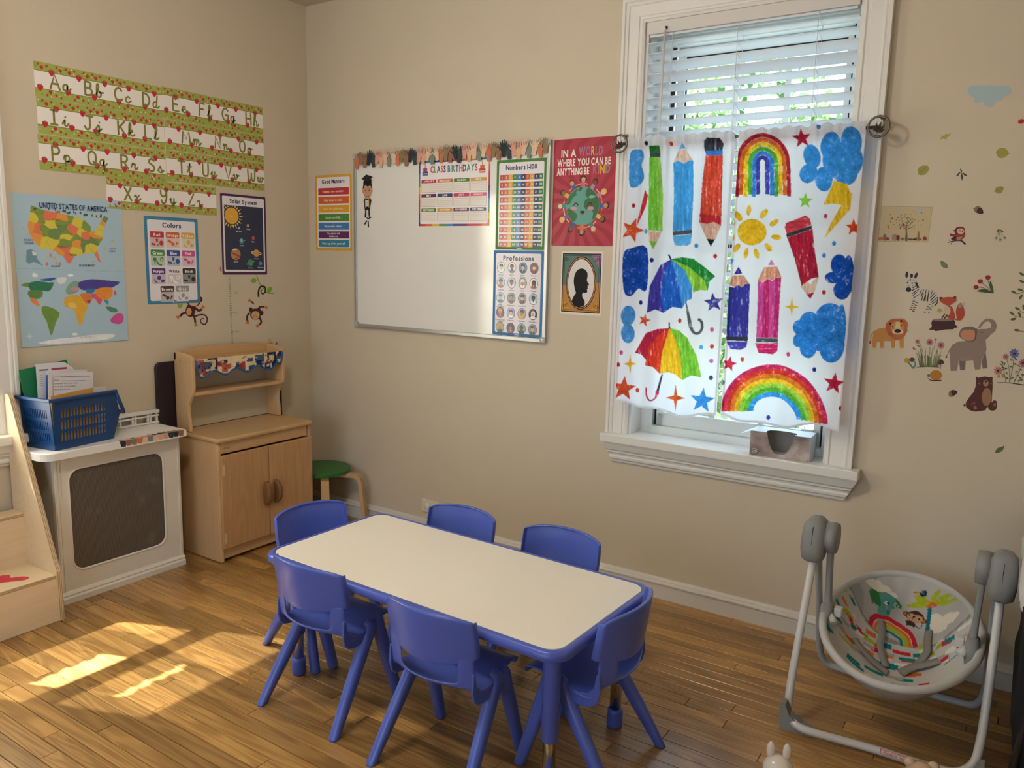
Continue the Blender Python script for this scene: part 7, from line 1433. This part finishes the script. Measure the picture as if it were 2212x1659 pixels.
    E_(990, 382, 28, 21, 'eeeae4'); E_(1000, 382, 17, 15, '15181c'); E_(1108, 375, 26, 18, 'eeeae4'); E_(1112, 376, 15, 12, '15181c'); E_(990, 430, 12, 14, 'c98a88'); E_(1008, 490, 22, 28, Gn); E_(1075, 418, 12, 5, '1f5a60'); E_(968, 268, 20, 8, 'c06a58'); E_(812, 440, 12, 10, '22345c')
    # monkey
    Bk = '4a3226'; E_(1228, 445, 34, 30, Bk); E_(1228, 447, 22, 20, 'd06a34'); E_(1435, 568, 34, 28, Bk); E_(1432, 568, 22, 18, 'd06a34'); E_(1335, 495, 112, 70, Bk, 0, .45); c.poly([(1240, 460), (1290, 445), (1335, 475), (1380, 480), (1425, 520), (1405, 570), (1350, 580), (1290, 545), (1250, 505)], 'c09a76', .1, 'o', 3); E_(1272, 462, 12, 12, '1c1414'); E_(1382, 530, 12, 12, '1c1414'); E_(1322, 498, 17, 14, '1c1414'); c.line([(1295, 508), (1305, 520), (1318, 520)], 6, '1c1414')
    c.poly([(1220, 530), (1260, 530), (1330, 570), (1340, 600), (1320, 640), (1300, 610), (1250, 590), (1225, 605), (1235, 570)], Bk); c.line([(1340, 600), (1370, 640), (1405, 635), (1412, 610), (1395, 605)], 9, Bk, 0, 4)
    # palm and toucan
    c.line([(1508, 410), (1490, 560), (1452, 790)], 46, '1f6f7c', .1, 3); L2 = 'a8b22e'
    for P in ([(1520, 360), (1400, 310), (1230, 340), (1330, 385), (1450, 395)], [(1520, 350), (1450, 270), (1330, 230), (1370, 320), (1470, 370)], [(1525, 350), (1530, 280), (1590, 235), (1635, 240), (1600, 310), (1560, 350)], [(1550, 360), (1640, 310), (1780, 320), (1720, 365), (1600, 385)], [(1560, 380), (1700, 380), (1850, 430), (1740, 450), (1610, 415)]): c.poly(P, L2, .25, 'o', 3)
    for x, y in ((1500, 392), (1530, 372), (1562, 400)): E_(x, y, 28, 24, 'd8682c')
    c.poly([(1395, 220), (1440, 195), (1475, 205), (1478, 255), (1430, 265), (1400, 250)], '223046', 0, 'o', 2); c.poly([(1320, 205), (1345, 192), (1400, 205), (1395, 228), (1340, 215)], 'c88a50'); E_(1335, 203, 14, 9, 'c03a40'); E_(1430, 222, 16, 14, '2f7f84')
    return c
sart = seat_art(); tos = homog([(-.129, .214), (.137, .233), (.074, .008), (-.078, -.020)], [(760, 300), (1800, 430), (1400, 1250), (800, 1250)])
nr, nt = 120, 300; rr_ = np.linspace(0.0, 1.0, nr)[:, None]; th = np.linspace(0, 2*pi, nt)[None, :]; px_, pl_ = sw_*rr_*np.cos(th), sa_*rr_*np.sin(th)
P3 = bowl(px_, pl_); wr = .0022*np.sin(th*23)*np.clip((rr_-.35)*1.6, 0, 1)+.003*np.sin(th*9+4*rr_)*np.clip(1-np.abs(rr_-.7)*3, 0, 1); P3 = P3-wr[..., None]*SN
ax, ay = tos(px_, pl_); Cc = sart.sample(np.clip(ax, 0, 2200), np.clip(ay, 0, 1640)); off = np.array(sw.location)
seat = color_grid('seat_fabric', P3-off, Cc, cloth_mat('printed_seat_cloth', trans=.05, attr=True), sw)
m = MB(); m.tube([tuple(SC+np.array([1, 0, 0])*sw_*1.012*math.cos(t)+SL*sa_*1.012*math.sin(t)+SN*.004) for t in np.linspace(0, 2*pi, 72, endpoint=False)], .0125, 10, closed=True); SW(m, 'rim_piping', M_piping)
m = MB(); nr2, nt2 = 12, 48; vs = []
for i in range(nr2+1):
    for k in range(nt2):
        t = 2*pi*k/nt2; q = bowl(np.array(sw_*.99*(i/nr2)*math.cos(t)), np.array(sa_*.99*(i/nr2)*math.sin(t)), .016); vs.append(tuple(q))
m.add(vs, [(i*nt2+k, (i+1)*nt2+k, (i+1)*nt2+(k+1) % nt2, i*nt2+(k+1) % nt2) for i in range(nr2) for k in range(nt2)], 0, True); SW(m, 'seat_shell', M_shell)
def ribbon(pts, w, lift=.004):
    """webbing that follows the bowl; pts in seat coordinates"""
    P = catmull(pts, 8); L_, R_ = [], []
    for i, p in enumerate(P):
        a = np.array(P[min(i+1, len(P)-1)])-np.array(P[max(i-1, 0)]); a = a/np.linalg.norm(a); n_ = np.array((-a[1], a[0]))*w/2
        for lst, s in ((L_, 1), (R_, -1)): q = np.array(p)+s*n_; lst.append(tuple(bowl(np.array(q[0]), np.array(q[1]))-SN*(lift+.010*math.sin(i/len(P)*pi))))
    n = len(P); m = MB(); m.add(L_+R_, [(i, i+1, n+i+1, n+i) for i in range(n-1)], 0, True); o = SW(m, 'harness_strap', M_strap); modapply(o, ('SOLIDIFY', dict(thickness=.002, offset=0)))
ribbon([(-.075, .145), (-.062, .095), (-.060, .05), (-.030, -.02)], .022); ribbon([(.070, .150), (.072, .10), (.075, .06), (.045, .0)], .022)
ribbon([(-.135, .015), (-.10, -.01), (-.055, -.035), (-.02, -.045)], .026); ribbon([(.115, .03), (.085, .015), (.045, .0), (.015, -.03)], .030)
A = Art(lambda u, v, k: (3.245+u-off[0], -.6905-.0128*math.cos(v)-k-off[1], .0200+.0128*math.sin(v)+k*.8-off[2]), d0=.0002, dl=.0001)
def seg(x0, x1, v0, v1, c, L):
    A.L = L; n = 6
    for i in range(n): a, b = v0+(v1-v0)*i/n, v0+(v1-v0)*(i+1)/n; A.poly([(x0, a), (x1, a), (x1, b), (x0, b)], c)
seg(-.062, .062, .10, 1.40, 'b03038', 0); seg(-.060, .060, .16, 1.34, 'd8c4b8', 1); A.L = 2
SC2 = .0128; A.m = lambda x, y: (x, y/SC2)
A.text('FRONT - PARTE FRONTAL - AVANT', -.006, .0105, .0048, 'b02c34', .100, 2); A.text('VORDERSEITE - FRENTE - DAVANTI', -.006, .0035, .0048, 'b02c34', .100, 2); A.poly([(.047, .004), (.059, .004), (.059, .0165), (.051, .0165)], 'b02c34')
A.build('front_label', sw, PD)
tag(sw, 'grey and white baby swing with jungle-print seat by the wall', 'baby swing')

# ------------------------------------------------------------------ small toys at the bottom edge
def blob(bm_, c, r, sub=2):
    b2 = bmesh.new(); bmesh.ops.create_icosphere(b2, subdivisions=sub, radius=1)
    for v in b2.verts: v.co = Vector((c[0]+v.co.x*r[0], c[1]+v.co.y*r[1], c[2]+v.co.z*r[2]))
    bm_.bm(b2, 0, True)
def toy(name, loc, rz, cmain, label, long_ears, headz, cheek):
    t = empty(name, loc, rz); mt = mat('toy_'+name, cmain, .25, .5, coat=.3); me = mat('toy_accent_'+name, cheek, .35, .4)
    m = MB(); blob(m, (0, 0, headz*.36), (.036, .033, headz*.36), 3); m.build('body', mt, t)
    m = MB(); blob(m, (0, -.002, headz), (.040, .036, .036), 3); h = m.build('head', mt, t)
    for s in (-1, 1):
        m = MB()
        if long_ears: blob(m, (s*.021, .004, headz+.047), (.0115, .008, .026), 2)
        else: blob(m, (s*.029, .002, headz+.028), (.015, .009, .014), 2)
        e = m.build('ear', mt if long_ears else me, h)
        m = MB(); blob(m, (s*.016, -.033, headz+.004), (.004, .003, .005), 1); m.build('eye', mat('toy_eye', (.02, .015, .015), .2), h)
        m = MB(); blob(m, (s*.030, -.010, headz*.45), (.012, .014, .022), 2); m.build('arm', mt, t)
        m = MB(); blob(m, (s*.018, -.018, .013), (.015, .022, .013), 2); m.build('foot', mt, t)
    m = MB(); blob(m, (0, -.036, headz-.008), (.007, .006, .005), 1); m.build('nose', me, h)
    return tag(t, label, 'toy')
toy('bunny_toy', (2.978, -1.085, 0), .35, (.72, .66, .58), 'glossy cream bunny toy with long ears on the floor', True, .108, (.75, .55, .45))
toy('bear_toy', (3.306, -.905, 0), .3, (.52, .36, .24), 'tan bear toy with round ears in front of the swing', False, .118, (.60, .44, .30))

# ------------------------------------------------------------------ dark bassinet at the right edge
bs = empty('bassinet', (3.80, -.42, 0)); M_bf = mat('black_bassinet_fabric', (.012, .012, .014), .8, .2, bump=.1, bscale=200)
m = MB(); rings = []
for z, x0 in ((.012, 3.522), (.06, 3.518), (.20, 3.500), (.24, 3.492), (.30, 3.500), (.42, 3.499), (.50, 3.494), (.565, 3.488), (.58, 3.494)): rings.append([(x, y, z) for x, y in rrect((4.1-x0)/2, .33, .05, 6, (4.1+x0)/2, -.42)])
loft(m, rings); shift(m, bs).build('fabric_side', M_bf, bs)
m = MB(); n_ = 0
M_knit = mat('white_knit', (.62, .60, .58), .9, .1, bump=.5, bscale=160); rings = []
for i in range(15):
    z = .545+i*.0115; bul = .004*math.sin(i*pi)+(.0035 if i % 2 else 0); x0 = 3.489-bul-.010*math.sin(min(1, i/10)*pi); rings.append([(x, y, z) for x, y in rrect((4.1-x0)/2, .315+bul, .06, 6, (4.1+x0)/2, -.42)])
loft(m, rings); shift(m, bs).build('knitted_cover', M_knit, bs)
m = MB(); m.tube([(3.5, -.715, .57), (3.53, -.735, .30), (3.50, -.745, .02)], .010, 8); shift(m, bs).build('leg_tube', mat('dark_metal_tube', (.05, .05, .055), .3, .5, metal=.6), bs)
tag(bs, 'black fabric bassinet with white knitted rim at the right edge', 'bassinet')

# ------------------------------------------------------------------ tissue box on the sill
tb = empty('tissue_box', (2.655, .006, WZ0+.0005), math.radians(2.5)); M_tbi = mat('tissue_box_inside', (.42, .38, .33), .8, .2); M_tbw = mat('tissue_box_white', (.74, .76, .78), .4, .4)
def box_art():
    m = bpy.data.materials.new('tissue_box_print'); m.use_nodes = True; nt = m.node_tree; N = nt.nodes; L = nt.links; b = N['Principled BSDF']; tc = N.new('ShaderNodeTexCoord'); n = N.new('ShaderNodeTexNoise'); n.inputs['Scale'].default_value = 14; n.inputs['Detail'].default_value = 7; L.new(tc.outputs['Object'], n.inputs[0])
    cr = N.new('ShaderNodeValToRGB'); e = cr.color_ramp.elements; e[0].position = .36; e[0].color = (.17, .12, .11, 1); e[1].position = .70; e[1].color = (.52, .45, .42, 1); k = cr.color_ramp.elements.new(.52); k.color = (.33, .25, .21, 1); L.new(n.outputs[0], cr.inputs[0]); L.new(cr.outputs[0], b.inputs['Base Color']); b.inputs['Roughness'].default_value = .35; return m
M_tbp = box_art(); bw, bd, bh = .228, .112, .096; x0, x1, ya, yb = -bw/2, bw/2, -.044, -.044+bd
op = [(-.050, bh), (-.046, .075), (-.036, .045), (-.022, .020), (-.016, .016), (.018, .016), (.024, .020), (.040, .045), (.050, .075), (.052, bh)]
m = MB(); lft = [(x0, 0), (x0, bh)]+op[:5]+[(-.016, .0)]; rgt_ = [(.018, .0)]+op[5:]+[(x1, bh), (x1, 0)]; mid = [(-.016, 0), (-.016, .016), (.018, .016), (.018, 0)]
for P in (lft, rgt_, mid): m.prism(P, lambda x, z: (x, ya, z), lambda x, z: (x, ya+.0012, z))
m.build('front_panel', M_tbp, tb)
m = MB(); topL = [(x0, ya), (-.050, ya), (-.058, ya+.025), (-.050, ya+.050), (-.030, ya+.060), (-.012, ya+.062), (-.012, yb), (x0, yb)]; topR = [(x1, ya), (x1, yb), (-.012, yb), (-.012, ya+.062), (.020, ya+.060), (.048, ya+.048), (.060, ya+.025), (.052, ya)]
for P in (topL, topR): m.prism(P, lambda x, y: (x, y, bh), lambda x, y: (x, y, bh+.0012))
m.add([(x0, ya+.004, bh), (x0, yb-.02, bh), (x0-.045, yb-.03, bh-.022), (x0-.045, ya+.02, bh-.022)], [(0, 1, 2, 3)]); m.build('top_panel', M_tbw, tb)
m = MB(); m.box(x0, x0+.0012, ya, yb, 0, bh); m.box(x1-.0012, x1, ya, yb, 0, bh); m.build('side_panel', M_tbw, tb)
m = MB(); m.box(x0, x1, yb-.0012, yb, 0, bh); m.build('back_panel', M_tbi, tb); m = MB(); m.box(x0, x1, ya+.0013, yb-.0013, 0, .0012); m.build('bottom_panel', M_tbw, tb)
A = Art(lambda u, v, k: (u, ya-k, v), d0=.0004); A.ell(x0+.020, .018, .010, None, 'd8d0ca', n=18); A.up(); A.ell(x0+.020, .018, .0085, None, '6a6462', n=18); A.up(); A.poly([(x0+.014, .014), (x0+.018, .022), (x0+.021, .018), (x0+.024, .021), (x0+.026, .014)], 'd8d0ca'); A.rect(x0+.033, .019, x0+.046, .0205, '5a4a44'); A.rect(x0+.033, .0145, x0+.044, .016, '5a4a44'); A.build('box_mark', tb, PM)
tag(tb, 'open marbled tissue box standing on the window sill', 'tissue box')

# ------------------------------------------------------------------ papers standing in the basket
def sheet(name, c, w, h, tilt, lean, col, label, cat, art=None, thick=.0012, corner=None):
    """upright sheet: local u runs along the basket, v is up"""
    cb9, sb9 = math.cos(math.radians(9)), math.sin(math.radians(9)); e = empty(name, (.108+c[0]*cb9-c[1]*sb9, -1.440+c[0]*sb9+c[1]*cb9, c[2]), math.radians(9)); P = [(-w/2, 0), (w/2, 0), (w/2, h), (-w/2, h)]
    if corner: P = [(-w/2, 0), (w/2, 0), (w/2, h-corner), (w/2-corner*1.4, h), (-w/2, h)]
    ca, sn = math.cos(tilt), math.sin(tilt); T = lambda u, v, k: (-v*lean+k, u*ca-v*sn, u*sn+v*ca)
    low = min(T(u, v, 0)[2] for u, v in P); T2 = lambda u, v, k: (T(u, v, k)[0], T(u, v, k)[1], T(u, v, k)[2]-low)
    m = MB(); m.prism(P, lambda a, b: T2(a, b, 0), lambda a, b: T2(a, b, thick)); m.build('sheet', mat('paper_'+col, col, .6, .3), e)
    if art: A = Art(T2, d0=thick+.0004); art(A, w, h); A.build('print', e, PM)
    return tag(e, label, cat)
ZB = .662
sheet('green_folder', (-.055, -.010, ZB), .212, .312, .10, .06, '1f7a52', 'green folder standing tallest in the blue basket', 'folder')
def pa(A, w, h): A.rect(-w*.10, h-.030, w*.32, h-.022, 'a84a58'); A.rect(-w*.42, h-.030, -w*.18, h-.024, '6a6a70'); [A.rect(-w*.42, h-.05-i*.008, -w*.34, h-.047-i*.008, 'a8a8b0') for i in range(6)]
sheet('paper_sheet', (-.035, -.018, ZB), .165, .325, -.04, .06, 'dcdbe0', 'white worksheet with red heading leaning in the blue basket', 'paper', pa, corner=.028)
sheet('blue_folder', (-.015, .005, ZB), .190, .268, -.10, .06, '3a5ea8', 'blue folder peeking out between papers in the basket', 'folder')
sheet('paper_sheet', (.000, .010, ZB), .150, .290, -.10, .06, 'd6d2d6', 'plain white sheet behind the name worksheet in the basket', 'paper')
def pb(A, w, h):
    K = '3a3a42'
    for a in ((-.40, -.018, .42, -.018), (-.40, -.018, -.40, -.2)): A.line([(w*a[0], h+a[1]), (w*a[2], h+a[3])], .0016, K)
    A.text('Name', -w*.37, h-.034, .006, K, None, 0, 'l'); A.line([(-w*.22, h-.035), (w*.32, h-.035)], .001, K); A.text('Directions: Read each word', -w*.37, h-.048, .006, K, w*.62, 0, 'l'); A.text('aloud, then write it below.', -w*.37, h-.060, .006, K, w*.6, 0, 'l'); A.text('word, and match it.', -w*.37, h-.072, .006, K, w*.4, 0, 'l')
sheet('paper_sheet', (.020, -.004, ZB), .205, .280, -.10, .06, 'd9d5da', 'white worksheet headed Name in the front of the basket', 'paper', pb)
sheet('paper_sheet', (.070, .045, ZB), .170, .222, -.02, .0, 'd4d0d2', 'low white sheet behind the manila envelope', 'paper')
sheet('manila_envelope', (.079, -.020, ZB), .190, .216, .05, .0, 'c99a4c', 'manila envelope at the front of the blue basket', 'envelope')

# ------------------------------------------------------------------ ceiling lamp out of view: the room's warm light
cl = empty('ceiling_lamp', (1.75, -2.15, CZ)); 
m = MB(); m.lathe([(.17, -.001), (.175, -.012), (.165, -.030), (.15, -.032)], (0, 0, 0), 36); m.build('lamp_base', mat('white_lamp_base', (.75, .74, .72), .4), cl)
gm = bpy.data.materials.new('lit_glass_dome'); gm.use_nodes = True; gb = gm.node_tree.nodes['Principled BSDF']; gb.inputs['Base Color'].default_value = (.9, .85, .75, 1); gb.inputs['Emission Color'].default_value = (1, .90, .76, 1); gb.inputs['Emission Strength'].default_value = 6.0
m = MB(); m.lathe([(.150, -.031), (.146, -.055), (.125, -.080), (.085, -.098), (.040, -.106), (0, -.108)], (0, 0, 0), 36); m.build('glass_dome', gm, cl)
pl = bpy.data.lights.new('lamp_light', 'POINT'); pl.energy = 43; pl.color = (1, .93, .82); pl.shadow_soft_size = .12
po = bpy.data.objects.new('lamp_light', pl); COL.objects.link(po); po.parent = cl; po.location = (0, 0, -.26)
tag(cl, 'round ceiling lamp with lit glass dome above the viewer', 'lamp')
